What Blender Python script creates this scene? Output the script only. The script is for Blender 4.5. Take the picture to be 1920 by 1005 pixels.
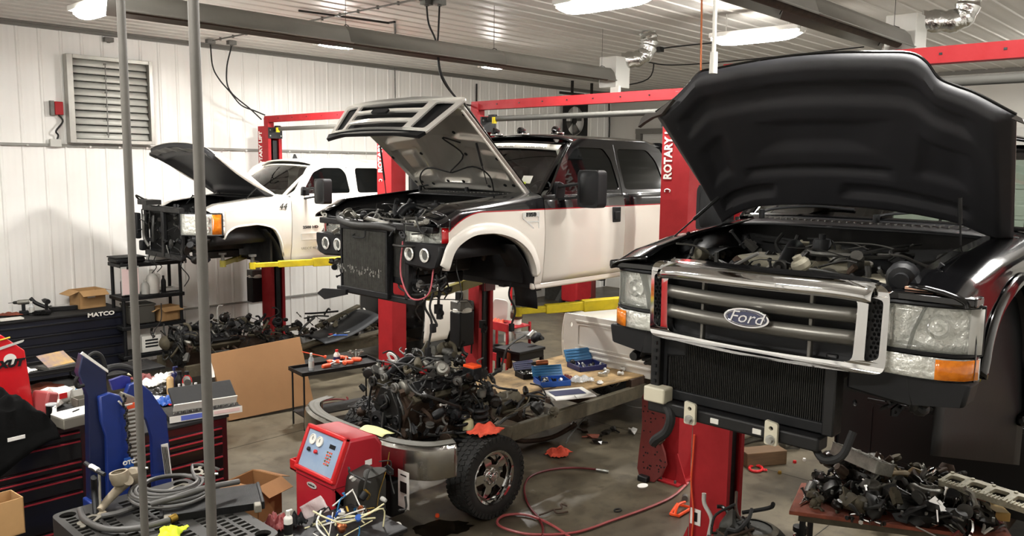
import bpy, bmesh, math, random
from mathutils import Vector as V, Matrix
from mathutils.geometry import tessellate_polygon
PI = math.pi
S = bpy.context.scene
C = S.collection
for o in list(bpy.data.objects): bpy.data.objects.remove(o)
# ------------------------------------------------------------------ camera
CAMZ = 3.4
# world axes expressed in camera axes (rows)
RX = V((.6866, .0817, -.7224)); RZ = V((.0122, .9922, .1238))
RX.normalize(); RZ = (RZ - RZ.dot(RX)*RX).normalized(); RY = RZ.cross(RX)
MW = Matrix((RX, RY, RZ))                     # camera vector -> world vector
cam_d = bpy.data.cameras.new('camera'); cam = bpy.data.objects.new('camera', cam_d); C.objects.link(cam)
cam_d.sensor_width = 36; cam_d.lens = 1530/1920*36; cam_d.clip_start = .05; cam_d.clip_end = 100
cam.matrix_world = Matrix.Translation((0, 0, CAMZ)) @ MW.to_4x4()
S.camera = cam
def at(u, v, x=None, y=None, z=None):
    """point where the sight line through pixel u,v meets the real plane x=, y= or z="""
    d = MW @ V((u-960, -(v-502.5), -1530))
    k = (z-CAMZ)/d.z if z is not None else (x/d.x if x is not None else y/d.y)
    return V((d.x*k, d.y*k, d.z*k+CAMZ))
# ------------------------------------------------------------------ world, exposure
w = bpy.data.worlds.new('world'); S.world = w; w.use_nodes = True
w.node_tree.nodes['Background'].inputs[0].default_value = (.9, .95, 1, 1)
w.node_tree.nodes['Background'].inputs[1].default_value = .12
S.view_settings.view_transform = 'Standard'; S.view_settings.look = 'None'
S.view_settings.exposure = 0.5; S.view_settings.gamma = 1; S.view_settings.use_curve_mapping = False
def area(name, loc, sx, sy, power, col=(1, .975, .93), parent=None, rz=0):
    l = bpy.data.lights.new(name, 'AREA'); l.shape = 'RECTANGLE'; l.size = sx; l.size_y = sy
    l.energy = power; l.color = col
    o = bpy.data.objects.new(name, l); C.objects.link(o); o.location = loc; o.rotation_euler = (0, 0, rz)
    if parent: o.parent = parent
    return o
# fixtures: x, y, z, length direction (0 = along X, 1 = along Y), power, label
LIGHTS = [
 (3.70, 9.95, 5.12, 1, 110, 'glaring ceiling light at top left above the wall louver'),
 (7.06, 10.26, 5.10, 0, 190, 'small bright ceiling light beside the long tube heater'),
 (10.3, 10.27, 5.10, 0, 150, 'thin distant ceiling light under the tube heater, left of the foil duct'),
 (7.05, 5.35, 5.12, 1, 130, 'large glaring ceiling light cut by the top edge of the view'),
 (10.1, 5.20, 5.12, 1, 240, 'long bright ceiling light above the raised black hood'),
]
HIDDEN_LIGHTS = [(0.6, 9.4, 1, 14), (1.0, 6.6, 1, 95), (.2, 2.4, 1, 60), (4.2, 1.2, 1, 60), (15.0, 2.0, 0, 260), (8.5, .5, 1, 210)]  # added fill lights out of view, built as ceiling fixtures
# ------------------------------------------------------------------ materials
def lin(c): return tuple((x/12.92 if x <= .04045 else ((x+.055)/1.055)**2.4) for x in c)
def hx(s): return lin(tuple(int(s[i:i+2], 16)/255 for i in (0, 2, 4)))
MATS = {}
def mat(name, col, rough=.5, metal=0, n=0, ns=8, n2=None, bump=0, bs=30, coat=0, emit=0, alpha=1, trans=0, spec=.5, rvar=0, aniso=None):
    if name in MATS: return MATS[name]
    m = bpy.data.materials.new(name); m.use_nodes = True; nt = m.node_tree; b = nt.nodes['Principled BSDF']
    c = hx(col) if isinstance(col, str) else col
    b.inputs['Base Color'].default_value = (*c, 1); b.inputs['Roughness'].default_value = rough
    b.inputs['Metallic'].default_value = metal; b.inputs['Coat Weight'].default_value = coat
    b.inputs['Coat Roughness'].default_value = .04; b.inputs['Alpha'].default_value = alpha
    b.inputs['Transmission Weight'].default_value = trans; b.inputs['Specular IOR Level'].default_value = spec
    L = nt.links
    if n or bump or rvar:
        tc = nt.nodes.new('ShaderNodeTexCoord'); mp = nt.nodes.new('ShaderNodeMapping'); L.new(tc.outputs['Object'], mp.inputs[0])
        if aniso: mp.inputs['Scale'].default_value = aniso
    if n:
        t = nt.nodes.new('ShaderNodeTexNoise'); t.inputs['Scale'].default_value = ns; t.inputs['Detail'].default_value = 6; t.inputs['Roughness'].default_value = .65
        L.new(mp.outputs[0], t.inputs[0])
        r = nt.nodes.new('ShaderNodeValToRGB'); L.new(t.outputs[0], r.inputs[0])
        r.color_ramp.elements[0].position = .5-.28/max(n, .3); r.color_ramp.elements[1].position = .62
        d = hx(n2) if n2 else tuple(x*(1-n) for x in c)
        r.color_ramp.elements[0].color = (*d, 1); r.color_ramp.elements[1].color = (*c, 1)
        L.new(r.outputs[0], b.inputs['Base Color'])
        if rvar:
            q = nt.nodes.new('ShaderNodeMapRange'); L.new(t.outputs[0], q.inputs[0]); q.inputs[1].default_value = .3; q.inputs[2].default_value = .7
            q.inputs[3].default_value = min(1, rough+rvar); q.inputs[4].default_value = rough; L.new(q.outputs[0], b.inputs['Roughness'])
    if bump:
        t2 = nt.nodes.new('ShaderNodeTexNoise'); t2.inputs['Scale'].default_value = bs; t2.inputs['Detail'].default_value = 4
        L.new(mp.outputs[0], t2.inputs[0]); bp = nt.nodes.new('ShaderNodeBump'); bp.inputs['Strength'].default_value = bump; bp.inputs['Distance'].default_value = .01
        L.new(t2.outputs[0], bp.inputs['Height']); L.new(bp.outputs[0], b.inputs['Normal'])
    if emit:
        b.inputs['Emission Color'].default_value = (*c, 1); b.inputs['Emission Strength'].default_value = emit
    MATS[name] = m
    return m
mat('red_paint', '9e0b15', .6, coat=.0, n=.25, ns=5, rvar=.2)
mat('dark_red', '5c0c12', .45, n=.4, ns=6)
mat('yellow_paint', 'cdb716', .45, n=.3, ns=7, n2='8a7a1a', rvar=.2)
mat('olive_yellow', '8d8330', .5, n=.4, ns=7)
mat('black_plastic', '131416', .55, n=.3, ns=12, bump=.05, spec=.3)
mat('black_gloss', '050506', .14, coat=.45, spec=.4)
mat('black_metal', '111112', .42, metal=.15, n=.4, ns=9, rvar=.2)
mat('black_rubber', '141414', .75, n=.3, ns=20, bump=.1)
mat('hose_rubber', '2a2a28', .55, n=.3, ns=10)
mat('grey_metal', '6e6d69', .4, metal=.7, n=.35, ns=10, rvar=.3)
mat('dark_metal', '2e2d2b', .34, metal=.6, n=.5, ns=9, rvar=.3)
mat('rusty_metal', '4a3a2e', .7, metal=.4, n=.6, ns=12, n2='201612', bump=.2)
mat('muddy_metal', '57503f', .75, metal=.2, n=.6, ns=8, n2='25221b', bump=.2)
mat('cast_aluminium', '8d8b83', .5, metal=.75, n=.4, ns=14, n2='44423c', bump=.25, bs=60)
mat('bright_aluminium', 'c4c4bf', .3, metal=.9, n=.2, ns=14)
mat('chrome', 'd8d8d8', .06, metal=1)
mat('worn_chrome', 'b5b2ac', .14, metal=1, n=.3, ns=10, rvar=.15)
mat('white_plastic', 'd9d7cf', .5)
mat('yellowed_plastic', 'cfc89e', .45)
mat('paper', 'e4e2dc', .8)
mat('cardboard', '8c6742', .85, n=.12, ns=5, bump=.05)
mat('dark_cardboard', '8a6038', .85, n=.2, ns=6)
mat('tan_box', 'b08a5c', .85, n=.15, ns=9)
mat('orange_rag', 'd9533a', .9, n=.3, ns=9, bump=.3)
mat('orange_plastic', 'e2552f', .5)
mat('hot_orange', 'f4521e', .45)
mat('red_plastic', 'c01f22', .4)
mat('red_gloss', 'c21a20', .25, coat=.5)
mat('blue_paint', '122c74', .4, coat=.2, n=.3, ns=6)
mat('blue_plastic', '1f4fa0', .4)
mat('teal_plastic', '1d6797', .4)
mat('navy', '1a2150', .4)
mat('brass', 'a8893f', .35, metal=.9)
mat('copper', '9a5a3a', .4, metal=.9)
mat('wood', '5f472e', .8, n=.5, ns=4, n2='2c2015', aniso=(1, 6, 6), bump=.1)
mat('plywood', 'a98c60', .8, n=.95, ns=2.6, n2='2a2218', aniso=(1.5, 2.5, 1), bump=.1)
mat('clear_plastic', 'dfe4e6', .15, alpha=.35)
mat('light_grey', 'b9b8b2', .5)
mat('black_cloth', '0b0b0b', .92, n=.3, ns=14, bump=.25, spec=.1)
mat('lime', 'd7ec2c', .7)
mat('yellow_plastic', 'd8c21c', .4)
mat('amber_lens', 'f08a1e', .15, coat=.6, n=.4, ns=30, n2='b0440c')
mat('red_lens', 'b0141a', .15, coat=.6)
mat('clear_lens', 'cfd2c8', .08, alpha=.28, coat=.8)
mat('foil', 'c9c9c6', .22, metal=1, bump=1.0, bs=22)
mat('radiator_fin', '20201f', .5, metal=.3, n=.3, ns=40)
mat('fin_grey', '6a6a66', .45, metal=.5, n=.5, ns=18, n2='3a3a38')
mat('white_paint', 'dcd8cf', .28, coat=.5, n=.04, ns=3)
mat('panel_white', 'cfccc2', .42, spec=.5)
mat('steel_pole', '5f5c57', .5, metal=.2, n=.3, ns=14)
# ------------------------------------------------------------------ mesh builder
def frame(o, ax):
    """matrix with local z along ax at o"""
    z = V(ax).normalized(); x = z.orthogonal().normalized(); y = z.cross(x)
    m = Matrix((x, y, z)).transposed().to_4x4(); m.translation = V(o); return m
def mx(o=(0, 0, 0), x=(1, 0, 0), y=(0, 1, 0)):
    x = V(x).normalized(); y = V(y); y = (y-y.dot(x)*x).normalized(); z = x.cross(y)
    m = Matrix((x, y, z)).transposed().to_4x4(); m.translation = V(o); return m
def T(x=0, y=0, z=0): return Matrix.Translation((x, y, z))
def R(a, ax='Z'): return Matrix.Rotation(a, 4, ax)
def spline(pts, n=6, close=False):
    P = [V(p) for p in pts]
    if len(P) < 3: return P
    out = []; N = len(P)
    rng = range(N) if close else range(N-1)
    for i in rng:
        p0 = P[i-1] if (i > 0 or close) else P[0]*2-P[1]
        p1 = P[i]; p2 = P[(i+1) % N]
        p3 = P[(i+2) % N] if (i+2 < N or close) else P[-1]*2-P[-2]
        for k in range(n):
            t = k/n
            out.append(.5*((2*p1)+(p2-p0)*t+(2*p0-5*p1+4*p2-p3)*t*t+(3*p1-p0-3*p2+p3)*t**3))
    if not close: out.append(P[-1])
    return out
class G:
    def __init__(s): s.v = []; s.f = []; s.m = Matrix()
    def add(s, vs, fs, m=None):
        m = s.m @ m if m is not None else s.m
        b = len(s.v); s.v += [m @ V(p) for p in vs]; s.f += [tuple(i+b for i in f) for f in fs]; return s
    def box(s, c, d, rz=0, m=None):
        x, y, z = d[0]/2, d[1]/2, d[2]/2
        vs = [(-x,-y,-z),(x,-y,-z),(x,y,-z),(-x,y,-z),(-x,-y,z),(x,-y,z),(x,y,z),(-x,y,z)]
        fs = [(0,3,2,1),(4,5,6,7),(0,1,5,4),(1,2,6,5),(2,3,7,6),(3,0,4,7)]
        M = T(*c) @ R(rz)
        if m is not None: M = m @ M
        return s.add(vs, fs, M)
    def bx(s, x0, x1, y0, y1, z0, z1): return s.box(((x0+x1)/2,(y0+y1)/2,(z0+z1)/2),(abs(x1-x0),abs(y1-y0),abs(z1-z0)))
    def lathe(s, prof, o=(0,0,0), ax=(0,0,1), n=16, cap=True, m=None):
        M = frame(o, ax) if m is None else m
        vs = []; fs = []
        for r, h in prof:
            for k in range(n):
                a = 2*PI*k/n; vs.append((r*math.cos(a), r*math.sin(a), h))
        for i in range(len(prof)-1):
            for k in range(n):
                k2 = (k+1) % n; fs.append((i*n+k, i*n+k2, (i+1)*n+k2, (i+1)*n+k))
        if cap:
            if prof[0][0] > 1e-5: fs.append(tuple(range(n-1, -1, -1)))
            if prof[-1][0] > 1e-5: fs.append(tuple((len(prof)-1)*n+k for k in range(n)))
        return s.add(vs, fs, M)
    def cyl(s, a, b, r, r2=None, n=12):
        a = V(a); b = V(b); r2 = r if r2 is None else r2
        return s.lathe([(r, 0), (r2, (b-a).length)], a, b-a, n)
    def tube(s, pts, r, n=8, sm=5, close=False, cap=True):
        P = spline(pts, sm, close) if sm else [V(p) for p in pts]
        N = len(P); vs = []; fs = []; up = None
        for i, p in enumerate(P):
            t = (P[(i+1) % N]-P[i-1]) if (close or 0 < i < N-1) else (P[1]-P[0] if i == 0 else P[-1]-P[-2])
            t = t.normalized() if t.length > 1e-9 else V((0,0,1))
            if up is None: up = t.orthogonal().normalized()
            up = (up - up.dot(t)*t)
            up = up.normalized() if up.length > 1e-6 else t.orthogonal().normalized()
            sd = t.cross(up); rr = r(i/(N-1)) if callable(r) else r
            for k in range(n):
                a = 2*PI*k/n; vs.append(p+rr*(math.cos(a)*up+math.sin(a)*sd))
        for i in range(N if close else N-1):
            j = (i+1) % N
            for k in range(n):
                k2 = (k+1) % n; fs.append((i*n+k, i*n+k2, j*n+k2, j*n+k))
        if cap and not close: fs.append(tuple(range(n-1,-1,-1))); fs.append(tuple((N-1)*n+k for k in range(n)))
        return s.add(vs, fs)
    def prism(s, out, d, m=None, holes=(), two=False):
        """outline in (u,v), extruded 0..d along w"""
        m = m if m is not None else Matrix()
        loops = [list(out)]+[list(h) for h in holes]
        tri = tessellate_polygon([[V((p[0],p[1],0)) for p in l] for l in loops])
        flat = [p for l in loops for p in l]; n = len(flat)
        vs = [(p[0],p[1],0) for p in flat]+[(p[0],p[1],d) for p in flat]
        fs = [tuple(t) for t in tri]+[tuple(i+n for i in reversed(t)) for t in tri]
        b = 0
        for l in loops:
            k = len(l)
            for i in range(k): j = (i+1) % k; fs.append((b+i, b+j, b+j+n, b+i+n))
            b += k
        return s.add(vs, fs, m)
    def grid(s, fn, nu, nv, closeu=False, flip=False):
        vs = [fn(i/(nu if closeu else nu-1), j/(nv-1)) for i in range(nu) for j in range(nv)]
        fs = []
        for i in range(nu if closeu else nu-1):
            for j in range(nv-1):
                a = i*nv+j; b = ((i+1) % nu)*nv+j
                fs.append((a,a+1,b+1,b) if flip else (a,b,b+1,a+1))
        return s.add(vs, fs)
    def blob(s, c, d, seed=0, amp=.25, sub=2, m=None):
        rnd = random.Random(seed); bm = bmesh.new(); bmesh.ops.create_icosphere(bm, subdivisions=sub, radius=1)
        ph = [V((rnd.uniform(-3,3), rnd.uniform(-3,3), rnd.uniform(-3,3))) for _ in range(4)]
        vs = []
        for v in bm.verts:
            p = v.co; q = 1+amp*sum(math.sin(p.dot(h)*1.7+i) for i, h in enumerate(ph))/2.2
            vs.append((p.x*q*d[0]/2, p.y*q*d[1]/2, p.z*q*d[2]/2))
        fs = [tuple(v.index for v in f.verts) for f in bm.faces]; bm.free()
        return s.add(vs, fs, (m if m is not None else Matrix()) @ T(*c))
    def build(s, name, m, parent=None, bevel=0, solid=0, ang=38, label=None, kind=None, world=False, weld=False, loc=None, sub=0):
        me = bpy.data.meshes.new(name); vs = s.v
        if world and parent is not None:
            iv = parent.matrix_basis.inverted(); pp = parent.parent
            while pp is not None: iv = iv @ pp.matrix_basis.inverted(); pp = pp.parent
            vs = [iv @ v for v in vs]
        me.from_pydata([tuple(v) for v in vs], [], s.f); me.update()
        bm = bmesh.new(); bm.from_mesh(me)
        if weld: bmesh.ops.remove_doubles(bm, verts=bm.verts, dist=1e-5)
        if not solid: bmesh.ops.recalc_face_normals(bm, faces=bm.faces)
        bm.to_mesh(me); bm.free()
        if m is not None: me.materials.append(MATS[m] if isinstance(m, str) else m)
        me.polygons.foreach_set('use_smooth', [True]*len(me.polygons)); me.set_sharp_from_angle(angle=math.radians(ang))
        o = bpy.data.objects.new(name, me); C.objects.link(o)
        if parent is not None: o.parent = parent
        if loc: o.location = loc
        if solid:
            md = o.modifiers.new('s', 'SOLIDIFY'); md.thickness = solid; md.offset = 0
        if bevel:
            md = o.modifiers.new('b', 'BEVEL'); md.width = bevel; md.segments = 2; md.limit_method = 'ANGLE'; md.angle_limit = math.radians(40)
        if sub:
            md = o.modifiers.new('u', 'SUBSURF'); md.levels = sub; md.render_levels = sub
        if label: o['label'] = label
        if kind: o['kind'] = kind
        return o
def tag(o, label, cat, group=None, kind=None):
    o['label'] = label; o['category'] = cat
    if group: o['group'] = group
    if kind: o['kind'] = kind
    return o
def thing(name, label, cat, loc=(0,0,0), rz=0, group=None):
    o = bpy.data.objects.new(name, None); C.objects.link(o); o.location = loc; o.rotation_euler = (0,0,rz); o.empty_display_size = .1
    return tag(o, label, cat, group)
def solo(g, name, m, label, cat, loc=(0,0,0), rz=0, group=None, **k):
    """a thing that is one mesh, authored about its own base point"""
    o = g.build(name, m, **k); o.location = loc; o.rotation_euler = (0,0,rz); return tag(o, label, cat, group)
def dup(root, loc, rz=None, label=None):
    r = root.copy(); C.objects.link(r); r.location = loc
    if rz is not None: r.rotation_euler = (0,0,rz)
    if label: r['label'] = label
    for ch in root.children:
        c = ch.copy(); C.objects.link(c); c.parent = r
        for q in ch.children:
            d = q.copy(); C.objects.link(d); d.parent = c
    return r
def txt(s, size, m, ma, parent, name='lettering', ext=.002, sx=1, bold=0, shear=0, world=False, sp=1, label=None):
    cu = bpy.data.curves.new(name, 'FONT'); cu.body = s; cu.size = size; cu.extrude = ext; cu.offset = bold; cu.shear = shear
    cu.align_x = 'CENTER'; cu.align_y = 'CENTER'; cu.resolution_u = 2; cu.space_character = sp
    to = bpy.data.objects.new(name, cu); me = bpy.data.meshes.new_from_object(to); me.name = name
    M = m @ Matrix.Diagonal((sx, 1, 1, 1))
    if world and parent is not None: M = parent.matrix_basis.inverted() @ M
    me.transform(M); me.materials.clear(); me.materials.append(MATS[ma] if isinstance(ma, str) else ma)
    bpy.data.objects.remove(to)
    o = bpy.data.objects.new(name, me); C.objects.link(o)
    if parent is not None: o.parent = parent
    if label: o['label'] = label
    return o
# ------------------------------------------------------------------ the room
X0, X1, Y0, Y1, ZC = -3.0, 19.4, -3.0, 14.0, 5.46
def floor_material():
    m = bpy.data.materials.new('concrete'); m.use_nodes = True; nt = m.node_tree; L = nt.links; b = nt.nodes['Principled BSDF']
    tc = nt.nodes.new('ShaderNodeTexCoord')
    def noise(sc, det=6):
        t = nt.nodes.new('ShaderNodeTexNoise'); t.inputs['Scale'].default_value = sc; t.inputs['Detail'].default_value = det; t.inputs['Roughness'].default_value = .65
        L.new(tc.outputs['Object'], t.inputs[0]); return t
    a = noise(.9); r = nt.nodes.new('ShaderNodeValToRGB'); L.new(a.outputs[0], r.inputs[0])
    r.color_ramp.elements[0].position = .33; r.color_ramp.elements[0].color = (*hx('3c362b'), 1)
    r.color_ramp.elements[1].position = .62; r.color_ramp.elements[1].color = (*hx('5f5746'), 1)
    c = noise(5.5); r2 = nt.nodes.new('ShaderNodeValToRGB'); L.new(c.outputs[0], r2.inputs[0])
    r2.color_ramp.elements[0].position = .34; r2.color_ramp.elements[0].color = (.35, .33, .3, 1)
    r2.color_ramp.elements[1].position = .5; r2.color_ramp.elements[1].color = (1, 1, 1, 1)
    mi = nt.nodes.new('ShaderNodeMixRGB'); mi.blend_type = 'MULTIPLY'; mi.inputs[0].default_value = .6
    L.new(r.outputs[0], mi.inputs[1]); L.new(r2.outputs[0], mi.inputs[2]); L.new(mi.outputs[0], b.inputs['Base Color'])
    rr = nt.nodes.new('ShaderNodeMapRange'); L.new(a.outputs[0], rr.inputs[0]); rr.inputs[1].default_value = .3; rr.inputs[2].default_value = .7
    rr.inputs[3].default_value = .3; rr.inputs[4].default_value = .6; L.new(rr.outputs[0], b.inputs['Roughness'])
    bp = nt.nodes.new('ShaderNodeBump'); bp.inputs['Strength'].default_value = .15; bp.inputs['Distance'].default_value = .004
    L.new(noise(60, 3).outputs[0], bp.inputs['Height']); L.new(bp.outputs[0], b.inputs['Normal'])
    MATS['concrete'] = m
floor_material()
mat('wall_metal', 'eae9e5', .32, spec=.5, n=.05, ns=1.3, n2='e6e3dc')
mat('ceiling_metal', 'c4c1bb', .45, n=.1, ns=1.5)
mat('trim_grey', '8b8a84', .5); mat('door_grey', 'c4c2bb', .5, n=.08, ns=2)
fl = G().bx(X0, X1, Y0, Y1, -.1, 0).build('floor', 'concrete', kind='structure')
slabs = G()   # saw-cut joints filled dark, sitting a hair proud of the slab
for x in (2.6, 8.55, 14.4): slabs.bx(x-.004, x+.004, Y0+.05, Y1-.05, 0, .0015)
for y in (2.9, 8.9): slabs.bx(X0+.05, X1-.05, y-.004, y+.004, 0, .0015)
slabs.build('saw_cut_joint', 'dark_metal', fl)
def rib_profile(w, t=.012, rib=.014):
    """cross-section points across one metal panel of width w: three trapezoid ribs with small stiffeners"""
    p = w/3; out = []
    for k in range(3):
        b = k*p
        out += [(b, 0), (b+.014, rib), (b+.036, rib), (b+.058, 0), (b+p*.42, 0), (b+p*.42+.012, .0015), (b+p*.42+.024, 0), (b+p*.70, 0), (b+p*.70+.012, .0015), (b+p*.70+.024, 0)]
    return out+[(w, 0)]
PW = .91
def panel_mesh(length):
    g = G(); pr = rib_profile(PW)
    g.grid(lambda i, j: (pr[round(i*(len(pr)-1))][0], pr[round(i*(len(pr)-1))][1], j*length), len(pr), 2)
    return g
def wall(name, p0, dirx, nrm, npan, zs, m='wall_metal'):
    """solid backing with metal panels on it"""
    L = PW*npan; d = V(dirx); n = V(nrm)
    M = mx(p0, d, V((0,0,1)).cross(d) if False else n)
    g = G(); a = V(p0)-n*.02; b = a-n*.15
    lo = V((min(a.x,b.x,(a+d*L).x,(b+d*L).x), min(a.y,b.y,(a+d*L).y,(b+d*L).y), 0)); hi = V((max(a.x,b.x,(a+d*L).x,(b+d*L).x), max(a.y,b.y,(a+d*L).y,(b+d*L).y), ZC))
    g.bx(lo.x, hi.x, lo.y, hi.y, lo.z, hi.z); w = g.build(name, m, kind='structure')
    first = {}
    for (z0, z1) in zs:
        for k in range(npan):
            q = V(p0)+d*PW*k; 
            if (z0, z1) not in first:
                gg = panel_mesh(z1-z0); c = cxm = mx((0,0,0), d, n)
                # local: u along wall, v = out of the wall, w = up
                vs = [V((d.x*v.x+n.x*v.y, d.y*v.x+n.y*v.y, v.z)) for v in gg.v]; gg.v = vs
                o = gg.build('wall_panel', m, w, solid=0, ang=20); first[(z0, z1)] = o
            else:
                o = first[(z0, z1)].copy(); C.objects.link(o)
            o.location = (q.x, q.y, z0)
    return w
wl = wall('wall_left', (X0, Y1, 0), (1,0,0), (0,-1,0), 24, [(0.0, .80), (.83, 3.62), (3.66, ZC)])
we = G().bx(X1-.56, X1-.4, Y0, Y1, 0, ZC).build('wall_end', 'door_grey', kind='structure')
G().bx(X0-.15, X0, Y0, Y1, 0, ZC).build('wall_back', 'wall_metal', kind='structure')
G().bx(X0, X1, Y0-.15, Y0, 0, ZC).build('wall_right', 'wall_metal', kind='structure')
XE = X1-.56
ce = G().bx(X0, X1, Y0, Y1, ZC+.02, ZC+.15).build('ceiling', 'ceiling_metal', kind='structure')
g = G(); pr = rib_profile(PW)
g.grid(lambda i, j: (j*(X1-X0), pr[round(i*(len(pr)-1))][0], -pr[round(i*(len(pr)-1))][1]), len(pr), 2)
cp = g.build('ceiling_panel', 'ceiling_metal', ce, ang=20); cp.location = (X0, Y0, ZC)
for k in range(1, 19):
    o = cp.copy(); C.objects.link(o); o.location = (X0, Y0+PW*k if k < 18 else Y1-PW, ZC-(0.0006 if k == 18 else 0))
# trims
G().bx(X0, XE, Y1-.05, Y1, 3.62, 3.66).build('trim_1', 'trim_grey', kind='structure')
t2 = G().bx(X0, XE, Y1-.045, Y1, .80, .83).build('trim_2', 'trim_grey', kind='structure')
g = G(); g.bx(X0, XE, Y1-.09, Y1, ZC-.07, ZC); g.bx(X0, XE, Y1-.13, Y1-.09, ZC-.03, ZC); g.build('trim_3', mat('eave_grey', '6b6963', .5), kind='structure')
g = G(); g.bx(XE-.06, XE, Y0, Y1, ZC-.08, ZC); g.build('trim_4', 'eave_grey', kind='structure')
g = G()
for k in range(34): g.cyl((X0+.3+k*.45, Y1-.05, 3.625), (X0+.3+k*.45, Y1-.065, 3.625), .02, n=6)
g.build('trim_screw', 'bright_aluminium', bpy.data.objects['trim_1'], kind='stuff')
# sectional overhead door in the end wall
dr = G().bx(XE-.05, XE-.001, 8.2, 12.9, 0, .02).build('door_1', 'trim_grey', kind='structure')
for k in range(7):
    g = G(); g.bx(XE-.06, XE-.003, 8.25, 12.85, .02+k*.61, .02+k*.61+.60); g.bx(XE-.07, XE-.06, 8.35, 12.75, .1+k*.61, .13+k*.61); g.bx(XE-.07, XE-.06, 8.35, 12.75, .5+k*.61, .53+k*.61)
    g.build('door_section', 'light_grey', dr, bevel=.006)
g = G(); g.bx(XE-.12, XE, 8.05, 8.2, 0, 4.45); g.bx(XE-.12, XE, 12.9, 13.05, 0, 4.45); g.bx(XE-.14, XE, 8.05, 13.05, 4.32, 4.45); g.build('door_jamb', 'eave_grey', dr)
dr2 = G().bx(XE-.05, XE-.001, .8, 5.6, 0, .02).build('door_2', 'trim_grey', kind='structure')
for k in range(7):
    g = G(); g.bx(XE-.06, XE-.003, .85, 5.55, .02+k*.61, .02+k*.61+.60); g.bx(XE-.07, XE-.06, 1, 5.4, .1+k*.61, .13+k*.61)
    g.build('door_section', 'light_grey', dr2, bevel=.006)
# personnel door in the left wall far down
dr3 = G().bx(10.38, 10.52, Y1-.06, Y1, 0, 2.1).bx(11.4, 11.54, Y1-.06, Y1, 0, 2.1).bx(10.38, 11.54, Y1-.06, Y1, 2.05, 2.15).build('door_3', 'light_grey', kind='structure', bevel=.005)
G().bx(10.52, 11.4, Y1-.05, Y1-.02, .01, 2.05).build('door_leaf', 'trim_grey', dr3, bevel=.004)
G().cyl((10.6, Y1-.05, 1.0), (10.6, Y1-.11, 1.0), .012).cyl((10.6, Y1-.11, 1.0), (10.72, Y1-.11, 1.0), .011).build('door_handle', 'chrome', dr3)
# ------------------------------------------------------------------ lights
mat('lamp_glow', (1, .97, .92), .5, emit=80); mat('lamp_glow_small', (1, .97, .92), .5, emit=200); mat('fixture_white', 'c8c6c0', .4)
for (x, y, z, d, p, lab) in LIGHTS:
    t = thing('ceiling_light', lab, 'light', (x, y, z), PI/2 if d else 0)
    L_ = .62; big = d == 1
    if big: L_ = .62
    else: L_ = .30 if x < 8 else .24
    G().box((0,0,.05), (2*L_, .26 if big else .16, .06)).cyl((-L_*.7,0,.08), (-L_*.7,0,ZC-z-.012), .006).cyl((L_*.7,0,.08), (L_*.7,0,ZC-z-.012), .006).build('housing', 'fixture_white', t, bevel=.008)
    pr = [(-L_*.98, 0), (-L_*.9, .07), (-L_*.6, .085)]
    g = G(); g.grid(lambda i, j: (-L_*.98+1.96*L_*i, (.14 if big else .07)*math.sin((j-.5)*PI)*(1-abs(2*i-1)**4*.5), .02-(.11 if big else .04)*math.cos((j-.5)*PI)*(1-abs(2*i-1)**6*.6)), 13, 9)
    g.build('diffuser', 'lamp_glow' if big else 'lamp_glow_small', t, solid=.003)
    for sx in (-1, 1): G().box((sx*L_*.99, 0, .02), (.03, .14, .07)).build('end_cap', 'fixture_white', t, bevel=.006)
    area('lamp', (0, 0, -.075), 2*L_*.9, .12, p, parent=t)
for i, (x, y, d, p) in enumerate(HIDDEN_LIGHTS):
    t = thing('ceiling_light', 'added fill light shaped as a ceiling fixture out of view, overhead bay %s' % ('front left', 'front middle', 'front right', 'right bay', 'far end', 'far right')[i], 'light', (x, y, 5.12), PI/2 if d else 0)
    G().box((0,0,.05), (1.24, .16, .06)).cyl((-.4,0,.08), (-.4,0,ZC-5.12-.012), .006).cyl((.4,0,.08), (.4,0,ZC-5.12-.012), .006).build('housing', 'fixture_white', t, bevel=.008)
    G().grid(lambda i, j: (-.6+1.2*i, .085*math.sin((j-.5)*PI), .02-.075*math.cos((j-.5)*PI)), 5, 9).build('diffuser', 'lamp_glow', t, solid=.003)
    area('lamp', (0, 0, -.075), 1.1, .12, p, parent=t)
# ------------------------------------------------------------------ radiant tube heaters
def tube_heater(x0, x1, y, z, lab, burner_end=1):
    t = thing('tube_heater', lab, 'heater', (x0, y, z)); L_ = x1-x0
    sec = [(-.19, -.02), (-.17, -.03), (-.12, .10), (-.06, .16), (.06, .16), (.12, .10), (.17, -.03), (.19, -.02)]
    n = max(1, round(L_/2.4))
    for k in range(n):
        g = G(); a = L_*k/n; b = L_*(k+1)/n+(.03 if k < n-1 else 0); e = .002*(k % 2)
        g.grid(lambda i, j: (a+(b-a)*i, sec[round(j*7)][0], sec[round(j*7)][1]+e), 2, 8)
        g.build('reflector', mat('heater_grey', '7d7a73', .42, metal=.4, n=.2, ns=3), t, solid=.003)
    G().cyl((.05,0,.03), (L_-.02,0,.03), .05, n=14).build('burner_tube', 'rusty_metal', t)
    for k in range(n+1):
        xx = .15+(L_-.3)*k/n
        G().tube([(xx,-.15,.0), (xx,-.05,.17), (xx,.05,.17), (xx,.15,0)], .005, 5, 2).cyl((xx,0,.17), (xx,0,ZC-z-.012), .003, n=5).build('hanger', 'dark_metal', t)
    return t
h1 = tube_heater(2.95, 10.15, 7.62, 4.72, 'long grey overhead tube heater running from top left to the foil duct')
g = G(); g.bx(7.2, 7.55, -.16, .16, -.12, .34); g.build('burner_box', 'light_grey', h1, bevel=.01)
G().bx(7.21, 7.27, -.2, -.05, -.2, -.1).build('control_lid', 'white_plastic', h1)
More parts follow.
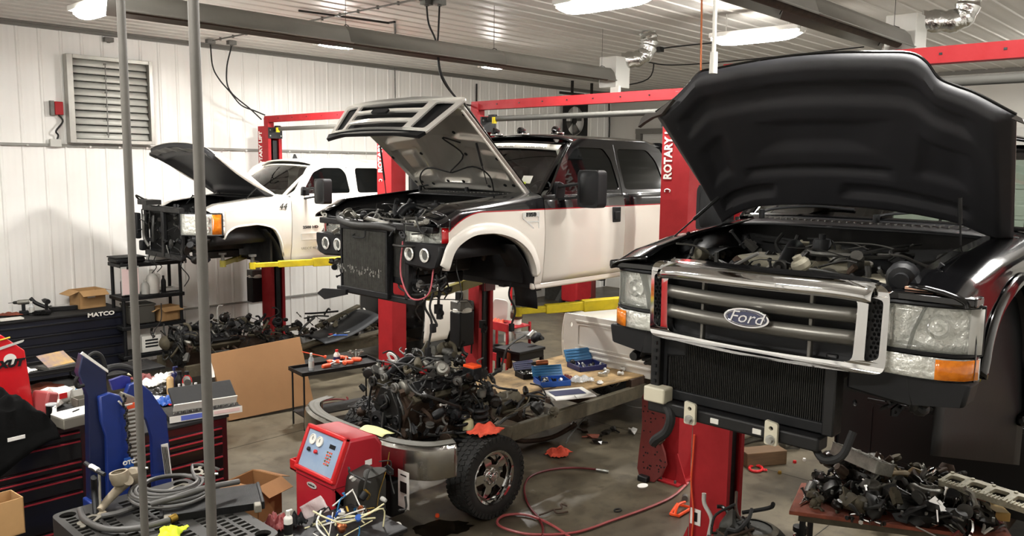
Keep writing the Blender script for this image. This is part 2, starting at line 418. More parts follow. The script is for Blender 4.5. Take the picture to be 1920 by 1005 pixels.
g = G(); g.tube([(7.5, -.05, .3), (7.65,-.3,.35), (7.75,-.36,.55), (7.75,-.33,ZC-4.72-.02)], lambda t: .125+.012*math.sin(t*90), 14, 7); g.build('foil_duct', 'foil', h1)
h2 = tube_heater(2.0, 9.3, 3.15, 4.72, 'grey overhead tube heater running above the raised black hood')
g = G(); g.bx(7.35, 7.7, -.16, .16, -.1, .34); g.build('burner_box', 'light_grey', h2, bevel=.01)
g = G(); g.tube([(7.7, -.1, .3), (7.85,-.42,.3), (7.9,-.5,.5), (7.9,-.48,ZC-4.72-.02)], lambda t: .12+.012*math.sin(t*90), 14, 7); g.build('foil_duct', 'foil', h2)
# conduits
def conduit(pts, r, lab, m='grey_metal', grp=None, name='conduit', sm=0):
    o = V(pts[0]); g = G(); g.tube([V(p)-o for p in pts], r, 8, sm); 
    return solo(g, name, m, lab, 'pipe' if name != 'cable' else 'cable', tuple(o), group=grp)
c = conduit([(6.7, 13.2, ZC-.045), (6.7, 3.0, ZC-.045)], .013, 'long thin metal conduit clipped across the ribbed ceiling')
g = G()
for k in range(24): g.box((0, -.25-.42*k, 0), (.03, .02, .05))
g.build('clip', 'grey_metal', c, kind='stuff')
conduit([at(560,20,z=ZC-.04), at(728,43,z=ZC-.04), at(740,41,z=ZC-.04), at(741,66,z=ZC-.04)], .016, 'bent dark conduit on the ceiling above the long heater', 'dark_metal')
conduit([(7.05, 13.9, 5.2), (7.05, 13.9, .9)], .012, 'vertical conduit down the left wall behind the open chrome hood', 'grey_metal') if False else None
conduit([(13.55, 13.965, 5.3), (13.55, 13.965, 0.02)], .02, 'dark vertical downpipe on the left wall by the red lift crossbar', 'dark_metal')
conduit([(18.7, 13.965, 5.2), (18.75, 13.965, 4.6), (18.7,13.965,0.02)], .02, 'vertical grey pipe in the far corner of the left wall', 'dark_metal')
conduit([tuple(at(740,105,y=13.9)), tuple(at(741,185,y=13.9)), tuple(at(743,420,y=13.9))], .012, 'thin vertical conduit on the left wall above the chrome grille', 'grey_metal')
# boxes on the ceiling with drop cords
def outlet_box(p, lab):
    g = G(); g.box((0,0,0), (.14,.10,.07)); g.cyl((0,0,-.035), (0,0,-.05), .03)
    return solo(g, 'junction_box', 'grey_metal', lab, 'electrical box', tuple(p), bevel=.005)
b1 = (6.7, 13.3, ZC-.055); b2 = (7.0, 13.15, ZC-.055)
outlet_box(b1, 'grey ceiling junction box near the wall, left of two')
outlet_box(b2, 'grey ceiling junction box near the wall, right of two')
outlet_box((5.3, 13.93, ZC-.13), 'grey junction box on the wall top above the louver')
b3 = at(800,4,z=ZC-.06); b4 = at(824,4,z=ZC-.06)
outlet_box(b3, 'ceiling junction box at the top edge, left of the pair'); outlet_box(b4, 'ceiling junction box at the top edge, right of the pair')
def cord(pts, r, lab, m='black_rubber', name='cable', grp=None, cat='cable', sm=6):
    o = V(pts[0]); g = G(); g.tube([V(p)-o for p in pts], r, 6, sm)
    return solo(g, name, m, lab, cat, tuple(o), group=grp)
cord([b1+V((0,0,-.05)) if isinstance(b1, V) else V(b1)-V((0,0,.05)), at(399,125,y=13.2), at(412,150,y=13.2), at(431,172,y=13.3), at(452,197,y=13.3), at(478,208,y=13.4), at(497,216,y=13.4)], .012, 'black power cable drooping from the ceiling to the far left lift post')
cord([V(b2)-V((0,0,.05)), at(425,130,y=13.2), at(431,170,y=13.25), at(470,205,y=13.5), at(490,224,y=13.3)], .012, 'second black cable meeting the drooping one by the left lift post')
cord([b3-V((0,0,.05)), at(804,45,y=7.6), at(818,80,y=7.7), at(826,140,y=7.75), at(850,178,y=7.8), at(880,205,y=7.85)], .012, 'black cable looping from the ceiling box to the middle lift post')
cord([b4-V((0,0,.05)), at(822,60,y=7.6), at(821,90,y=7.65), at(829,142,y=7.72), at(862,190,y=7.8), at(896,200,y=7.9)], .012, 'second black cable dropping from the ceiling box to the middle lift post')
# hanging rods at top right
conduit([tuple(at(1316,-12,x=5.2)), tuple(at(1314,132,x=5.2))], .007, 'thin red hanging rod left of the white drop rod', 'copper')
d = conduit([tuple(at(1342,-20,x=3.9)), tuple(at(1338,108,x=3.9))], .011, 'white drop rod hanging above the raised black hood', 'white_plastic')
p = at(1338,116,x=3.9)-V(d.location); G().cyl(p+V((0,0,.05)), p-V((0,0,.06)), .02, .022).build('plug_end', 'white_plastic', d)
# two slim steel uprights close to the camera, floor to ceiling
for (px, py, r, lab) in ((1.03, 2.6, .0125, 'thin dark steel upright close to the camera, left of two'), (1.16, 2.4, .0165, 'thicker dark steel upright close to the camera, right of two')):
    g = G(); g.cyl((0,0,0), (0,0,ZC-.02), r, n=12); 
    t = solo(g, 'steel_pole', 'steel_pole', lab, 'pole', (px, py, 0))
    G().cyl((0,0,0), (0,0,.012), r*3.2, n=16).build('foot_flange', 'steel_pole', t)
    G().cyl((r*.6,-r*.9,2.42), (r*1.0,-r*1.4,2.42), .004, n=6).build('screw', 'bright_aluminium', t)
# ------------------------------------------------------------------ wall louver
t = thing('wall_louver', 'square galvanised wall louver with horizontal blades', 'vent', (4.62, Y1-.05, 3.68))
W_, H_ = 1.32, 1.36
g = G(); g.bx(0, .09, -.13, .02, 0, H_); g.bx(W_-.06, W_, -.13, .02, 0, H_); g.bx(.09, W_-.06, -.13, .02, 0, .06); g.bx(.09, W_-.06, -.13, .02, H_-.06, H_)
g.build('louver_frame', mat('galvanised', 'aaa9a2', .38, metal=.6, n=.25, ns=6), t, bevel=.004)
mat('louver_blade', 'c9c9c1', .45, metal=.1, n=.15, ns=5)
for k in range(11):
    z = .06+k*.1127; tilt = (.035, .05, .03, .06, .035)[k % 5]
    g = G(); g.grid(lambda i, j: (.10+(W_-.17)*i, -.02-tilt*(1-j), z+.008+.104*j), 2, 2); g.build('blade', 'louver_blade', t, solid=.004)
    g = G(); g.cyl((.10, -.035-tilt*.6, z+.004), (W_-.07, -.035-tilt*.6, z+.004), .007, n=6); g.build('blade_rod', 'dark_metal', t)
g = G(); g.box((.58,-.10,H_*.5), (.012,.012,H_*.86))
for k in range(6): g.box((.58,-.09,.15+k*.22), (.03,.03,.03))
g.build('linkage_bar', 'grey_metal', t)
t = thing('safety_switch', 'red switch box beside the louver with flexible conduit', 'switch', tuple(at(109,203,y=Y1-.06)))
G().box((0,0,0), (.12,.10,.20)).build('switch_box', 'red_paint', t, bevel=.008)
G().box((-.09,0,0), (.05,.08,.22)).build('switch_bracket', 'grey_metal', t)
q = at(104,268,y=Y1-.06)-V(t.location)
G().tube([(0,0,-.1), (.05,-.02,-.2), (-.06,-.04,-.35), (-.02,0,-.42), q], .014, 7, 5).build('flexible_conduit', 'dark_metal', t)
G().box(q, (.16,.06,.12)).build('outlet_cover', 'light_grey', t, bevel=.005)
# wall fan
t = thing('wall_fan', 'dark square exhaust fan set in the far left wall', 'fan', (16.6, Y1-.05, 4.15))
g = G(); ring = [(.5+.4*math.cos(a*PI/12), .46+.38*math.sin(a*PI/12)) for a in range(24)]
g.prism([(0,0), (1,0), (1,.92), (0,.92)], .05, mx((0,-.06,0), (1,0,0), (0,0,1)), [ring]); g.build('fan_frame', 'black_metal', t)
for k in range(4):
    a = k*PI/2+.4; g = G(); g.grid(lambda i, j: (.5+(.07+.3*i)*math.cos(a+(j-.5)*.7), .0-.05*j, .46+(.07+.3*i)*math.sin(a+(j-.5)*.7)), 4, 4); g.build('fan_blade', 'light_grey' if k == 1 else 'grey_metal', t, solid=.004)
G().cyl((.5,-.03,.46), (.5,-.08,.46), .08).build('fan_hub', 'dark_metal', t)
# ceiling bits: thin pipe near the far wall, brackets
cord([at(1140,165,y=11.0), at(1215,148,y=10.0), at(1228,95,y=9.0)], .014, 'dark wire hanging below the ceiling right of the foil duct', cat='cable')
cord([at(1180,110,z=ZC-.03), at(1233,92,z=ZC-.03), at(1420,72,z=ZC-.03)], .012, 'dark conduit across the ceiling behind the long light')
cord([at(1195,112,z=ZC-.03), at(1260,122,z=ZC-.03), at(1400,112,z=ZC-.03), at(1620,88,z=ZC-.03)], .012, 'lower dark conduit across the ceiling above the black hood')
solo(G().box((0,0,0), (.12,.12,.08)), 'junction_box', 'dark_metal', 'dark junction box where ceiling wires meet right of the foil duct', 'electrical box', tuple(at(1236,93,z=ZC-.07)), bevel=.004)
g = G(); g.box((0,0,-.15), (.05,.05,.3)); g.box((0,0,-.31), (.9,.05,.06)); g.box((.75,0,-.15), (.05,.05,.3)); solo(g, 'unistrut_frame', 'dark_metal', 'dark steel bracket hanging from the ceiling above the red crossbar', 'bracket', (15.4, 12.6, ZC-.02))
# ------------------------------------------------------------------ two-post lifts
def box_along(g, a, b, w, h, up=(0,0,1)):
    a = V(a); b = V(b); d = (b-a); L_ = d.length; x = d.normalized(); z = V(up); y = z.cross(x).normalized(); z = x.cross(y)
    M = Matrix((x, y, z)).transposed().to_4x4(); M.translation = (a+b)/2
    g.add(*boxvf(L_, w, h), M); return g
def boxvf(a, b, c):
    x, y, z = a/2, b/2, c/2
    return [(-x,-y,-z),(x,-y,-z),(x,y,-z),(-x,y,-z),(-x,-y,z),(x,-y,z),(x,y,z),(-x,y,z)], [(0,3,2,1),(4,5,6,7),(0,1,5,4),(1,2,6,5),(2,3,7,6),(3,0,4,7)]
MATS['lift_text'] = mat('lift_text', 'e6e3dc', .5)
def lift(X, yn, yf, zc, arms, lab, which, ph=4.05, ch=4.16, near=True):
    """X: front face of posts; yn/yf: centre Y of near and far post; zc: carriage height"""
    t = thing('two_post_lift', lab, 'lift', (X, (yn+yf)/2, 0)); Yc = (yn+yf)/2
    W_, D_ = .34, .27
    for s, y in ((-1, yn), (1, yf)):
        yy = y-Yc; inn = -s
        # channel section open towards the vehicle
        yo = yy+s*W_/2; yi = yy-s*W_/2
        out = [(0,yo), (0,yi), (.055,yi), (.055,yi+s*.025), (.02,yi+s*.03), (.02,yo-s*.02), (D_-.02,yo-s*.02), (D_-.02,yi+s*.03), (D_-.055,yi+s*.025), (D_-.055,yi), (D_,yi), (D_,yo)]
        g = G(); g.prism(out, ph, T(0,0,0)); po = g.build('post', 'red_paint', t)
        G().box((D_/2, yy, .01), (.46,.48,.02)).build('base_plate', 'red_paint', t, bevel=.003)
        g = G()
        for sx in (-.02, D_+.02):
            g = G(); g.prism([(0,0), (.13*s,0), (0,.32)], .012, mx((sx, yo, .02), (0,1,0), (0,0,1))); g.build('gusset', 'red_paint', t)
        g = G()
        for ax in (-.06, D_+.06):
            for ay in (-.18, 0, .18): g.cyl((ax, yy+ay, .02), (ax, yy+ay, .05), .014, n=6)
        g.build('anchor_bolts', 'grey_metal', t, kind='stuff')
        # black head plate on the open side
        g = G(); g.box((D_/2-.0, yi-s*.012, ph-.12), (D_+.0, .02, .19)); hp = g.build('head_plate', 'black_metal', t)
        g = G()
        for ax in (.03, D_-.03):
            for az in (ph-.17, ph-.07): g.cyl((ax, yi-s*.02, az), (ax, yi-s*.032, az), .012, n=6)
        g.build('bolt', 'bright_aluminium', hp)
        # chain and hydraulic cylinder inside the channel
        G().cyl((D_*.36, yy, .3), (D_*.36, yy, ph-.25), .035, n=12).build('hydraulic_cylinder', 'dark_red', t)
        g = G(); g.box((D_*.68, yy, ph/2), (.03, .02, ph-.5)); g.build('lift_chain', 'dark_metal', t)
        G().box((D_*.58, yi+s*.045, ph/2), (.09, .012, ph-.5)).build('channel_cover', 'black_metal', t)
        # carriage
        g = G(); g.box((D_/2, yi-s*.0, zc+.05), (.19, .16, .5)); g.build('carriage', 'dark_red' if s > 0 else 'red_paint', t, bevel=.006)
        g = G(); g.box((D_/2, yi-s*.12, zc), (.46, .2, .14)); g.build('arm_yoke', 'black_metal', t, bevel=.01)
        # text on the -X face
        m = mx((-.004, yy+s*0+.04 if which != 'x' else yy, ph*.83), (0,0,1), (0,1,0))
        txt('ROTARY LIFT', .135, mx((-.003, yy+.085, ph-.43), (0,0,1), (0,1,0)), 'lift_text', t, sx=.84, bold=.0045, label='white capital letters running up the post')
        g = G(); g.tube([(-.003, yy+.085+.035*math.sin(a), ph-.89+.02*math.cos(a)) for a in (-2.2,-1.5,-.8,0,.8,1.5,2.2)], .006, 5, 2); g.build('logo_arc', 'lift_text', t)
    # overhead crossbar + risers + padded bar
    a = yn-Yc; b = yf-Yc
    for yy in (a, b):
        g = G(); g.box((.12, yy-(W_*.0), (ph+ch)/2+.0), (.12, .14, ch-ph+.08)); g.build('riser', 'red_paint', t, bevel=.004)
    g = G(); g.prism([(-.05,0), (.05,0), (.05,.012), (-.038,.012), (-.038,.098), (.05,.098), (.05,.11), (-.05,.11)], b-a+.14, mx((.12, a-.07, ch-.04), (1,0,0), (0,0,1)) @ Matrix.Diagonal((1,1,-1,1)))
    g.build('crossbar', 'red_paint', t)
    g = G()
    for k in range(7): g.box((.068, a+.4+k*(b-a-.8)/6, ch+.02), (.006, .02, .015))
    g.build('slot', 'black_metal', t)
    G().cyl((.13, a+.1, ch-.16), (.13, b-.2, ch-.16), .035, n=12).build('padded_bar', mat('pad_grey', '55544f', .7), t)
    G().box((.13, b-.27, ch-.15), (.07,.10,.09)).build('limit_switch', 'black_plastic', t, bevel=.005)
    G().box((.10, b-.33, ch-.18), (.06,.03,.08)).build('switch_flag', 'yellow_plastic', t)
    # swing arms: list of (post side, start offset, tip world xyz, colour)
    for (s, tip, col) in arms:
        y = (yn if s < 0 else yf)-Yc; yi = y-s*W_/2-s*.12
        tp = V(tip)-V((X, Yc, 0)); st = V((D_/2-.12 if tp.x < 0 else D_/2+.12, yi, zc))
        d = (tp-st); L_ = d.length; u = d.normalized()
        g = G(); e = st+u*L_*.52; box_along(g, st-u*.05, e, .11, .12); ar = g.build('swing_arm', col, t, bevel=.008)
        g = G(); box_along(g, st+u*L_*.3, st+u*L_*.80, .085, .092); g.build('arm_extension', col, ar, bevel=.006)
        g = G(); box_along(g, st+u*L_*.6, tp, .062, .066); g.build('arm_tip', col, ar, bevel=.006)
        G().cyl(tp-V((0,0,.05)), tp+V((0,0,.045)), .045, n=14).build('pad_socket', col, ar)
        G().cyl(tp+V((0,0,.04)), tp+V((0,0,.13)), .026, n=12).cyl(tp+V((0,0,.13)), tp+V((0,0,.16)), .055, n=14).build('lifting_pad', 'grey_metal', ar)
    return t
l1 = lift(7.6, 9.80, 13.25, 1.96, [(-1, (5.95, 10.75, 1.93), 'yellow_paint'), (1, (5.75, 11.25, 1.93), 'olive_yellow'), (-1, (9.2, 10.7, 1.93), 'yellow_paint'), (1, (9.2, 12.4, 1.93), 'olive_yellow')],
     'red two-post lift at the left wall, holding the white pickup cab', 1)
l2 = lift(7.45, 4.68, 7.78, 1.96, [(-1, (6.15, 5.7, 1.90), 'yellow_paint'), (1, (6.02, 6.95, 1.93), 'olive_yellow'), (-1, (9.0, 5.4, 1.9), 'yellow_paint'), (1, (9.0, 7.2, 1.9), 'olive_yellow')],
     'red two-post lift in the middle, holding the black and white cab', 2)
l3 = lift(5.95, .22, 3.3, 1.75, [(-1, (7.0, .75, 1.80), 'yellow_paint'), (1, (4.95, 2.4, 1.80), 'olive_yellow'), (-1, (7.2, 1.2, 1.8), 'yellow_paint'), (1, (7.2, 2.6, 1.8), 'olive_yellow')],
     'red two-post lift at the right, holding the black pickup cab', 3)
# power units hanging on the posts
def power_unit(loc, lab, tank='black_plastic'):
    t = thing('hydraulic_power_unit', lab, 'pump', loc)
    G().cyl((0,0,.34), (0,0,.58), .085, n=18).cyl((0,0,.58), (0,0,.62), .06, n=14).build('motor', 'light_grey', t)
    G().box((0,0,.28), (.24,.2,.12)).build('valve_block', 'grey_metal', t, bevel=.01)
    G().box((0,0,-.02), (.26,.2,.46)).build('oil_tank', tank, t, bevel=.02)
    g = G(); g.lathe([(.05,.18),(.13,.2),(.13,.24),(.10,.26)], n=18); g.build('collar', 'white_plastic', t)
    G().box((-.1,-.05,.42), (.06,.08,.1)).build('switch_box', 'black_plastic', t)
    G().tube([(.1,0,.28), (.2,.0,.3), (.22,.02,.1), (.2,.03,-.4)], .012, 6).build('hydraulic_hose', 'hose_rubber', t)
    return t
power_unit(tuple(at(480,552,x=7.55)+V((0,0,.12))), 'hydraulic power unit with black tank on the far left lift post')
power_unit(tuple(at(866,640,x=7.22)+V((0,0,.2))), 'hydraulic power unit with long black tank on the middle lift post')
# ------------------------------------------------------------------ mechanical pieces shared by several things
def radiator(parent, m, w, h, name='radiator', tank='black_plastic', t=.05, fins=46, label=None, fm='radiator_fin'):
    """m: origin lower-left of the face, u along width, v up, w = towards the viewer"""
    g = G(); g.m = m; g.bx(0, w, 0, h, -t, -.004)
    c = g.build(name, 'radiator_fin', parent, world=True, label=label)
    g = G(); g.m = m
    for k in range(fins): x = .03+(w-.06)*k/(fins-1); g.bx(x-.0022, x+.0022, .02, h-.02, -.004, .006)
    g.build('fin', fm, c, world=True, kind='stuff')
    for v0, v1 in ((-.03, .03), (h-.03, h+.03)):
        g = G(); g.m = m; g.bx(-.015, w+.015, v0, v1, -t-.01, .016); g.build('tank', tank, c, world=True, bevel=.008)
    for u in (0, w):
        g = G(); g.m = m; g.bx(u-.012, u+.012, 0, h, -t, .012); g.build('side_channel', tank, c, world=True)
    return c
def rnd_in(rn, b): return V((rn.uniform(b[0], b[1]), rn.uniform(b[2], b[3]), rn.uniform(b[4], b[5])))
def hoses(parent, b, n, seed, r=(.006, .016), m='hose_rubber', name='hose', span=.35, sag=.1, axis=None):
    rn = random.Random(seed)
    for k in range(n):
        p = rnd_in(rn, b); P = [p]
        d = V((rn.uniform(-1,1), rn.uniform(-1,1), rn.uniform(-.3,.3))).normalized()
        for q in range(rn.choice((2,3,4))):
            d = (d+V((rn.uniform(-1,1), rn.uniform(-1,1), rn.uniform(-.6,.6)))*.8).normalized()
            nx = P[-1]+d*span*rn.uniform(.3,.7)
            nx = V((min(max(nx.x,b[0]),b[1]), min(max(nx.y,b[2]),b[3]), min(max(nx.z,b[4]-sag*.3),b[5]+sag*.3)))
            P.append(nx)
        g = G(); g.tube(P, rn.uniform(*r), 6, 4)
        mm = m if isinstance(m, str) else rn.choice(m)
        g.build(name, mm, parent)
def clutter(parent, b, n, seed, mats=('dark_metal','cast_aluminium','black_plastic','rusty_metal','grey_metal'), sc=1.0):
    """castings, canisters, brackets, connectors: each a part of its own"""
    rn = random.Random(seed)
    for k in range(n):
        p = rnd_in(rn, b); kd = rn.randrange(7); m = rn.choice(mats); g = G(); s_ = sc*rn.uniform(.7,1.3)
        ax = V((rn.uniform(-1,1), rn.uniform(-1,1), rn.uniform(-.2,1.2))).normalized()
        g.m = T(*p) @ frame((0,0,0), ax)
        if kd == 0: g.lathe([(0,0),(.03*s_,0),(.036*s_,.008),(.036*s_,.07*s_),(.028*s_,.085*s_),(.028*s_,.1*s_),(0,.1*s_)], n=12); nm = 'canister'
        elif kd == 1:
            o = [(-.06*s_,-.03*s_),(.03*s_,-.04*s_),(.07*s_,0),(.03*s_,.04*s_),(-.05*s_,.03*s_)]; h = [[(.015*s_*math.cos(a*PI/4)+.02*s_, .015*s_*math.sin(a*PI/4)) for a in range(8)]]
            g.prism(o, .012, None, h); g.cyl((-.04*s_,0,.012),(-.04*s_,0,.03),.009,n=6); nm = 'bracket'
        elif kd == 2:
            g.box((0,0,0), (.09*s_,.05*s_,.04*s_)); g.box((.05*s_,0,0), (.03*s_,.035*s_,.028*s_)); g.box((0,.02*s_,.025*s_), (.03*s_,.015*s_,.02*s_)); nm = 'connector'
        elif kd == 3:
            g.lathe([(.012,0),(.05*s_,0),(.052*s_,.01),(.04*s_,.014),(.04*s_,.024),(.052*s_,.028),(.052*s_,.036),(.015,.036)], n=16); nm = 'pulley'
        elif kd == 4:
            g.lathe([(.02*s_,0),(.05*s_,.005),(.062*s_,.02),(.062*s_,.06*s_),(.05*s_,.08*s_),(.03*s_,.085*s_),(.03*s_,.11*s_),(0,.11*s_)], n=14); g.box((.06*s_,0,.04*s_), (.04*s_,.03*s_,.02)); nm = 'housing'
        elif kd == 5:
            g.tube([(0,0,0),(.05*s_,0,.02),(.09*s_,.03*s_,.05*s_),(.1*s_,.08*s_,.06*s_)], .018*s_, 8, 4); g.lathe([(.026*s_,0),(.026*s_,.012)], (0,0,0), (1,0,0), 10); nm = 'pipe_elbow'
        else:
            g.cyl((0,0,0),(0,0,.12*s_),.008,n=6); g.cyl((0,0,.12*s_),(0,0,.13*s_),.014,n=6); g.cyl((0,0,.03),(0,0,.035),.016,n=8); nm = 'bolt'
        g.build(nm, m, parent, ang=30)
def engine(root, o, L_=.85, Wd=.6, H_=.6, seed=1, dirty=True, fx=-1, nh=16, nc=30):
    """V8 diesel, crank axis along x, front facing fx; o: bottom centre in root coordinates"""
    ox, oy, oz = o; rn = random.Random(seed); cm = 'rusty_metal' if dirty else 'dark_metal'
    g = G(); g.prism([(-Wd*.25,0),(Wd*.25,0),(Wd*.33,H_*.35),(Wd*.5,H_*.62),(Wd*.3,H_*.72),(0,H_*.5),(-Wd*.3,H_*.72),(-Wd*.5,H_*.62),(-Wd*.33,H_*.35)], L_, mx((ox-L_/2,oy,oz),(0,1,0),(0,0,1)))
    g.build('engine_block', cm, root, bevel=.012)
    g = G(); g.bx(ox-L_*.42, ox+L_*.42, oy-Wd*.22, oy+Wd*.22, oz-.12, oz); g.build('oil_pan', 'black_metal', root, bevel=.02)
    for s in (-1, 1):
        g = G(); g.m = T(ox, oy+s*Wd*.40, oz+H_*.69) @ R(-s*.75, 'X')
        g.box((0,0,0), (L_*.92, .17, .11)); hd = g.build('cylinder_head', 'cast_aluminium' if not dirty else 'muddy_metal', root, bevel=.01)
        g = G(); g.m = T(ox, oy+s*Wd*.43, oz+H_*.78) @ R(-s*.75, 'X')
        g.box((0,0,.03), (L_*.88, .14, .07))
        for k in range(4): g.cyl((-L_*.34+k*L_*.22,0,.06), (-L_*.34+k*L_*.22,0,.10), .03, n=10)
        g.build('valve_cover', 'black_metal', root, bevel=.012)
        g = G()
        for k in range(4):
            xx = ox-L_*.33+k*L_*.22; g.tube([(xx, oy+s*Wd*.48, oz+H_*.52), (xx+.01, oy+s*Wd*.62, oz+H_*.46), (xx+.04, oy+s*Wd*.64, oz+H_*.36)], .02, 8, 4)
        g.tube([(ox-L_*.36, oy+s*Wd*.63, oz+H_*.36), (ox+L_*.4, oy+s*Wd*.63, oz+H_*.34), (ox+L_*.55, oy+s*Wd*.5, oz+H_*.2)], .026, 9, 4)
        g.build('exhaust_manifold', 'rusty_metal', root)
    # intake valley, plenum, turbo
    g = G(); g.bx(ox-L_*.35, ox+L_*.3, oy-.09, oy+.09, oz+H_*.7, oz+H_*.84)
    for k in range(4):
        for s in (-1,1): g.tube([(ox-L_*.3+k*L_*.2, oy+s*.07, oz+H_*.82), (ox-L_*.3+k*L_*.2, oy+s*.16, oz+H_*.88), (ox-L_*.3+k*L_*.2, oy+s*.22, oz+H_*.76)], .022, 8, 4)
    g.build('intake_manifold', 'cast_aluminium', root, bevel=.008)
    g = G(); tx = ox+L_*.22; sp = [(tx+.1*math.cos(a*.5)*(1-a*.02), oy+.0+.1*math.sin(a*.5)*(1-a*.02), oz+H_*.98) for a in range(12)]
    g.tube(sp, lambda t: .045-.02*t, 10, 3); g.cyl((tx,oy,oz+H_*.88), (tx,oy,oz+H_*1.06), .05, n=14); g.build('turbocharger', 'cast_aluminium', root)
    # front cover and pulleys
    xf = ox+fx*L_/2
    g = G(); g.prism([(-Wd*.26,0.0),(Wd*.26,0.0),(Wd*.3,H_*.5),(Wd*.12,H_*.75),(-Wd*.12,H_*.75),(-Wd*.3,H_*.5)], .05, mx((xf-(.05 if fx < 0 else 0),oy,oz+.02),(0,1,0),(0,0,1))); g.build('front_cover', 'cast_aluminium' if not dirty else 'dark_metal', root, bevel=.01)
    pul = [(0,.12,.095),(0,.36,.075),(-.17,.50,.05),(.18,.50,.055),(.2,.22,.045),(-.2,.24,.05),(0,.56,.04)]
    for (py, pz, pr) in pul:
        g = G(); g.lathe([(.01,0),(pr*.9,0),(pr,.006),(pr*.86,.014),(pr*.86,.026),(pr,.034),(pr*.8,.04),(pr*.3,.03),(pr*.3,.05),(0,.05)], (xf+fx*.05, oy+py, oz+pz*H_/.6), (fx,0,0), 18); g.build('pulley', rn.choice(('black_metal','dark_metal','grey_metal')), root)
    bp = [(xf+fx*.07, oy+py, oz+pz) for py, pz in ((-.09,.07),(-.245,.2),(-.2,.5),(-.12,.58),(.03,.61),(.2,.56),(.245,.2),(.09,.05))]
    g = G(); P = spline(bp, 4, True); vs = [p+V((dx*fx,0,0)) for p in P for dx in (-.012,.012)]; n = len(P)
    g.add(vs, [(2*i, 2*i+1, (2*i+3) % (2*n), (2*i+2) % (2*n)) for i in range(n)]); g.build('drive_belt', 'black_rubber', root, solid=.004)
    # alternator, filter, horn
    g = G(); g.lathe([(0,0),(.05,0),(.07,.015),(.072,.05),(.072,.1),(.06,.13),(.02,.14)], (xf+fx*.02, oy-.2, oz+H_*.82), (-fx,0,0), 16); g.build('alternator', 'cast_aluminium', root)
    g = G(); g.lathe([(0,0),(.05,0),(.052,.02),(.052,.14),(.045,.16),(.02,.16),(.02,.19),(0,.19)], (ox-.1*fx, oy+.03, oz+H_*.86), (0,0,1), 16); g.build('fuel_filter', 'black_plastic', root)
    g = G(); g.tube([(xf+fx*.02, oy+.02, oz+H_*.92), (ox+fx*.25, oy+.05, oz+H_*1.08), (ox, oy+.12, oz+H_*1.02), (ox-fx*.2, oy+.2, oz+H_*.95)], .036, 10, 5); g.build('intake_tube', 'black_plastic', root)
    b = (ox-L_*.5, ox+L_*.5, oy-Wd*.55, oy+Wd*.55, oz+H_*.6, oz+H_*1.05)
    hoses(root, b, nh, seed+1); hoses(root, b, nh//2, seed+7, (.003,.006), ('black_rubber','grey_metal','dark_metal'), 'wire', .5)
    clutter(root, b, nc, seed+3)
    b2 = (xf-.12, xf+.12, oy-Wd*.5, oy+Wd*.5, oz+.1, oz+H_*.9)
    clutter(root, b2, nc//3, seed+4); hoses(root, b2, nh//3, seed+5)
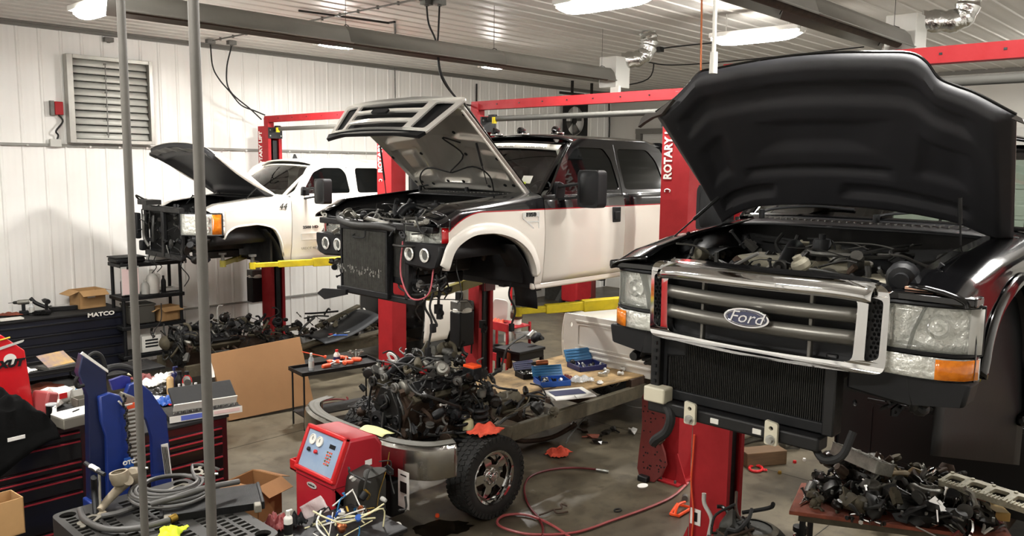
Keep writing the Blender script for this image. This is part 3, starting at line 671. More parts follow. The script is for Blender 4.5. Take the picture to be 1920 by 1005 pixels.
# ------------------------------------------------------------------ wheel with treaded tyre
def wheel(parent, c, s, r=.405, w=.28, rim='chrome', steer=0.0):
    """c: hub centre in parent coordinates; s: outward side along y"""
    M = T(*c) @ R(steer) @ (R(-PI/2*s, 'X'))      # lathe axis -> outward
    g = G(); g.m = M; h = w/2
    prof = [(r*.64,-h*.75),(r*.69,-h*.93),(r*.80,-h*1.02),(r*.92,-h*.98),(r*.975,-h*.86),(r*.985,-h*.5),(r*.985,h*.5),(r*.975,h*.86),(r*.92,h*.98),(r*.80,h*1.02),(r*.69,h*.93),(r*.64,h*.75)]
    g.lathe(prof, n=56, cap=False, m=Matrix()); ty = g.build('tyre', mat('tyre_rubber', '1b1b1a', .8, n=.35, ns=14, n2='2c2925'), parent)
    g = G(); g.m = M; n = 46
    for k in range(n):
        a = 2*PI*k/n
        for (z, dz, off, tw) in ((-h*.74,h*.34,0,.35),(-h*.25,h*.36,.5,-.35),(h*.25,h*.36,0,.35),(h*.74,h*.34,.5,-.35)):
            aa = a+off*2*PI/n
            g.box((0,0,0), (.016, 2*PI*r/n*.72, dz), m=R(aa) @ T(r*.985,0,z) @ R(tw,'X'))
        for z in (-h*.96, h*.96): g.box((0,0,0), (.05, 2*PI*r/n*.6, .02), m=R(a) @ T(r*.93,0,z))
    g.build('tread_block', 'tyre_rubber', ty, kind='stuff')
    g = G(); g.m = M
    g.lathe([(r*.64,-h*.8),(r*.66,-h*.78),(r*.59,-h*.5),(r*.56,h*.1),(r*.61,h*.6),(r*.675,h*.86),(r*.66,h*.92),(r*.61,h*.86),(r*.59,h*.62)], n=40, cap=False, m=Matrix())
    rm = g.build('rim', rim, parent)
    g = G(); g.m = M @ T(0,0,h*.28)
    ns = 5; ri, ro = r*.26, r*.52; holes = []
    for k in range(ns):
        a = 2*PI*k/ns; d1 = .62; d2 = .40
        holes.append([(ri*1.12*math.cos(a-d1*.45), ri*1.12*math.sin(a-d1*.45)), (ro*math.cos(a-d2), ro*math.sin(a-d2)), (ro*1.03*math.cos(a), ro*1.03*math.sin(a)), (ro*math.cos(a+d2), ro*math.sin(a+d2)), (ri*1.12*math.cos(a+d1*.45), ri*1.12*math.sin(a+d1*.45))])
    g.prism([(r*.60*math.cos(2*PI*k/48), r*.60*math.sin(2*PI*k/48)) for k in range(48)], .04, None, holes)
    g.build('spoke_disc', rim, rm, bevel=.008)
    g = G(); g.m = M; g.lathe([(r*.25,h*.25),(r*.24,h*.5),(r*.2,h*.62),(r*.12,h*.66),(r*.11,h*.85),(r*.08,h*.9),(0,h*.9)], n=28, m=Matrix()); g.build('hub_cap', rim, rm)
    g = G(); g.m = M
    for k in range(8): a = 2*PI*(k+.5)/8; g.cyl((r*.175*math.cos(a), r*.175*math.sin(a), h*.55), (r*.175*math.cos(a), r*.175*math.sin(a), h*.8), .013, n=6)
    g.build('lug_nuts', rim, rm, kind='stuff')
    g = G(); g.m = M; g.lathe([(0,-h*.3),(r*.42,-h*.3),(r*.43,-h*.2),(r*.3,-h*.16),(0,-h*.16)], n=28, m=Matrix()); g.build('brake_disc', 'rusty_metal', rm)
    return ty
def coil(parent, c, r, h, turns, wr, m='black_metal', name='coil_spring', top=None):
    g = G(); c = V(c); n = int(turns*12)
    g.tube([(c.x+r*math.cos(2*PI*k/12), c.y+r*math.sin(2*PI*k/12), c.z+h*k/n) for k in range(n+1)], wr, 7, 0)
    return g.build(name, m, parent)
# ------------------------------------------------------------------ pickup cabs
def lerp(tab, x):
    if x <= tab[0][0]: return tab[0][1]
    for (a, p), (b, q) in zip(tab, tab[1:]):
        if x <= b: return p+(q-p)*(x-a)/(b-a) if b > a else q
    return tab[-1][1]
def rpoly(pts, r=.04, n=3):
    """round the corners of a polygon"""
    out = []; N = len(pts)
    for i in range(N):
        p = V((*pts[i],0)); a = V((*pts[i-1],0)); b = V((*pts[(i+1) % N],0))
        ra = min(r, (a-p).length*.45); rb = min(r, (b-p).length*.45)
        s = p+(a-p).normalized()*ra; e = p+(b-p).normalized()*rb
        for k in range(n+1):
            t = k/n; q = s*(1-t)**2+p*2*t*(1-t)+e*t*t; out.append((q.x, q.y))
    return out
mat('tint_glass', '060707', .05, spec=.3)
def glass_mat():
    m = bpy.data.materials.new('windshield_glass'); m.use_nodes = True; nt = m.node_tree; nt.nodes.clear(); L = nt.links
    o = nt.nodes.new('ShaderNodeOutputMaterial'); mi = nt.nodes.new('ShaderNodeMixShader'); t = nt.nodes.new('ShaderNodeBsdfTransparent'); g = nt.nodes.new('ShaderNodeBsdfGlossy'); f = nt.nodes.new('ShaderNodeFresnel')
    t.inputs[0].default_value = (.72,.78,.74,1); g.inputs['Roughness'].default_value = .02; f.inputs[0].default_value = 1.6
    ma = nt.nodes.new('ShaderNodeMath'); ma.operation = 'ADD'; ma.inputs[1].default_value = .03; L.new(f.outputs[0], ma.inputs[0])
    L.new(ma.outputs[0], mi.inputs[0]); L.new(t.outputs[0], mi.inputs[1]); L.new(g.outputs[0], mi.inputs[2]); L.new(mi.outputs[0], o.inputs[0]); MATS['windshield_glass'] = m
glass_mat()
def two_tone():
    """white lower body, black upper body, thin red pinstripe between; the line dips towards the headlight"""
    m = bpy.data.materials.new('two_tone_paint'); m.use_nodes = True; nt = m.node_tree; L = nt.links; b = nt.nodes['Principled BSDF']
    b.inputs['Roughness'].default_value = .22; b.inputs['Coat Weight'].default_value = .8; b.inputs['Coat Roughness'].default_value = .05
    tc = nt.nodes.new('ShaderNodeTexCoord'); sp = nt.nodes.new('ShaderNodeSeparateXYZ'); L.new(tc.outputs['Object'], sp.inputs[0])
    def M(op, a, c):
        n = nt.nodes.new('ShaderNodeMath'); n.operation = op
        for i, v in enumerate((a, c)):
            if isinstance(v, (int, float)): n.inputs[i].default_value = v
            else: L.new(v, n.inputs[i])
        return n.outputs[0]
    d = M('MAXIMUM', M('SUBTRACT', .50, sp.outputs[0]), 0.0)      # metres ahead of the flat part of the line
    dip = M('MULTIPLY', M('MULTIPLY', d, d), 1.0)
    h = M('ADD', M('SUBTRACT', sp.outputs[2], 1.28), dip)
    r = nt.nodes.new('ShaderNodeValToRGB'); r.color_ramp.interpolation = 'CONSTANT'
    L.new(M('ADD', M('MULTIPLY', h, 1.0), .5), r.inputs[0]); e = r.color_ramp.elements
    e[0].position = 0; e[0].color = (*hx('ddd6cb'), 1); e[1].position = .494; e[1].color = (*hx('a01a22'), 1)
    n = r.color_ramp.elements.new(.506); n.color = (*hx('08080a'), 1)
    L.new(r.outputs[0], b.inputs['Base Color']); MATS['two_tone'] = m
two_tone()
def side_y(W, z, zs=((.5,.945),(.62,.975),(.85,.995),(1.05,1.0),(1.3,.985),(1.42,.96))): return W*lerp(zs, z)
def cab(root, p):
    W = p['W']; paint = p['paint']; up = p.get('upper', paint)
    arch = p['arch']; sh = p['shoulder']; xd = p['doors']; zr = p['rocker']; zb = p['belt']
    for s in (-1, 1):
        # fender: side face above the arch, rolled over at the top
        xs = sorted(set([x for x, _ in arch]+[x for x, _ in sh]+[p['xf']+k*.04 for k in range(int((xd[0]-p['xf'])/.04)+1)]+[xd[0]-.006]))
        xs = [x for x in xs if p['xf'] <= x <= xd[0]-.005]
        nv = 17
        def ff(i, j):
            x = xs[round(i*(len(xs)-1))]; z0 = lerp(arch, x); z1 = lerp(sh, x); z1 = max(z1, z0+.02)
            if j <= .7: z = z0+(z1-.05-z0)*(j/.7); return (x, s*(side_y(W, z)-lerp(p['taper'], x)), z)
            a = (j-.7)/.3*PI/2; yb = side_y(W, z1-.05)-lerp(p['taper'], x); wd = p.get('fw', .24)
            return (x, s*(yb-wd*(1-math.cos(a))), z1-.05+.05*math.sin(a)+.015*(1-math.cos(a)))
        f = G().grid(ff, len(xs), nv).build('fender', paint, root, solid=.012)
        # wheel arch lip / flare
        ap = [(x, z) for x, z in p['lip']]
        g = G(); fl = p.get('flare', .02); fh = p.get('flare_h', .02); P = spline([(x,0,z) for x, z in ap], 5); cx = sum(x for x, _ in ap)/len(ap); cz = min(z for _, z in ap)
        def fa(i, j):
            q = P[round(i*(len(P)-1))]; o = (V((q.x,0,q.z))-V((cx,0,cz-.25))).normalized(); k = j
            yy = side_y(W, q.z)-lerp(p['taper'], q.x)
            if k < .3: return (q.x, s*(yy-.06+(.06+fl)*k/.3), q.z)
            t = (k-.3)/.7; return (q.x+o.x*fh*t, s*(yy+fl*(1-t*t*.85)), q.z+o.z*fh*t)
        g.grid(fa, len(P), 7); g.build('wheel_arch_flare', p.get('flare_mat', paint), root, solid=.006)
        # inner liner
        g = G(); li = p['liner']
        def fi(i, j):
            q = P[round(i*(len(P)-1))]; return (q.x, s*(W*.97-.36*j), q.z+.015+.04*j)
        g.grid(fi, len(P), 4)
        g.build('wheel_liner', 'black_plastic', root, solid=.006)
        if li: 
            g = G(); x0, x1, z0, z1 = li
            g.grid(lambda i, j: (x0+(x1-x0)*math.sin(i*PI/2), s*(W*.96-.3*j), z1+(z0-z1)*i+.03*math.sin(i*3)), 8, 3); g.build('splash_shield', 'black_plastic', root, solid=.008)
        # doors
        for k, (a, b) in enumerate(zip(xd, xd[1:])):
            g = G(); g.grid(lambda i, j: (a+.004+(b-a-.008)*i, s*side_y(W, zr+(zb-zr)*j), zr+(zb-zr)*j), 4, 14)
            d = g.build('door', paint, root, solid=.025)
            hx_ = b-.16; hz = p['handle_z']
            g = G(); yy = s*(side_y(W, hz)+.012)
            g.box((hx_, yy, hz), p['handle']); g.build('door_handle', p['handle_mat'], d, bevel=.012)
            g = G(); g.box((hx_, yy+s*.012, hz-.01), (p['handle'][0]*.6, .012, p['handle'][2]*.5)); g.build('handle_lever', 'black_plastic', d, bevel=.004)
            g = G(); g.tube([(a+.06, s*(W*.97), zb-.01), (b-.04, s*(W*.97), zb-.01)], .007, 6, 0); g.build('belt_moulding', 'black_plastic', d)
        # rocker and upper side
        g = G(); g.bx(xd[0]-.12, xd[-1], s*(W*.93)-.03, s*(W*.93)+.03, zr-.07, zr); g.build('rocker', paint, root, bevel=.02)
        def mp(g0):
            g0.v = [V((v.x, s*(p['ybelt']-(v.z-zb)*p['tumble']-(v.y)), v.z)) for v in g0.v]; return g0
        g = G(); g.prism([(x, z) for x, z in p['green']], .03, mx((0,0,0),(1,0,0),(0,0,1)) @ Matrix.Diagonal((1,1,-1,1)), p['windows']); mp(g)
        cs = g.build('cab_side', up, root, bevel=.006)
        for wd in p['windows']:
            g = G(); g.prism(wd, .006, mx((0,0,0),(1,0,0),(0,0,1)) @ T(0,0,-.016)); mp(g); g.build('side_window', 'tint_glass', cs)
        for k, xx in enumerate(xd[1:-1]):
            g = G(); g.add([(xx+dx, s*(p['ybelt']-(z-zb)*p['tumble']+.0005), z) for z in (zb, lerp(p['gapz'], 0)) for dx in (-.004, .004)], [(0,1,3,2)]); g.build('door_gap', 'black_plastic', cs, solid=.002)
    yr = p['ybelt']-(p['roofz']-zb)*p['tumble']
    # roof, back wall, floor, firewall
    rx0, rx1 = p['roofx']
    g = G(); g.grid(lambda i, j: (rx0+(rx1-rx0)*i+ (.07*(2*j-1)**2 if i < .05 else 0), yr*(2*j-1), p['roofz']-.01+(.07*(1-(2*j-1)**2))*(.35+.65*math.sin(min(1, i*3+.2)*PI/2))*(1 if i < .9 else .9)-.05*abs(2*j-1)**6), 9, 15)
    g.build('roof', p.get('roof_mat', up), root, solid=.02)
    g = G(); xe = xd[-1]
    g.prism(rpoly([(-W*.93, zr), (W*.93, zr), (p['ybelt'], zb), (yr, p['roofz']), (-yr, p['roofz']), (-p['ybelt'], zb)], .05), .03, mx((xe-.03,0,0),(0,1,0),(0,0,1)), [rpoly([(-W*.6, zb+.03-p.get('bwl',0)), (W*.6, zb+.03-p.get('bwl',0)), (W*.55, p['roofz']-.12), (-W*.55, p['roofz']-.12)], .05)])
    bw = g.build('back_wall', up, root)
    g = G(); g.prism(rpoly([(-W*.61, zb+.02-p.get('bwl',0)), (W*.61, zb+.02-p.get('bwl',0)), (W*.56, p['roofz']-.11), (-W*.56, p['roofz']-.11)], .05), .006, mx((xe-.02,0,0),(0,1,0),(0,0,1))); g.build('back_glass', 'windshield_glass', bw)
    G().bx(xd[0]-.1, xe, -W*.9, W*.9, zr-.06, zr-.02).build('cab_floor', 'black_metal', root)
    fwx = xd[0]-.12
    g = G(); g.bx(fwx, fwx+.03, -W*.86, W*.86, zr, bz-.03) if False else g.bx(p['wsh'][0][0]+.0, p['wsh'][0][0]+.03, -W*.86, W*.86, zr, p['wsh'][0][1]-.06); g.build('firewall', p.get('bay', 'black_metal'), root)
    # windshield
    (bx, bz), (tx, tz) = p['wsh']; hb = W*.86; ht = yr*.93
    fw_ = lambda i, j: ((bx+(tx-bx)*j)+(.24-.12*j)*(2*i-1)**2, (hb+(ht-hb)*j)*(2*i-1), bz+(tz-bz)*j+.02*math.sin(j*PI)-.03*(2*i-1)**2)
    ws = G().grid(fw_, 17, 9).build('windshield', 'windshield_glass', root)
    g = G(); 
    for j in (0, 1): g.tube([V(fw_(k/16, j)) for k in range(17)], .014, 6, 0)
    for i in (0, 1): g.tube([V(fw_(i, k/8)) for k in range(9)], .026, 6, 0)
    g.build('windshield_surround', up if p.get('pillar') is None else p['pillar'], root)
    # cowl
    g = G(); g.grid(lambda i, j: (bx-.30+.32*j+(.24)*(2*i-1)**2, W*.88*(2*i-1), bz-.05+.04*j-.05*(2*i-1)**4), 17, 5); g.build('cowl', 'black_plastic', root, solid=.012)
    g = G()
    for k in range(36): y = -W*.8+k*W*1.6/35; g.bx(bx-.14+.24*(y/W/.88)**2, bx-.04+.24*(y/W/.88)**2, y-.004, y+.004, bz-.028, bz-.016)
    g.build('cowl_slots', 'grey_metal', root, kind='stuff')
    for (y0, y1) in ((-W*.12, -W*.75), (W*.62, W*.05)):
        g = G(); g.tube([(bx-.05, y0, bz+.0), (bx+.01, y0+.05*(y1-y0), bz+.03), (bx+.06+.1*((y1+y0)/2/W)**2, (y0+y1)/2, bz+.06), (bx+.05+.2*(y1/W)**2, y1, bz+.05)], .009, 6, 4); wi = g.build('wiper', 'black_plastic', root)
        G().cyl((bx-.05,y0,bz-.03), (bx-.05,y0,bz+.03), .02, n=10).build('wiper_pivot', 'black_plastic', wi)
    # inside
    g = G(); g.bx(bx+.15, bx+.55, -W*.8, W*.8, zb-.25, zb-.02-p.get('bwl',0)*.4); g.build('dashboard', 'black_plastic', root, bevel=.05)
    g = G(); g.lathe([(.17,-.012),(.185,0),(.17,.012)], (bx+.72, -W*.42, zb-.02), (-.8,0,.5), 24, cap=False); g.tube([(bx+.72,-W*.42,zb-.02), (bx+.5,-W*.42,zb-.15)], .025, 6, 0); g.build('steering_wheel', 'black_plastic', root)
    for x in (bx+1.15, bx+2.0):
        if x+.5 > xe or p.get('noseat'): continue
        for y in (-W*.42, W*.42):
            g = G(); g.bx(x-.25, x+.2, y-.25, y+.25, zr+.15, zr+.4); g.bx(x+.12, x+.28, y-.24, y+.24, zr+.35, zr+.95); g.bx(x+.15, x+.26, y-.13, y+.13, zr+.97, zr+1.15); g.build('seat', mat('seat_cloth', '2b2a29', .9), root, bevel=.05)
    # engine bay
    for s in (-1, 1):
        g = G(); g.grid(lambda i, j: (p['xf']+.05+(fwx-p['xf']-.05)*i, s*(W*.80-.12*math.sin(j*PI)*.6-.05*j), zr+.28+.02*i+(lerp(sh, p['xf']+(fwx-p['xf'])*i)-zr-.30)*(1-j)), 10, 7); g.build('inner_fender', p.get('bay', 'black_metal'), root, solid=.01)
def truck_mirror(root, x, y, z, s, big=True, m='black_plastic'):
    """towing mirror on two arms, head out at the side"""
    o = V((x, y, z))
    g = G(); g.prism(rpoly([(-.08,-.12),(.08,-.12),(.1,.1),(-.02,.14)], .04), .05, mx((x, y, z), (1,0,0), (0,0,1)) @ T(0,0,-.02)); a = g.build('mirror_mount', m, root, bevel=.008)
    hd = V((x+.12, y+s*.36, z+.06))
    for dz in (-.03, .10):
        g = G(); box_along(g, (x, y+s*.02, z+dz-.02), (hd.x-.02, hd.y-s*.02, hd.z+dz-.03), .05, .028); g.build('mirror_arm', m, a, bevel=.008)
    g = G(); g.grid(lambda i, j: (hd.x-.07-.05*math.cos((i-.5)*PI)*math.sin(j*PI)**.5, hd.y+s*(-.12+.24*i), hd.z-.17+.36*j), 9, 11)
    g.prism(rpoly([(-.13,-.18),(.13,-.18),(.13,.19),(-.13,.19)], .05, 4), .14, mx((hd.x-.08, hd.y, hd.z), (0,1,0), (0,0,1)))
    g.build('mirror_head', m, a, bevel=.025)
    g = G(); g.prism(rpoly([(-.11,-.05),(.11,-.05),(.11,.165),(-.11,.165)], .03), .004, mx((hd.x+.062, hd.y, hd.z), (0,1,0), (0,0,1))); g.build('mirror_glass', 'chrome', a)
def hood_loft(root, F, B, th, name, outer, inner, relief, crown=.03, nu=41, nv=31, skin=.045, parent_world=True):
    """F: front edge world points, B: hinge edge world points (same order); th: opening angle. outer skin + inner panel with pressed relief"""
    Fs = spline(F, 8); Bs = spline(B, 8)
    def pick(P, t):
        k = t*(len(P)-1); i = min(int(k), len(P)-2); return P[i]*(1-(k-i))+P[i+1]*(k-i)
    n = V((math.sin(th), 0, math.cos(th)))
    def pt(i, j): return pick(Bs, i)*(1-j)+pick(Fs, i)*j + n*crown*math.sin(j*PI)*(1-(2*i-1)**4)
    g = G(); g.grid(lambda i, j: pt(i, j)+n*.012, nu, nv)
    h = g.build(name, outer, root, solid=.004, world=True)
    def inn(i, j):
        e = min(i, 1-i, j, 1-j); k = min(1, e/.035)
        return pt(i, j)-n*(k*(skin-relief(i, j)))
    g = G(); g.grid(inn, nu*2-1, nv*2-1); ip = g.build('hood_inner_panel', inner, h, solid=.003, world=True, ang=60)
    return h, pt, n
def pocket(i, j, x0, x1, y0, y1, d, e=.03):
    a = max(0, min(1, (i-x0)/e, (x1-i)/e)); b = max(0, min(1, (j-y0)/e, (y1-j)/e)); t = min(a, b); return d*t*t*(3-2*t)
def dens(out, step=.06):
    r = []; N = len(out)
    for i in range(N):
        a = out[i]; b = out[(i+1) % N]; L_ = math.hypot(b[0]-a[0], b[1]-a[1]); n = max(1, round(L_/step))
        for k in range(n): r.append((a[0]+(b[0]-a[0])*k/n, a[1]+(b[1]-a[1])*k/n))
    return r
def bent(g, k=.07, w=.65, x0=0):
    g.v = [V((v.x+k*(v.y/w)**2, v.y, v.z)) for v in g.v]; return g
mat('lamp_reflector', 'f4f4ee', .25, metal=.45, bump=1, bs=18)
for n_ in MATS['lamp_reflector'].node_tree.nodes:
    if n_.type == 'BUMP': n_.inputs['Distance'].default_value = .035
mat('graphite_bar', '6b6963', .34, metal=.6)
mat('cloudy_lens', 'd8dbd0', .12, alpha=.14, coat=1)
mat('hood_liner_black', '252528', .55, n=.25, ns=6)
mat('hood_inner_silver', 'c4c1b9', .36, metal=.75, n=.12, ns=3)
mat('dusty_engine', '8a8574', .7, metal=.2, n=.5, ns=7, n2='3a372f')
def head_lamp(root, path, z0, z1, lab=None, amber=None, bowls=((.5,.5,.07),), lens='cloudy_lens', house='black_plastic', refl='lamp_reflector', depth=.10, top_drop=0.0):
    """path: plan points (x,y) inner -> outer of the lens; amber=(t0,t1,s0,s1) zone of coloured lens"""
    P = spline([(x, y, 0) for x, y in path], 4)
    def pk(t):
        k = t*(len(P)-1); i = min(int(k), len(P)-2); return P[i]*(1-(k-i))+P[i+1]*(k-i)
    f = lambda i, j, d=0: (pk(i).x+d, pk(i).y, z0+(z1-z0)*j-top_drop*i*j)
    g = G(); g.grid(lambda i, j: (pk(i).x+.03+depth*math.sin(i*PI)*.6, pk(i).y, z0+(z1-z0)*j-top_drop*i*j), 13, 7)
    h = g.build('headlight', refl, root, solid=.006, label=lab)
    rim = [f(k/12, 0) for k in range(13)]+[f(1, .5)]+[f(1-k/12, 1) for k in range(13)]+[f(0, .5)]
    g = G(); g.tube(rim, .010, 6, 0, close=True); g.build('headlight_bezel', house, h)
    g = G(); g.grid(lambda i, j: f(i, j), 17, 5); g.build('headlight_lens', lens, h, solid=.003)
    for (t, s, r) in bowls:
        p = V(f(t, s)); g = G(); g.lathe([(.012,.05),(r*.45,.046),(r*.8,.03),(r,.004),(r*1.06,.0),(r*1.02,.008)], (p.x+.055, p.y, p.z), (1,0,0), 20, cap=False); g.build('reflector_bowl', 'chrome', h)
        g = G(); g.lathe([(0,0),(.012,.0),(.018,.012),(.018,.03)], (p.x+.04, p.y, p.z), (1,0,0), 12); g.build('bulb', 'lamp_reflector', h)
    if amber:
        t0, t1, s0, s1 = amber; g = G(); g.grid(lambda i, j: f(t0+(t1-t0)*i, s0+(s1-s0)*j, -.004), 8, 4); g.build('turn_signal', 'amber_lens', h, solid=.004)
    return h
def strut(root, a, b, name='gas_strut'):
    a = V(a); b = V(b); g = G(); g.cyl(a, a*.45+b*.55, .011, n=10); g.cyl(a*.45+b*.55, b, .005, n=8); return g.build(name, 'black_metal', root, world=True)
def bolts_on(pts, r, n=(0,0,1)):
    g = G()
    for p in pts: g.cyl(V(p), V(p)+V(n)*r*1.4, r, n=6)
    return g
# ================================================================== truck 2: black over white
O2 = V((4.75, 6.30, 1.70))
T2 = thing('pickup_truck_cab', 'black over white crew cab raised on the middle lift, its chrome-grilled hood open', 'truck', O2)
xc = (.08, 1.25)
p2 = dict(W=1.0, xf=-.02, rocker=.55, belt=1.42, paint='two_tone', upper='black_gloss', roof_mat='black_gloss',
  arch=[(-.02,1.16),(.10,1.16),(.101,.78),(.12,.90),(.21,1.01),(.39,1.075),(.64,1.075),(.89,1.01),(1.08,.89),(1.2,.75),(1.24,.68),(1.245,.50),(1.34,.50)],
  lip=[(.08,.77),(.13,.92),(.22,1.01),(.39,1.075),(.64,1.075),(.89,1.01),(1.08,.89),(1.19,.74),(1.23,.62)],
  shoulder=[(-.02,1.22),(.1,1.27),(.22,1.33),(.6,1.36),(.87,1.385),(1.34,1.43)],
  taper=[(-.02,.05),(.1,.03),(.5,0)], flare=.035, flare_h=.10, flare_mat='white_paint', liner=(.95,1.30,.28,.95),
  doors=[1.35,2.69,3.74], handle_z=1.19, handle=(.15,.02,.17), handle_mat='black_plastic', ybelt=.955, tumble=.27, roofz=2.0, roofx=(1.98,3.66),
  green=rpoly([(1.42,1.42),(1.50,1.47),(1.75,1.76),(1.96,1.955),(2.09,2.0),(3.35,2.0),(3.60,1.92),(3.70,1.80),(3.74,1.42)], .03),
  windows=[rpoly([(1.70,1.455),(1.86,1.80),(2.03,1.905),(2.49,1.905),(2.60,1.78),(2.66,1.455)], .05), rpoly([(2.76,1.455),(2.74,1.905),(3.33,1.905),(3.48,1.78),(3.60,1.455)], .06)],
  gapz=[(0,1.95)], wsh=((1.16,1.45),(1.86,1.965)))
cab(T2, p2)
for s in (-1, 1): truck_mirror(T2, 1.58, s*.95, 1.42, s)
# badge vent on the front fenders
for s in (-1, 1):
    g = G(); o = [(-.13,.09),(.11,.09),(.11,-.10),(.05,-.10),(-.05,-.02),(-.13,.03)]
    g.prism(rpoly(o,.012), .016, mx((1.15,s*.995,1.17),(1,0,0),(0,0,1)) @ T(0,0,-.008), [rpoly([(-.11,.045),(.095,.045),(.095,.005),(-.08,.005)],.008), rpoly([(-.035,-.01),(.095,-.01),(.095,-.085),(.055,-.085)],.008)])
    v = g.build('fender_vent', 'chrome', T2, bevel=.002)
    G().box((1.15,s*.985,1.16), (.22,.012,.17)).build('vent_mesh', 'dark_red', v)
    if s < 0: txt('F350', .05, mx((1.14,-1.006,1.235),(1,0,0),(0,0,1)), 'black_gloss', v, sx=1.4, bold=.003)
# clearance lamps on the roof front
for k, y in enumerate((-.62,-.12,.28,.62)):
    g = G(); g.box((1.96,y,2.05), (.12,.10,.03)); c = g.build('clearance_lamp', 'chrome', T2, bevel=.01)
    G().lathe([(0,-.05),(.035,-.045),(.042,0),(.035,.03),(0,.04)], (1.93,y,2.085), (-1,0,.2), 14).build('lamp_dome', 'black_gloss', c)
# windshield banner, stickers
def on_ws(p, i, j, off=.012):
    (bx, bz), (tx, tz) = p['wsh']; hb = p['W']*.86; ht = (p['ybelt']-(p['roofz']-p['belt'])*p['tumble'])*.93
    return V((bx+(tx-bx)*j+(.24-.12*j)*(2*i-1)**2-off, (hb+(ht-hb)*j)*(2*i-1), bz+(tz-bz)*j+.02*math.sin(j*PI)-.03*(2*i-1)**2+off*.6))
mat('banner_grey', '9a978f', .6)
g = G(); g.grid(lambda i, j: on_ws(p2, .03+.94*i, .83+.13*j), 25, 3); g.build('windshield_banner', 'banner_grey', T2, solid=.001)
for (i0, s_, tx_) in ((.20,.15,'Kanuk'), (.62,.15,'Diesel')):
    a = on_ws(p2, i0-.05, .89, .016); b = on_ws(p2, i0+.05, .89, .016); c = on_ws(p2, i0, .95, .016); c0 = on_ws(p2, i0, .89, .016)
g = G()
for k in range(16):
    i_ = .14+.021*k+(.10 if k > 7 else 0); g.tube([on_ws(p2, i_, .86+.01*(k%3), .018), on_ws(p2, i_-.012, .93-.012*(k%2), .018), on_ws(p2, i_-.018, .87, .018)], .006, 5, 3)
g.build('banner_script', 'white_plastic', T2, kind='stuff')
g = G(); q = on_ws(p2, .10, .22, .016); g.box((0,0,0), (.003,.13,.09), m=T(*q) @ R(.55,'Y')); g.build('sticker', 'white_plastic', T2)
g = G(); q = on_ws(p2, .12, .10, .016); g.box((0,0,0), (.003,.14,.10), m=T(*q) @ R(.55,'Y')); g.build('sticker', 'lime', T2)
# headlights: black housing with quad lamps
for s in (-1, 1):
    pl = [(-.02,.49*s),(-.01,.62*s),(.02,.78*s),(.06,.88*s),(.15,.965*s)]
    h = head_lamp(T2, pl, 1.00, 1.17, bowls=((.25,.5,.055),(.55,.5,.055)), house='black_plastic')
    g = G(); g.prism([(.47*s,.79),(.80*s,.77),(.92*s,.80),(.965*s,.90),(.965*s,1.0),(.49*s,1.0)], .14, mx((-.01,0,0),(0,1,0),(0,0,1))); g.build('lamp_housing', 'black_plastic', T2, bevel=.02)
    for yy in (.56, .77):
        g = G(); g.lathe([(.058,.0),(.064,.012),(.05,.016),(.047,.004),(.03,-.02)], ((-.015 if yy < .6 else -.012), s*yy, .90), (-1,0,0), 24, cap=False); r_ = g.build('halo_ring', 'lamp_reflector', T2)
        G().lathe([(0,.012),(.02,.01),(.032,0),(.046,-.005)], ((-.015 if yy < .6 else -.012), s*yy, .90), (-1,0,0), 16, cap=False).build('projector_lens', 'cloudy_lens', r_)
    g = G(); g.grid(lambda i, j: (.07+.085*i, s*(.90+.072*i), 1.01+.14*j), 4, 4); g.build('side_marker', 'red_lens', T2, solid=.006)
# front structure and cooling pack
g = G(); g.bx(-.02,.08,-.88,.88,1.10,1.16); g.bx(.0,.06,-.52,-.46,.45,1.1); g.bx(.0,.06,.46,.52,.45,1.1); g.bx(.0,.08,-.62,.62,.42,.48)
g.build('radiator_support', 'black_metal', T2, bevel=.01)
rad = radiator(T2, Matrix(((0,0,-1,O2.x-.03),(1,0,0,O2.y-.25),(0,1,0,O2.z+.47),(0,0,0,1))), .72, .63, t=.06, fm='fin_grey')
rad2 = radiator(T2, Matrix(((0,0,-1,O2.x+.06),(1,0,0,O2.y-.50),(0,1,0,O2.z+.62),(0,0,0,1))), .5, .48, name='oil_cooler', t=.04, fins=30, fm='fin_grey')
g = G()
rn = random.Random(4)
for k in range(60): g.box((-.095, -.24+rn.random()*.7, .47+.18+rn.random()*.07), (.004, .006, rn.uniform(.01,.04)), rz=0)
g.build('bent_fins', 'bright_aluminium', rad, kind='stuff')
g = G(); g.prism([(.35,.47),(.75,.44),(.85,.38),(.72,.33),(.35,.42)], .03, mx((-.08,0,0),(0,1,0),(0,0,1))); g.build('air_dam', 'black_plastic', T2)
g = G(); g.tube([(.02,-.42,1.0),(-.03,-.45,.7),(-.05,-.62,.5),(.0,-.8,.55),(.05,-.82,.8)], .008, 6); g.build('hose', mat('pink_hose','b0525a',.5), T2)
g = G(); g.tube([(.0,-.36,1.1),(-.05,-.2,1.13),(-.06,.2,1.12),(-.02,.5,1.15),(.1,.7,1.2)], .035, 10); g.build('intake_hose', 'hose_rubber', T2)
g = G(); g.tube([(.02,-.36,1.13),(-.02,.1,1.19),(.05,.5,1.2)], .022, 8); g.build('crossover_pipe', 'cast_aluminium', T2)
engine(T2, (.72,0,.62), .8, .66, .62, seed=21, dirty=False, nh=22, nc=36)
bb = (-.08,.5,-.85,.85,1.0,1.22)
hoses(T2, bb, 24, 31, (.005,.014), ('black_rubber','hose_rubber','grey_metal','dark_metal')); clutter(T2, bb, 44, 32, ('black_plastic','dark_metal','cast_aluminium','black_plastic','grey_metal'), .9)
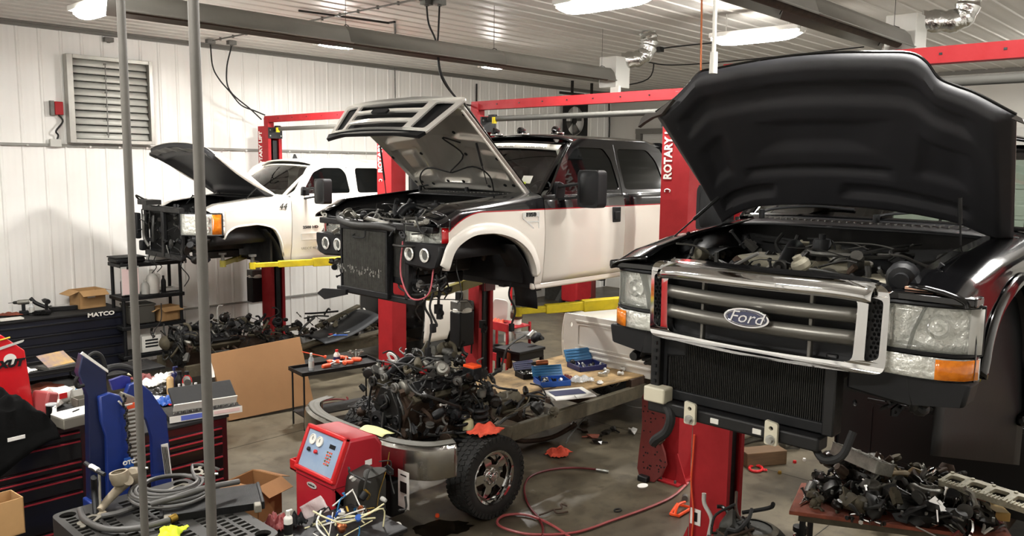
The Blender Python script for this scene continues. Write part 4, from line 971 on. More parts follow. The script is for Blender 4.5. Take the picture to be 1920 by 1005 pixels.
clutter(T2, (.05,.2,-.85,-.32,.55,1.05), 26, 33, ('black_plastic','black_metal','black_plastic','grey_metal'), .6); clutter(T2, (.03,.12,.5,.85,.55,1.05), 14, 37, ('black_plastic','dark_metal','black_metal','grey_metal'), .9); hoses(T2, (.05,.2,-.85,-.3,.5,1.0), 12, 34, (.004,.012), ('black_rubber','hose_rubber'))
hoses(T2, (.1,.6,-.75,-.35,.25,.75), 8, 35, (.005,.01)); clutter(T2, (.1,.5,-.75,-.3,.4,.7), 12, 36, ('black_plastic','black_metal','dark_metal'), .6)
G().box((.35,-.62,1.10), (.34,.2,.2)).build('battery', 'black_plastic', T2, bevel=.01); G().box((.5,-.55,1.18), (.09,.07,.05)).build('battery_clamp', 'red_plastic', T2, bevel=.01)
G().box((.95,.55,1.15), (.4,.3,.22)).build('air_box', 'black_plastic', T2, bevel=.03)
# underbody seen below the cab
g = G()
for s in (-1,1): g.bx(1.3,3.7,s*.45-.04,s*.45+.04,.45,.53)
for x in (1.5,2.6,3.6): g.bx(x-.04,x+.04,-.8,.8,.43,.5)
g.build('underbody_rails', 'black_metal', T2, bevel=.005)
for k, (x, y, L_) in enumerate(((.15,-.62,.55),(.1,-.75,.3),(1.2,-.7,.45))):
    g = G(); g.tube([(x,y,.55),(x-.02,y+.02,.4),(x+.03,y-.02,.25),(x,y,.55-L_)], .012, 6); w_ = g.build('hanging_wire', 'black_rubber', T2)
    G().box((x,y,.55-L_-.03), (.05,.04,.08)).build('wire_plug', 'black_plastic', w_, bevel=.004)
# hood 2 with its grille
F = [at(866,193,x=5.10), at(828,183,x=5.2), at(780,180,x=5.22), at(720,184,x=5.2), at(655,201,x=5.10)]
F = [V((5.12,5.43,3.93)), V((5.2,5.62,4.0)), V((5.22,6.3,4.05)), V((5.2,7.0,4.01)), V((5.10,7.18,3.95))]
B = [V((6.10,5.50,3.13)), V((6.02,5.75,3.15)), V((5.93,6.3,3.17)), V((6.02,6.85,3.16)), V((6.10,7.1,3.13))]
def rel2(i, j):
    return (pocket(i,j,.10,.36,.18,.50,.05,.02)+pocket(i,j,.64,.90,.18,.50,.05,.02)+pocket(i,j,.15,.31,.24,.44,-.03,.02)+pocket(i,j,.69,.85,.24,.44,-.03,.02)+pocket(i,j,.40,.60,.10,.62,.045,.02)
      +pocket(i,j,.12,.40,.58,.86,.05,.03)+pocket(i,j,.60,.88,.58,.86,.05,.03)+pocket(i,j,.3,.7,.05,.11,.012,.02))
h2_, pt2, n2_ = hood_loft(T2, F, B, math.radians(41), 'hood', 'black_gloss', 'hood_inner_silver', rel2, crown=.05, skin=.06)
g = G(); rn = random.Random(9)
for (i, j) in ((.08,.14),(.2,.12),(.32,.09),(.45,.12),(.55,.12),(.68,.09),(.8,.12),(.92,.14),(.06,.45),(.94,.45),(.37,.42),(.63,.42),(.37,.66),(.63,.66),(.5,.72),(.2,.9),(.8,.9),(.42,.88),(.58,.88)):
    p = pt2(i, j)-n2_*.063; g.cyl(p, p-n2_*.006, .020, n=8)
g.build('hood_plugs', 'black_plastic', h2_, world=True, kind='stuff')
g = G(); g.tube([pt2(.30,.0)-n2_*.1, pt2(.28,.22)-n2_*.09, pt2(.36,.30)-n2_*.08, pt2(.5,.22)-n2_*.08, pt2(.38,.42)-n2_*.08, pt2(.44,.6)-n2_*.08, pt2(.36,.56)-n2_*.08], .008, 6); g.build('washer_hose', 'black_rubber', h2_, world=True)
g = G(); g.tube([pt2(.5,.22)-n2_*.08, pt2(.64,.27)-n2_*.08, pt2(.78,.16)-n2_*.08, pt2(.8,-.04)-n2_*.1], .008, 6); g.build('washer_hose', 'black_rubber', h2_, world=True)
strut(T2, at(713,275,y=7.1), at(727,388,y=7.1)); strut(T2, at(893,268,y=5.6), at(913,345,y=5.62))
# grille on the hood: plate coordinates u across (far->near), v down the grille
P0 = V((5.10,7.20,3.96)); Pu = V((0,-1,0)); Pv = V((-.34,0,-.315)); Lg = 1.80; Hg = Pv.length
MG = mx(P0, Pu, Pv)
fr = rpoly([(0,-.02),(Lg,-.02),(Lg-.02,Hg),(.02,Hg)], .05, 4)
hl = [rpoly([(.36,.045),(Lg-.40,.045),(Lg-.40,.135),(.36,.135)],.02), rpoly([(.36,.18),(Lg-.40,.18),(Lg-.40,.275),(.36,.275)],.02), rpoly([(.36,.32),(Lg-.40,.32),(Lg-.40,.405),(.36,.405)],.02),
      rpoly([(.07,.05),(.30,.05),(.30,.40),(.10,.40)],.03), rpoly([(Lg-.30,.05),(Lg-.07,.05),(Lg-.10,.40),(Lg-.30,.40)],.03)]
def bendg(g0, k=.10):
    out = []
    for v in g0.v:
        u = (P0.y-v.y)/Lg; d = (2*u-1)**2; vv = max(0, min(1, (P0.z-v.z)/.32)); out.append(V((v.x+k*d*.72-.05, v.y+(2*u-1)*.16*vv, v.z-k*d*.3+.05)))
    g0.v = out; return g0
g = G(); g.prism(dens(fr), -.018, MG, [dens(h) for h in hl]); bendg(g); gr = g.build('grille', mat('silver_grille','dedcd6',.28,metal=.45), T2, world=True, bevel=.008)
g = G(); g.prism(dens(rpoly([(.03,.02),(Lg-.03,.02),(Lg-.05,Hg-.03),(.05,Hg-.03)],.04)), .012, MG @ T(0,0,.001)); bendg(g); g.build('grille_backing', 'black_plastic', gr, world=True)
for k in range(0):
    v0 = (.09,.228,.362)[k]; g = G(); g.prism(dens(rpoly([(.37,v0-.012),(Lg-.41,v0-.012),(Lg-.41,v0+.012),(.37,v0+.012)],.008)), -.012, MG @ T(0,0,.0)); bendg(g); g.build('grille_bar', 'black_gloss', gr, world=True)
g = G(); g.prism(rpoly([(Lg/2-.13,.20),(Lg/2+.13,.20),(Lg/2+.13,.255),(Lg/2-.13,.255)],.027,4), -.02, MG @ T(0,0,-.05)); bendg(g); g.build('emblem_mount', 'black_plastic', gr, world=True)
g = G(); g.prism(dens([(0.02,0),(Lg-.02,0),(Lg-.06,.06),(Lg*.75,.045),(Lg*.5,.06),(Lg*.25,.045),(.06,.075)]), .035, MG @ T(0,Hg-.01,-.03)); bendg(g); g.build('grille_lower_seal', 'black_plastic', gr, world=True)
g = G(); g.tube([pt2(0,j/10)-n2_*.055+V((0,-.004,0)) for j in range(11)], .011, 6, 0); g.build('hood_side_lip', 'white_paint', h2_, world=True)
# ================================================================== truck 1: white pickup by the wall
O1 = V((5.05, 11.65, 1.55))
T1 = thing('pickup_truck_cab', 'white pickup cab raised on the far left lift, hood open, grille and bumper removed', 'truck', O1)
p1 = dict(W=.98, xf=.30, rocker=.40, belt=1.37, paint='white_paint', upper='white_paint',
  arch=[(.30,.86),(.46,.86),(.461,.80),(.52,.88),(.63,.945),(.96,.97),(1.14,.93),(1.24,.87),(1.33,.71),(1.39,.43),(1.44,.40),(1.5,.40)],
  lip=[(.46,.78),(.52,.88),(.63,.945),(.82,.965),(.96,.97),(1.14,.93),(1.24,.87),(1.33,.71),(1.38,.48)],
  shoulder=[(.30,1.18),(.45,1.25),(.75,1.29),(1.17,1.35),(1.5,1.38)],
  taper=[(.30,.05),(.6,.02),(1.0,0)], flare=.012, flare_h=.02, liner=(1.1,1.36,.38,.9),
  doors=[1.51,2.60,3.55], handle_z=1.16, handle=(.2,.025,.04), handle_mat='white_paint', ybelt=.94, tumble=.30, roofz=1.87, roofx=(1.98,3.5), fw=.30,
  green=rpoly([(1.46,1.37),(1.62,1.45),(1.90,1.79),(2.05,1.87),(3.4,1.87),(3.5,1.8),(3.55,1.37)], .03),
  windows=[rpoly([(1.72,1.40),(1.98,1.72),(2.16,1.79),(2.50,1.79),(2.58,1.70),(2.60,1.40)], .05), rpoly([(2.74,1.40),(2.76,1.79),(3.2,1.79),(3.32,1.70),(3.38,1.40)], .05)],
  gapz=[(0,1.8)], wsh=((1.22,1.40),(1.95,1.83)))
cab(T1, p1)
for s in (-1, 1): truck_mirror(T1, 1.74, s*.93, 1.38, s)
G().prism([(-.06,0),(.06,0),(.02,.02),(-.01,.08),(-.03,.08)], .02, mx((2.2,.0,1.92),(1,0,0),(0,0,1))).build('roof_antenna', 'black_plastic', T1)
txt('44', .14, mx((1.36,-.985,1.22),(1,0,0),(0,0,1)), 'black_gloss', T1, sx=.9, shear=.3, label='black 44 on the fender')
txt('2500 HD', .055, mx((1.82,-.992,.90),(1,0,0),(0,0,1)), 'black_gloss', T1, sx=1.3, bold=.002)
txt('USDOT 462485', .05, mx((1.85,-.962,.58),(1,0,0),(0,0,1)), 'trim_grey', T1, sx=1.1)
g = G(); g.prism(rpoly([(-.3,-.05),(.3,-.05),(.3,.05),(-.3,.05)],.012), .008, mx((1.95,-.99,.76),(1,0,0),(0,0,1)), [rpoly([(-.292,-.042),(.292,-.042),(.292,.042),(-.292,.042)],.01)]); g.build('side_moulding', 'light_grey', T1)
for s in (-1, 1):
    pl = [(-.02,.62*s),(.06,.74*s),(.16,.86*s),(.30,.93*s),(.43,.955*s)]
    h = head_lamp(T1, pl, .845, 1.15, bowls=((.3,.7,.06),(.3,.28,.06),(.55,.7,.055),(.55,.28,.055)), amber=(.74,.98,.05,.95), house='black_plastic')
g = G(); g.bx(-.02,.06,-.62,.62,1.14,1.22); g.bx(.0,.05,-.62,-.55,.5,1.15); g.bx(.0,.05,.55,.62,.5,1.15); g.bx(-.01,.06,-.6,.6,.48,.56); g.bx(-.02,.04,-.08,.0,.5,1.15)
g.build('radiator_support', 'black_metal', T1, bevel=.01)
radiator(T1, Matrix(((0,0,-1,O1.x+.07),(1,0,0,O1.y-.55),(0,1,0,O1.z+.55),(0,0,0,1))), 1.1, .58, t=.05, fins=60)
g = G(); g.bx(-.12,-.04,.60,.92,.72,1.1); g.bx(-.1,-.02,.5,.6,.55,.7); g.build('air_duct', 'black_plastic', T1, bevel=.02)
G().lathe([(.035,0),(.06,.005),(.065,.02),(.04,.03),(.0,.035)], (-.06,-.45,.72), (-1,0,0), 18).build('horn', 'dark_metal', T1)
g = G(); g.tube([(-.05,.48,1.08),(-.08,.44,.95),(-.07,.46,.75),(-.05,.35,.62)], .022, 8); g.build('hose', 'grey_metal', T1)
g = G(); g.tube([(-.05,.15,1.08),(-.09,.10,.9),(-.08,.12,.72)], .02, 8); g.build('hose', 'hose_rubber', T1)
g = G(); g.box((-.04,.3,1.27), (.22,.3,.07)); g.tube([(-.05,.42,1.3),(-.12,.55,1.36),(-.06,.6,1.3),(.0,.5,1.3)], .014, 6, close=True); g.build('hood_latch', 'dark_metal', T1, bevel=.01)
clutter(T1, (.0,.08,-.6,.6,.5,1.2), 34, 51, ('black_plastic','black_metal','black_plastic','dark_metal'), .8); hoses(T1, (-.1,.05,-.6,.6,.45,1.15), 16, 52, (.004,.012), ('black_rubber','hose_rubber','grey_metal'))
clutter(T1, (0,.3,-.85,-.55,.45,.8), 14, 53, ('black_plastic','dark_metal')); 
for k, (x, y, L_) in enumerate(((.05,.5,.35),(.1,-.45,.45),(.0,.2,.3))):
    g = G(); g.tube([(x,y,.55),(x-.04,y+.03,.4),(x+.05,y-.02,.55-L_*.7),(x,y+.03,.55-L_)], .007, 6); g.build('hanging_wire', 'black_rubber', T1)
engine(T1, (.8,0,.55), .75, .6, .55, seed=61, dirty=False, nh=10, nc=18)
clutter(T1, (.2,1.3,-.7,.7,1.05,1.25), 24, 54, ('black_plastic','dark_metal','black_metal')); hoses(T1, (.2,1.3,-.7,.7,1.05,1.25), 10, 55)
G().box((.5,-.55,1.10), (.3,.2,.2)).build('battery', 'black_plastic', T1, bevel=.01)
g = G()
for s in (-1,1): g.bx(1.3,3.5,s*.42-.04,s*.42+.04,.32,.4)
g.build('underbody_rails', 'black_metal', T1, bevel=.005)
F = [V((5.42,10.74,3.50)), V((5.33,10.85,3.60)), V((5.27,11.2,3.655)), V((5.25,11.65,3.67)), V((5.27,12.1,3.65)), V((5.30,12.5,3.60)), V((5.36,12.58,3.55))]
B = [V((6.36,10.80,2.93)), V((6.33,11.0,2.94)), V((6.28,11.3,2.95)), V((6.27,11.65,2.95)), V((6.28,12.0,2.95)), V((6.33,12.3,2.94)), V((6.36,12.5,2.93))]
def rel1(i, j): return pocket(i,j,.12,.88,.10,.80,.035,.06)+pocket(i,j,.2,.45,.86,.96,.02,.02)+pocket(i,j,.55,.8,.86,.96,.02,.02)
h1_, pt1, n1_ = hood_loft(T1, F, B, math.radians(34), 'hood', 'white_paint', 'hood_liner_black', rel1, crown=.09, skin=.07)
for s, nm in ((0.0,0),(1.0,1)):   # outer side flanges in body colour
    g = G(); g.grid(lambda i, j: pt1(s, i)+n1_*.014-n1_*.07*j*(.3+.7*math.sin(i*PI))+V((0,(-.012 if s == 0 else .012),0)), 15, 3); g.build('hood_flange', 'white_paint', h1_, world=True, solid=.004)
g = G(); g.grid(lambda i, j: pt1(.05+.9*i, .90+.09*j)-n1_*(.075+.01*math.sin(i*40)), 40, 4); g.build('latch_panel', 'grey_metal', h1_, world=True, solid=.004)
strut(T1, pt1(.95,.25)-n1_*.07, V((5.9,12.45,2.85))); strut(T1, pt1(.05,.25)-n1_*.07, V((5.95,10.95,2.85)))
# ================================================================== truck 3: black, nearest
O3 = V((3.95, 1.94, 1.50))
T3 = thing('pickup_truck_cab', 'black pickup front end nearest the camera with wide chrome grille and raised black hood', 'truck', O3)
p3 = dict(W=1.02, xf=.0, rocker=.50, belt=1.55, paint='black_gloss', upper='black_gloss',
  arch=[(.0,1.30),(.13,1.30),(.131,.92),(.22,.94),(.27,1.10),(.42,1.24),(.70,1.33),(.98,1.33),(1.22,1.22),(1.38,1.02),(1.45,.8),(1.5,.6),(1.52,.48),(1.54,.48)],
  lip=[(.22,.95),(.27,1.10),(.42,1.24),(.70,1.33),(.98,1.33),(1.22,1.22),(1.38,1.02),(1.47,.75)],
  shoulder=[(.0,1.36),(.2,1.42),(.6,1.48),(1.0,1.51),(1.55,1.55)],
  taper=[(.0,.04),(.3,.02),(.7,0)], flare=.03, flare_h=.05, liner=None,
  doors=[1.55,2.75,3.75], handle_z=1.25, handle=(.15,.02,.05), handle_mat='chrome', ybelt=.97, tumble=.25, roofz=2.12, roofx=(2.1,3.66),
  green=rpoly([(1.56,1.55),(1.64,1.62),(1.9,1.9),(2.08,2.07),(2.2,2.12),(3.4,2.12),(3.6,2.05),(3.75,1.55)], .03),
  windows=[rpoly([(1.85,1.58),(2.0,1.9),(2.18,2.02),(2.6,2.02),(2.68,1.9),(2.72,1.58)], .05), rpoly([(2.82,1.58),(2.82,2.02),(3.4,2.02),(3.55,1.9),(3.62,1.58)], .06)],
  gapz=[(0,2.05)], wsh=((1.30,1.60),(1.98,2.06)), noseat=1, bwl=.22)
cab(T3, p3)
for s in (-1, 1): truck_mirror(T3, 1.75, s*.97, 1.52, s)
for s in (-1, 1):
    pl = [(.02,.62*s),(.02,.74*s),(.035,.86*s),(.08,.95*s),(.17,1.0*s)]
    h = head_lamp(T3, pl, 1.07, 1.295, bowls=((.45,.5,.05),), house='black_plastic')
    g = G(); g.grid(lambda i, j: (lerp([(0,.02),(.4,.02),(.7,.04),(.9,.09),(1,.17)], i), s*(.62+.38*i), .955+.10*j), 15, 5); tl = g.build('turn_lamp', 'lamp_reflector', T3, solid=.004)
    g = G(); g.grid(lambda i, j: (lerp([(0,.02),(.4,.02),(.7,.04),(.9,.09),(1,.17)], i)-.014, s*(.62+.38*i), .955+.10*j), 15, 3); g.build('turn_lens', 'cloudy_lens', tl, solid=.003)
    g = G(); g.grid(lambda i, j: (lerp([(0,.02),(.4,.02),(.7,.04),(.9,.09),(1,.17)], .62+.38*i)-.018, s*(.62+.38*(.62+.38*i)), .958+.094*j), 9, 3); g.build('amber_section', 'amber_lens', tl, solid=.003)
    g = G(); g.grid(lambda i, j: (.10+.06*i, s*(.965+.04*i), 1.075+.21*j), 3, 4); g.build('side_reflector', 'light_grey', T3, solid=.004)
    g = G(); g.bx(.03,.16,s*.60,s*1.0,1.30,1.345); g.build('header_panel', 'black_gloss', T3, bevel=.01)
    g = G(); g.prism([(.45*s,.95),(1.0*s,.95),(.98*s,.84),(.70*s,.80),(.45*s,.83)], .16, mx((.05,0,0),(0,1,0),(0,0,1))); g.build('valance', 'black_plastic', T3, bevel=.015)
# grille
Wg = .655
frame_o = dens(rpoly([(-Wg,.97),(-Wg+.03,.945),(Wg-.03,.945),(Wg,.97),(Wg,1.345),(Wg-.06,1.385),(-Wg+.06,1.385),(-Wg,1.345)], .05, 4), .05)
mid_h = dens(rpoly([(-.515,.99),(.515,.99),(.525,1.305),(-.525,1.305)], .045, 4), .05)
sl = [dens(rpoly([(s*.565,1.00),(s*.625,1.02),(s*.63,1.30),(s*.57,1.315)], .02, 3), .05) for s in (-1,1)]
g = G(); g.prism(frame_o, .06, mx((-.13,0,0),(0,1,0),(0,0,1)), [mid_h]+sl); bent(g, .10, .65); gf = g.build('grille_frame', 'chrome', T3, bevel=.018)
g = G(); g.grid(lambda i, j: (-.150+.10*((2*i-1)*.60/.65)**2+.09*j*j-.022*math.sin(j*PI), .585*(2*i-1), 1.302+.10*j-.02*abs(2*i-1)**6), 33, 7); g.build('grille_top_band', 'chrome', gf, solid=.006)
g = G(); g.prism(dens(rpoly([(-.53,.98),(.53,.98),(.53,1.33),(-.53,1.33)],.04)), .01, mx((-.05,0,0),(0,1,0),(0,0,1))); bent(g,.10,.65); g.build('grille_backing', 'black_plastic', gf)
for z in (1.215, 1.105):
    g = G(); g.grid(lambda i, j: (-.10+.10*((2*i-1)*.525/.65)**2-.022*math.sin(j*2*PI*.5), .53*(2*i-1), z-.034+.068*j), 25, 9); g.build('grille_bar', 'graphite_bar', gf, solid=.012)
for y in (-.30, .30):
    for (z0, z1) in ((.985,1.085),(1.125,1.195),(1.235,1.32)):
        g = G(); g.bx(-.085,-.05,y-.009,y+.009,z0,z1); bent(g,.10,.65); g.build('grille_strut', 'graphite_bar', gf, bevel=.004)
for s in (-1, 1):
    g = G(); holes = []
    for r in range(13):
        for c in range(3):
            cy_ = s*(.580+c*.018+(.009 if r % 2 else 0)); cz_ = 1.025+r*.0215
            holes.append([(cy_+.0075*math.cos(a*PI/3), cz_+.0095*math.sin(a*PI/3)) for a in range(6)])
    g.prism([(s*.56,1.0),(s*.64,1.0),(s*.64,1.32),(s*.56,1.32)], .006, mx((-.09,0,0),(0,1,0),(0,0,1)), holes); bent(g,.10,.65); g.build('honeycomb_mesh', 'black_metal', gf)
    g = G(); g.bx(-.07,-.05,s*.56,s*.64,1.0,1.32); bent(g,.10,.65); g.build('mesh_backing', 'black_plastic', gf)
oval = [(.125*math.cos(2*PI*k/40), .050*math.sin(2*PI*k/40)) for k in range(40)]
g = G(); g.prism(oval, .02, mx((-.155,-.005,1.148),(0,1,0),(0,0,1))); em = g.build('emblem', 'chrome', gf, bevel=.006)
g = G(); g.prism([(x*.90, y*.84) for x, y in oval], .008, mx((-.160,-.005,1.148),(0,1,0),(0,0,1))); g.build('emblem_field', mat('emblem_blue','0b1b4a',.2,coat=1), em)
txt('Ford', .085, mx((-.1625,-.005,1.15),(0,-1,0),(0,0,1)), 'chrome', em, sx=1.15, shear=.35, ext=.0015)
g = G(); g.tube([(-.161, -.005+.104*math.cos(2*PI*k/40), 1.148+.036*math.sin(2*PI*k/40)) for k in range(40)], .0022, 5, 0, close=True); g.build('emblem_ring', 'chrome', em)
# radiator and crossmember under the grille
radiator(T3, Matrix(((0,0,-1,O3.x+.06),(1,0,0,O3.y-.36),(0,1,0,O3.z+.60),(0,0,0,1))), .95, .36, t=.06, fins=80, fm='dark_metal')
for a_, b_ in ((-.42,-.36),(.60,.66)): G().bx(.0,.11,a_,b_,.58,1.0).build('radiator_support', 'black_metal', T3, bevel=.008)
g = G(); g.bx(-.02,.10,-.36,.66,.49,.565); g.build('crossmember', 'black_metal', T3, bevel=.012)
g = G()
for k in range(8): g.bx(-.021,-.012,.610,.625,.62+k*.045,.64+k*.045)
g.build('support_slots', 'black_plastic', T3, kind='stuff')
for (y, z) in ((.36,.54),(-.12,.54)):
    g = G(); g.prism(rpoly([(-.035,-.06),(.035,-.06),(.035,.07),(-.035,.06)],.012), .02, mx((-.05,y,z),(0,1,0),(0,0,1)), [[(.012*math.cos(a*PI/4),.03+.012*math.sin(a*PI/4)) for a in range(8)]]); bk = g.build('mount_bracket', mat('cream_metal','c9c3ae',.5), T3, bevel=.003)
    G().cyl((-.05,y,z-.03),(-.075,y,z-.03),.018,n=6).cyl((-.05,y,z-.03),(-.056,y,z-.03),.026,n=14).build('bolt', 'bright_aluminium', bk)
for y in (.22,-.03): G().box((-.022,y,.525), (.006,.05,.03)).build('slot_plate', 'white_plastic', T3, bevel=.004)
G().box((.0,.60,.60), (.1,.14,.09)).build('bracket', 'cream_metal', T3, bevel=.01)
g = G(); g.tube([(.05,.62,.58),(-.02,.5,.5),(-.02,.52,.40),(-.03,.58,.34),(.0,.62,.30)], .028, 9); g.build('radiator_hose', 'black_rubber', T3)
g = G(); g.tube([(.05,-.30,.52),(.0,-.38,.46),(.0,-.47,.50),(.05,-.50,.62)], .02, 8); g.build('hose', 'black_rubber', T3)
clutter(T3, (.15,.4,-.85,-.50,.72,.88), 8, 71, ('black_plastic','black_metal'), .7); clutter(T3, (.1,.3,.6,.9,.6,.85), 8, 73, ('black_plastic','dark_metal'))
# engine bay
engine(T3, (.72,0,.80), .85, .78, .62, seed=77, dirty=True, nh=20, nc=34)
g = G(); g.box((.38,-.02,1.30), (.42,1.0,.05)); g.box((.62,.05,1.36), (.30,.7,.07)); g.box((.35,-.48,1.30),(.3,.2,.12)); g.build('engine_shroud', 'dusty_engine', T3, bevel=.02)
g = G(); g.prism([(0,0),(.42,.02),(.5,-.06),(.30,-.10),(.05,-.08)], .05, mx((.22,.62,1.30),(0,-1,0),(.2,0,1))); g.build('shroud_flap', 'dusty_engine', T3, bevel=.006)
g = G(); g.tube([(.6,-.55,1.22),(.75,-.4,1.32),(.95,-.2,1.36),(1.05,.25,1.36)], .055, 12); g.build('intake_tube', 'black_plastic', T3)
g = G(); g.box((.85,.12,1.33), (.05,.42,.035)); g.build('red_fuel_rail', 'red_plastic', T3, bevel=.008, label='dusty red strip on the engine')
g = G(); g.lathe([(0,-.1),(.11,-.1),(.13,-.06),(.13,.06),(.11,.1),(0,.1)], (.4,-.52,1.16), (0,1,0), 20); g.build('filter_housing', mat('dusty_tan','8a8068',.7,n=.4,ns=8), T3)
g = G(); g.lathe([(0,0),(.05,0),(.05,.03),(.035,.04),(0,.04)], (.3,-.6,1.25), (-.4,0,1), 14); g.build('filler_cap', 'light_grey', T3)
G().box((.42,.60,1.18), (.3,.22,.2)).build('battery', 'black_plastic', T3, bevel=.01)
bb = (.15,1.2,-.8,.8,1.26,1.42)
hoses(T3, bb, 26, 81, (.005,.014), ('black_rubber','hose_rubber','dark_metal','grey_metal')); clutter(T3, bb, 56, 82, ('black_plastic','dark_metal','dusty_engine','grey_metal','black_metal'))
clutter(T3, (.08,.5,-.85,-.45,1.15,1.32), 20, 83, ('brass','cast_aluminium','dark_metal','light_grey'), .7)
g = G(); g.bx(.03,.12,-.62,.62,1.30,1.345); g.build('upper_tie_bar', 'black_metal', T3, bevel=.01)
g = G(); g.box((.06,-.37,1.35), (.07,.17,.004), rz=.1); lb = g.build('warning_label', 'white_plastic', T3); G().box((.06,-.38,1.353), (.05,.09,.003), rz=.4).build('label_print', 'red_plastic', lb)
G().box((.10,-.78,1.355), (.03,.20,.012)).build('trim_strip', mat('peach_strip','c79a80',.6), T3)
# hood 3
ed = [(1905,218),(1830,178),(1790,163),(1758,148),(1735,118),(1705,102),(1640,100),(1560,101),(1480,107),(1400,119),(1340,131),(1310,138),(1285,165),(1262,188),(1228,212)]
F = [at(u, v, x=4.16+.10*abs(k-7)/7) for k, (u, v) in enumerate(ed)]
rb = [(1900,447),(1850,432),(1800,412),(1740,399),(1690,392),(1630,385),(1560,380),(1510,379),(1465,380),(1430,383),(1405,390),(1390,396),(1378,402),(1368,408),(1358,415)]
B = [at(u, v, x=5.22-.10*math.sin(k/14*PI)) for k, (u, v) in enumerate(rb)]
def rel3(i, j):
    return (pocket(i,j,.10,.42,.10,.20,.03,.02)+pocket(i,j,.58,.90,.10,.20,.03,.02)+pocket(i,j,.30,.70,.24,.34,.028,.05)+pocket(i,j,.08,.28,.3,.62,.03,.07)+pocket(i,j,.72,.92,.3,.62,.03,.07)
      +pocket(i,j,.34,.66,.40,.66,.03,.09)+pocket(i,j,.06,.94,.72,.90,.035,.06))
h3_, pt3, n3_ = hood_loft(T3, F, B, math.radians(42), 'hood', 'black_gloss', 'hood_liner_black', rel3, crown=.04, skin=.06, nu=61, nv=31)
g = G(); g.tube([p+n3_*.012 for p in spline(F, 4)], .006, 6, 0); g.build('hood_edge', 'black_gloss', h3_, world=True)
g = G(); tip = [at(u, v, x=4.2) for u, v in ((1228,212),(1242,200),(1262,186),(1247,205),(1240,214),(1222,220),(1206,230),(1196,238),(1202,222),(1212,212))]
g.add([p for p in tip]+[p+V((.03,0,-.005)) for p in tip], [tuple(range(10)), tuple(range(19,9,-1))]+[(i,(i+1)%10,(i+1)%10+10,i+10) for i in range(10)]); g.build('hood_corner', mat('highlit_black','3a342e',.5,n=.3,ns=6), h3_, world=True)  # grey-brown highlight on the black hood put into the corner's colour
tip = [at(u, v, x=4.2) for u, v in ((1905,216),(1917,222),(1921,232),(1912,228),(1896,222))]
g = G(); g.add([p for p in tip]+[p+V((.03,0,-.005)) for p in tip], [tuple(range(5)), tuple(range(9,4,-1))]+[(i,(i+1)%5,(i+1)%5+5,i+5) for i in range(5)]); g.build('hood_corner', 'highlit_black', h3_, world=True)
strut(T3, at(1348,370,x=4.75), at(1262,445,x=4.45)); strut(T3, at(1800,370,x=4.7), at(1801,460,x=4.75))
g = G(); g.bx(1.6,3.7,.40,.48,.36,.46); g.bx(1.6,3.7,-.48,-.40,.36,.46); g.build('underbody_rails', 'black_metal', T3, bevel=.005)
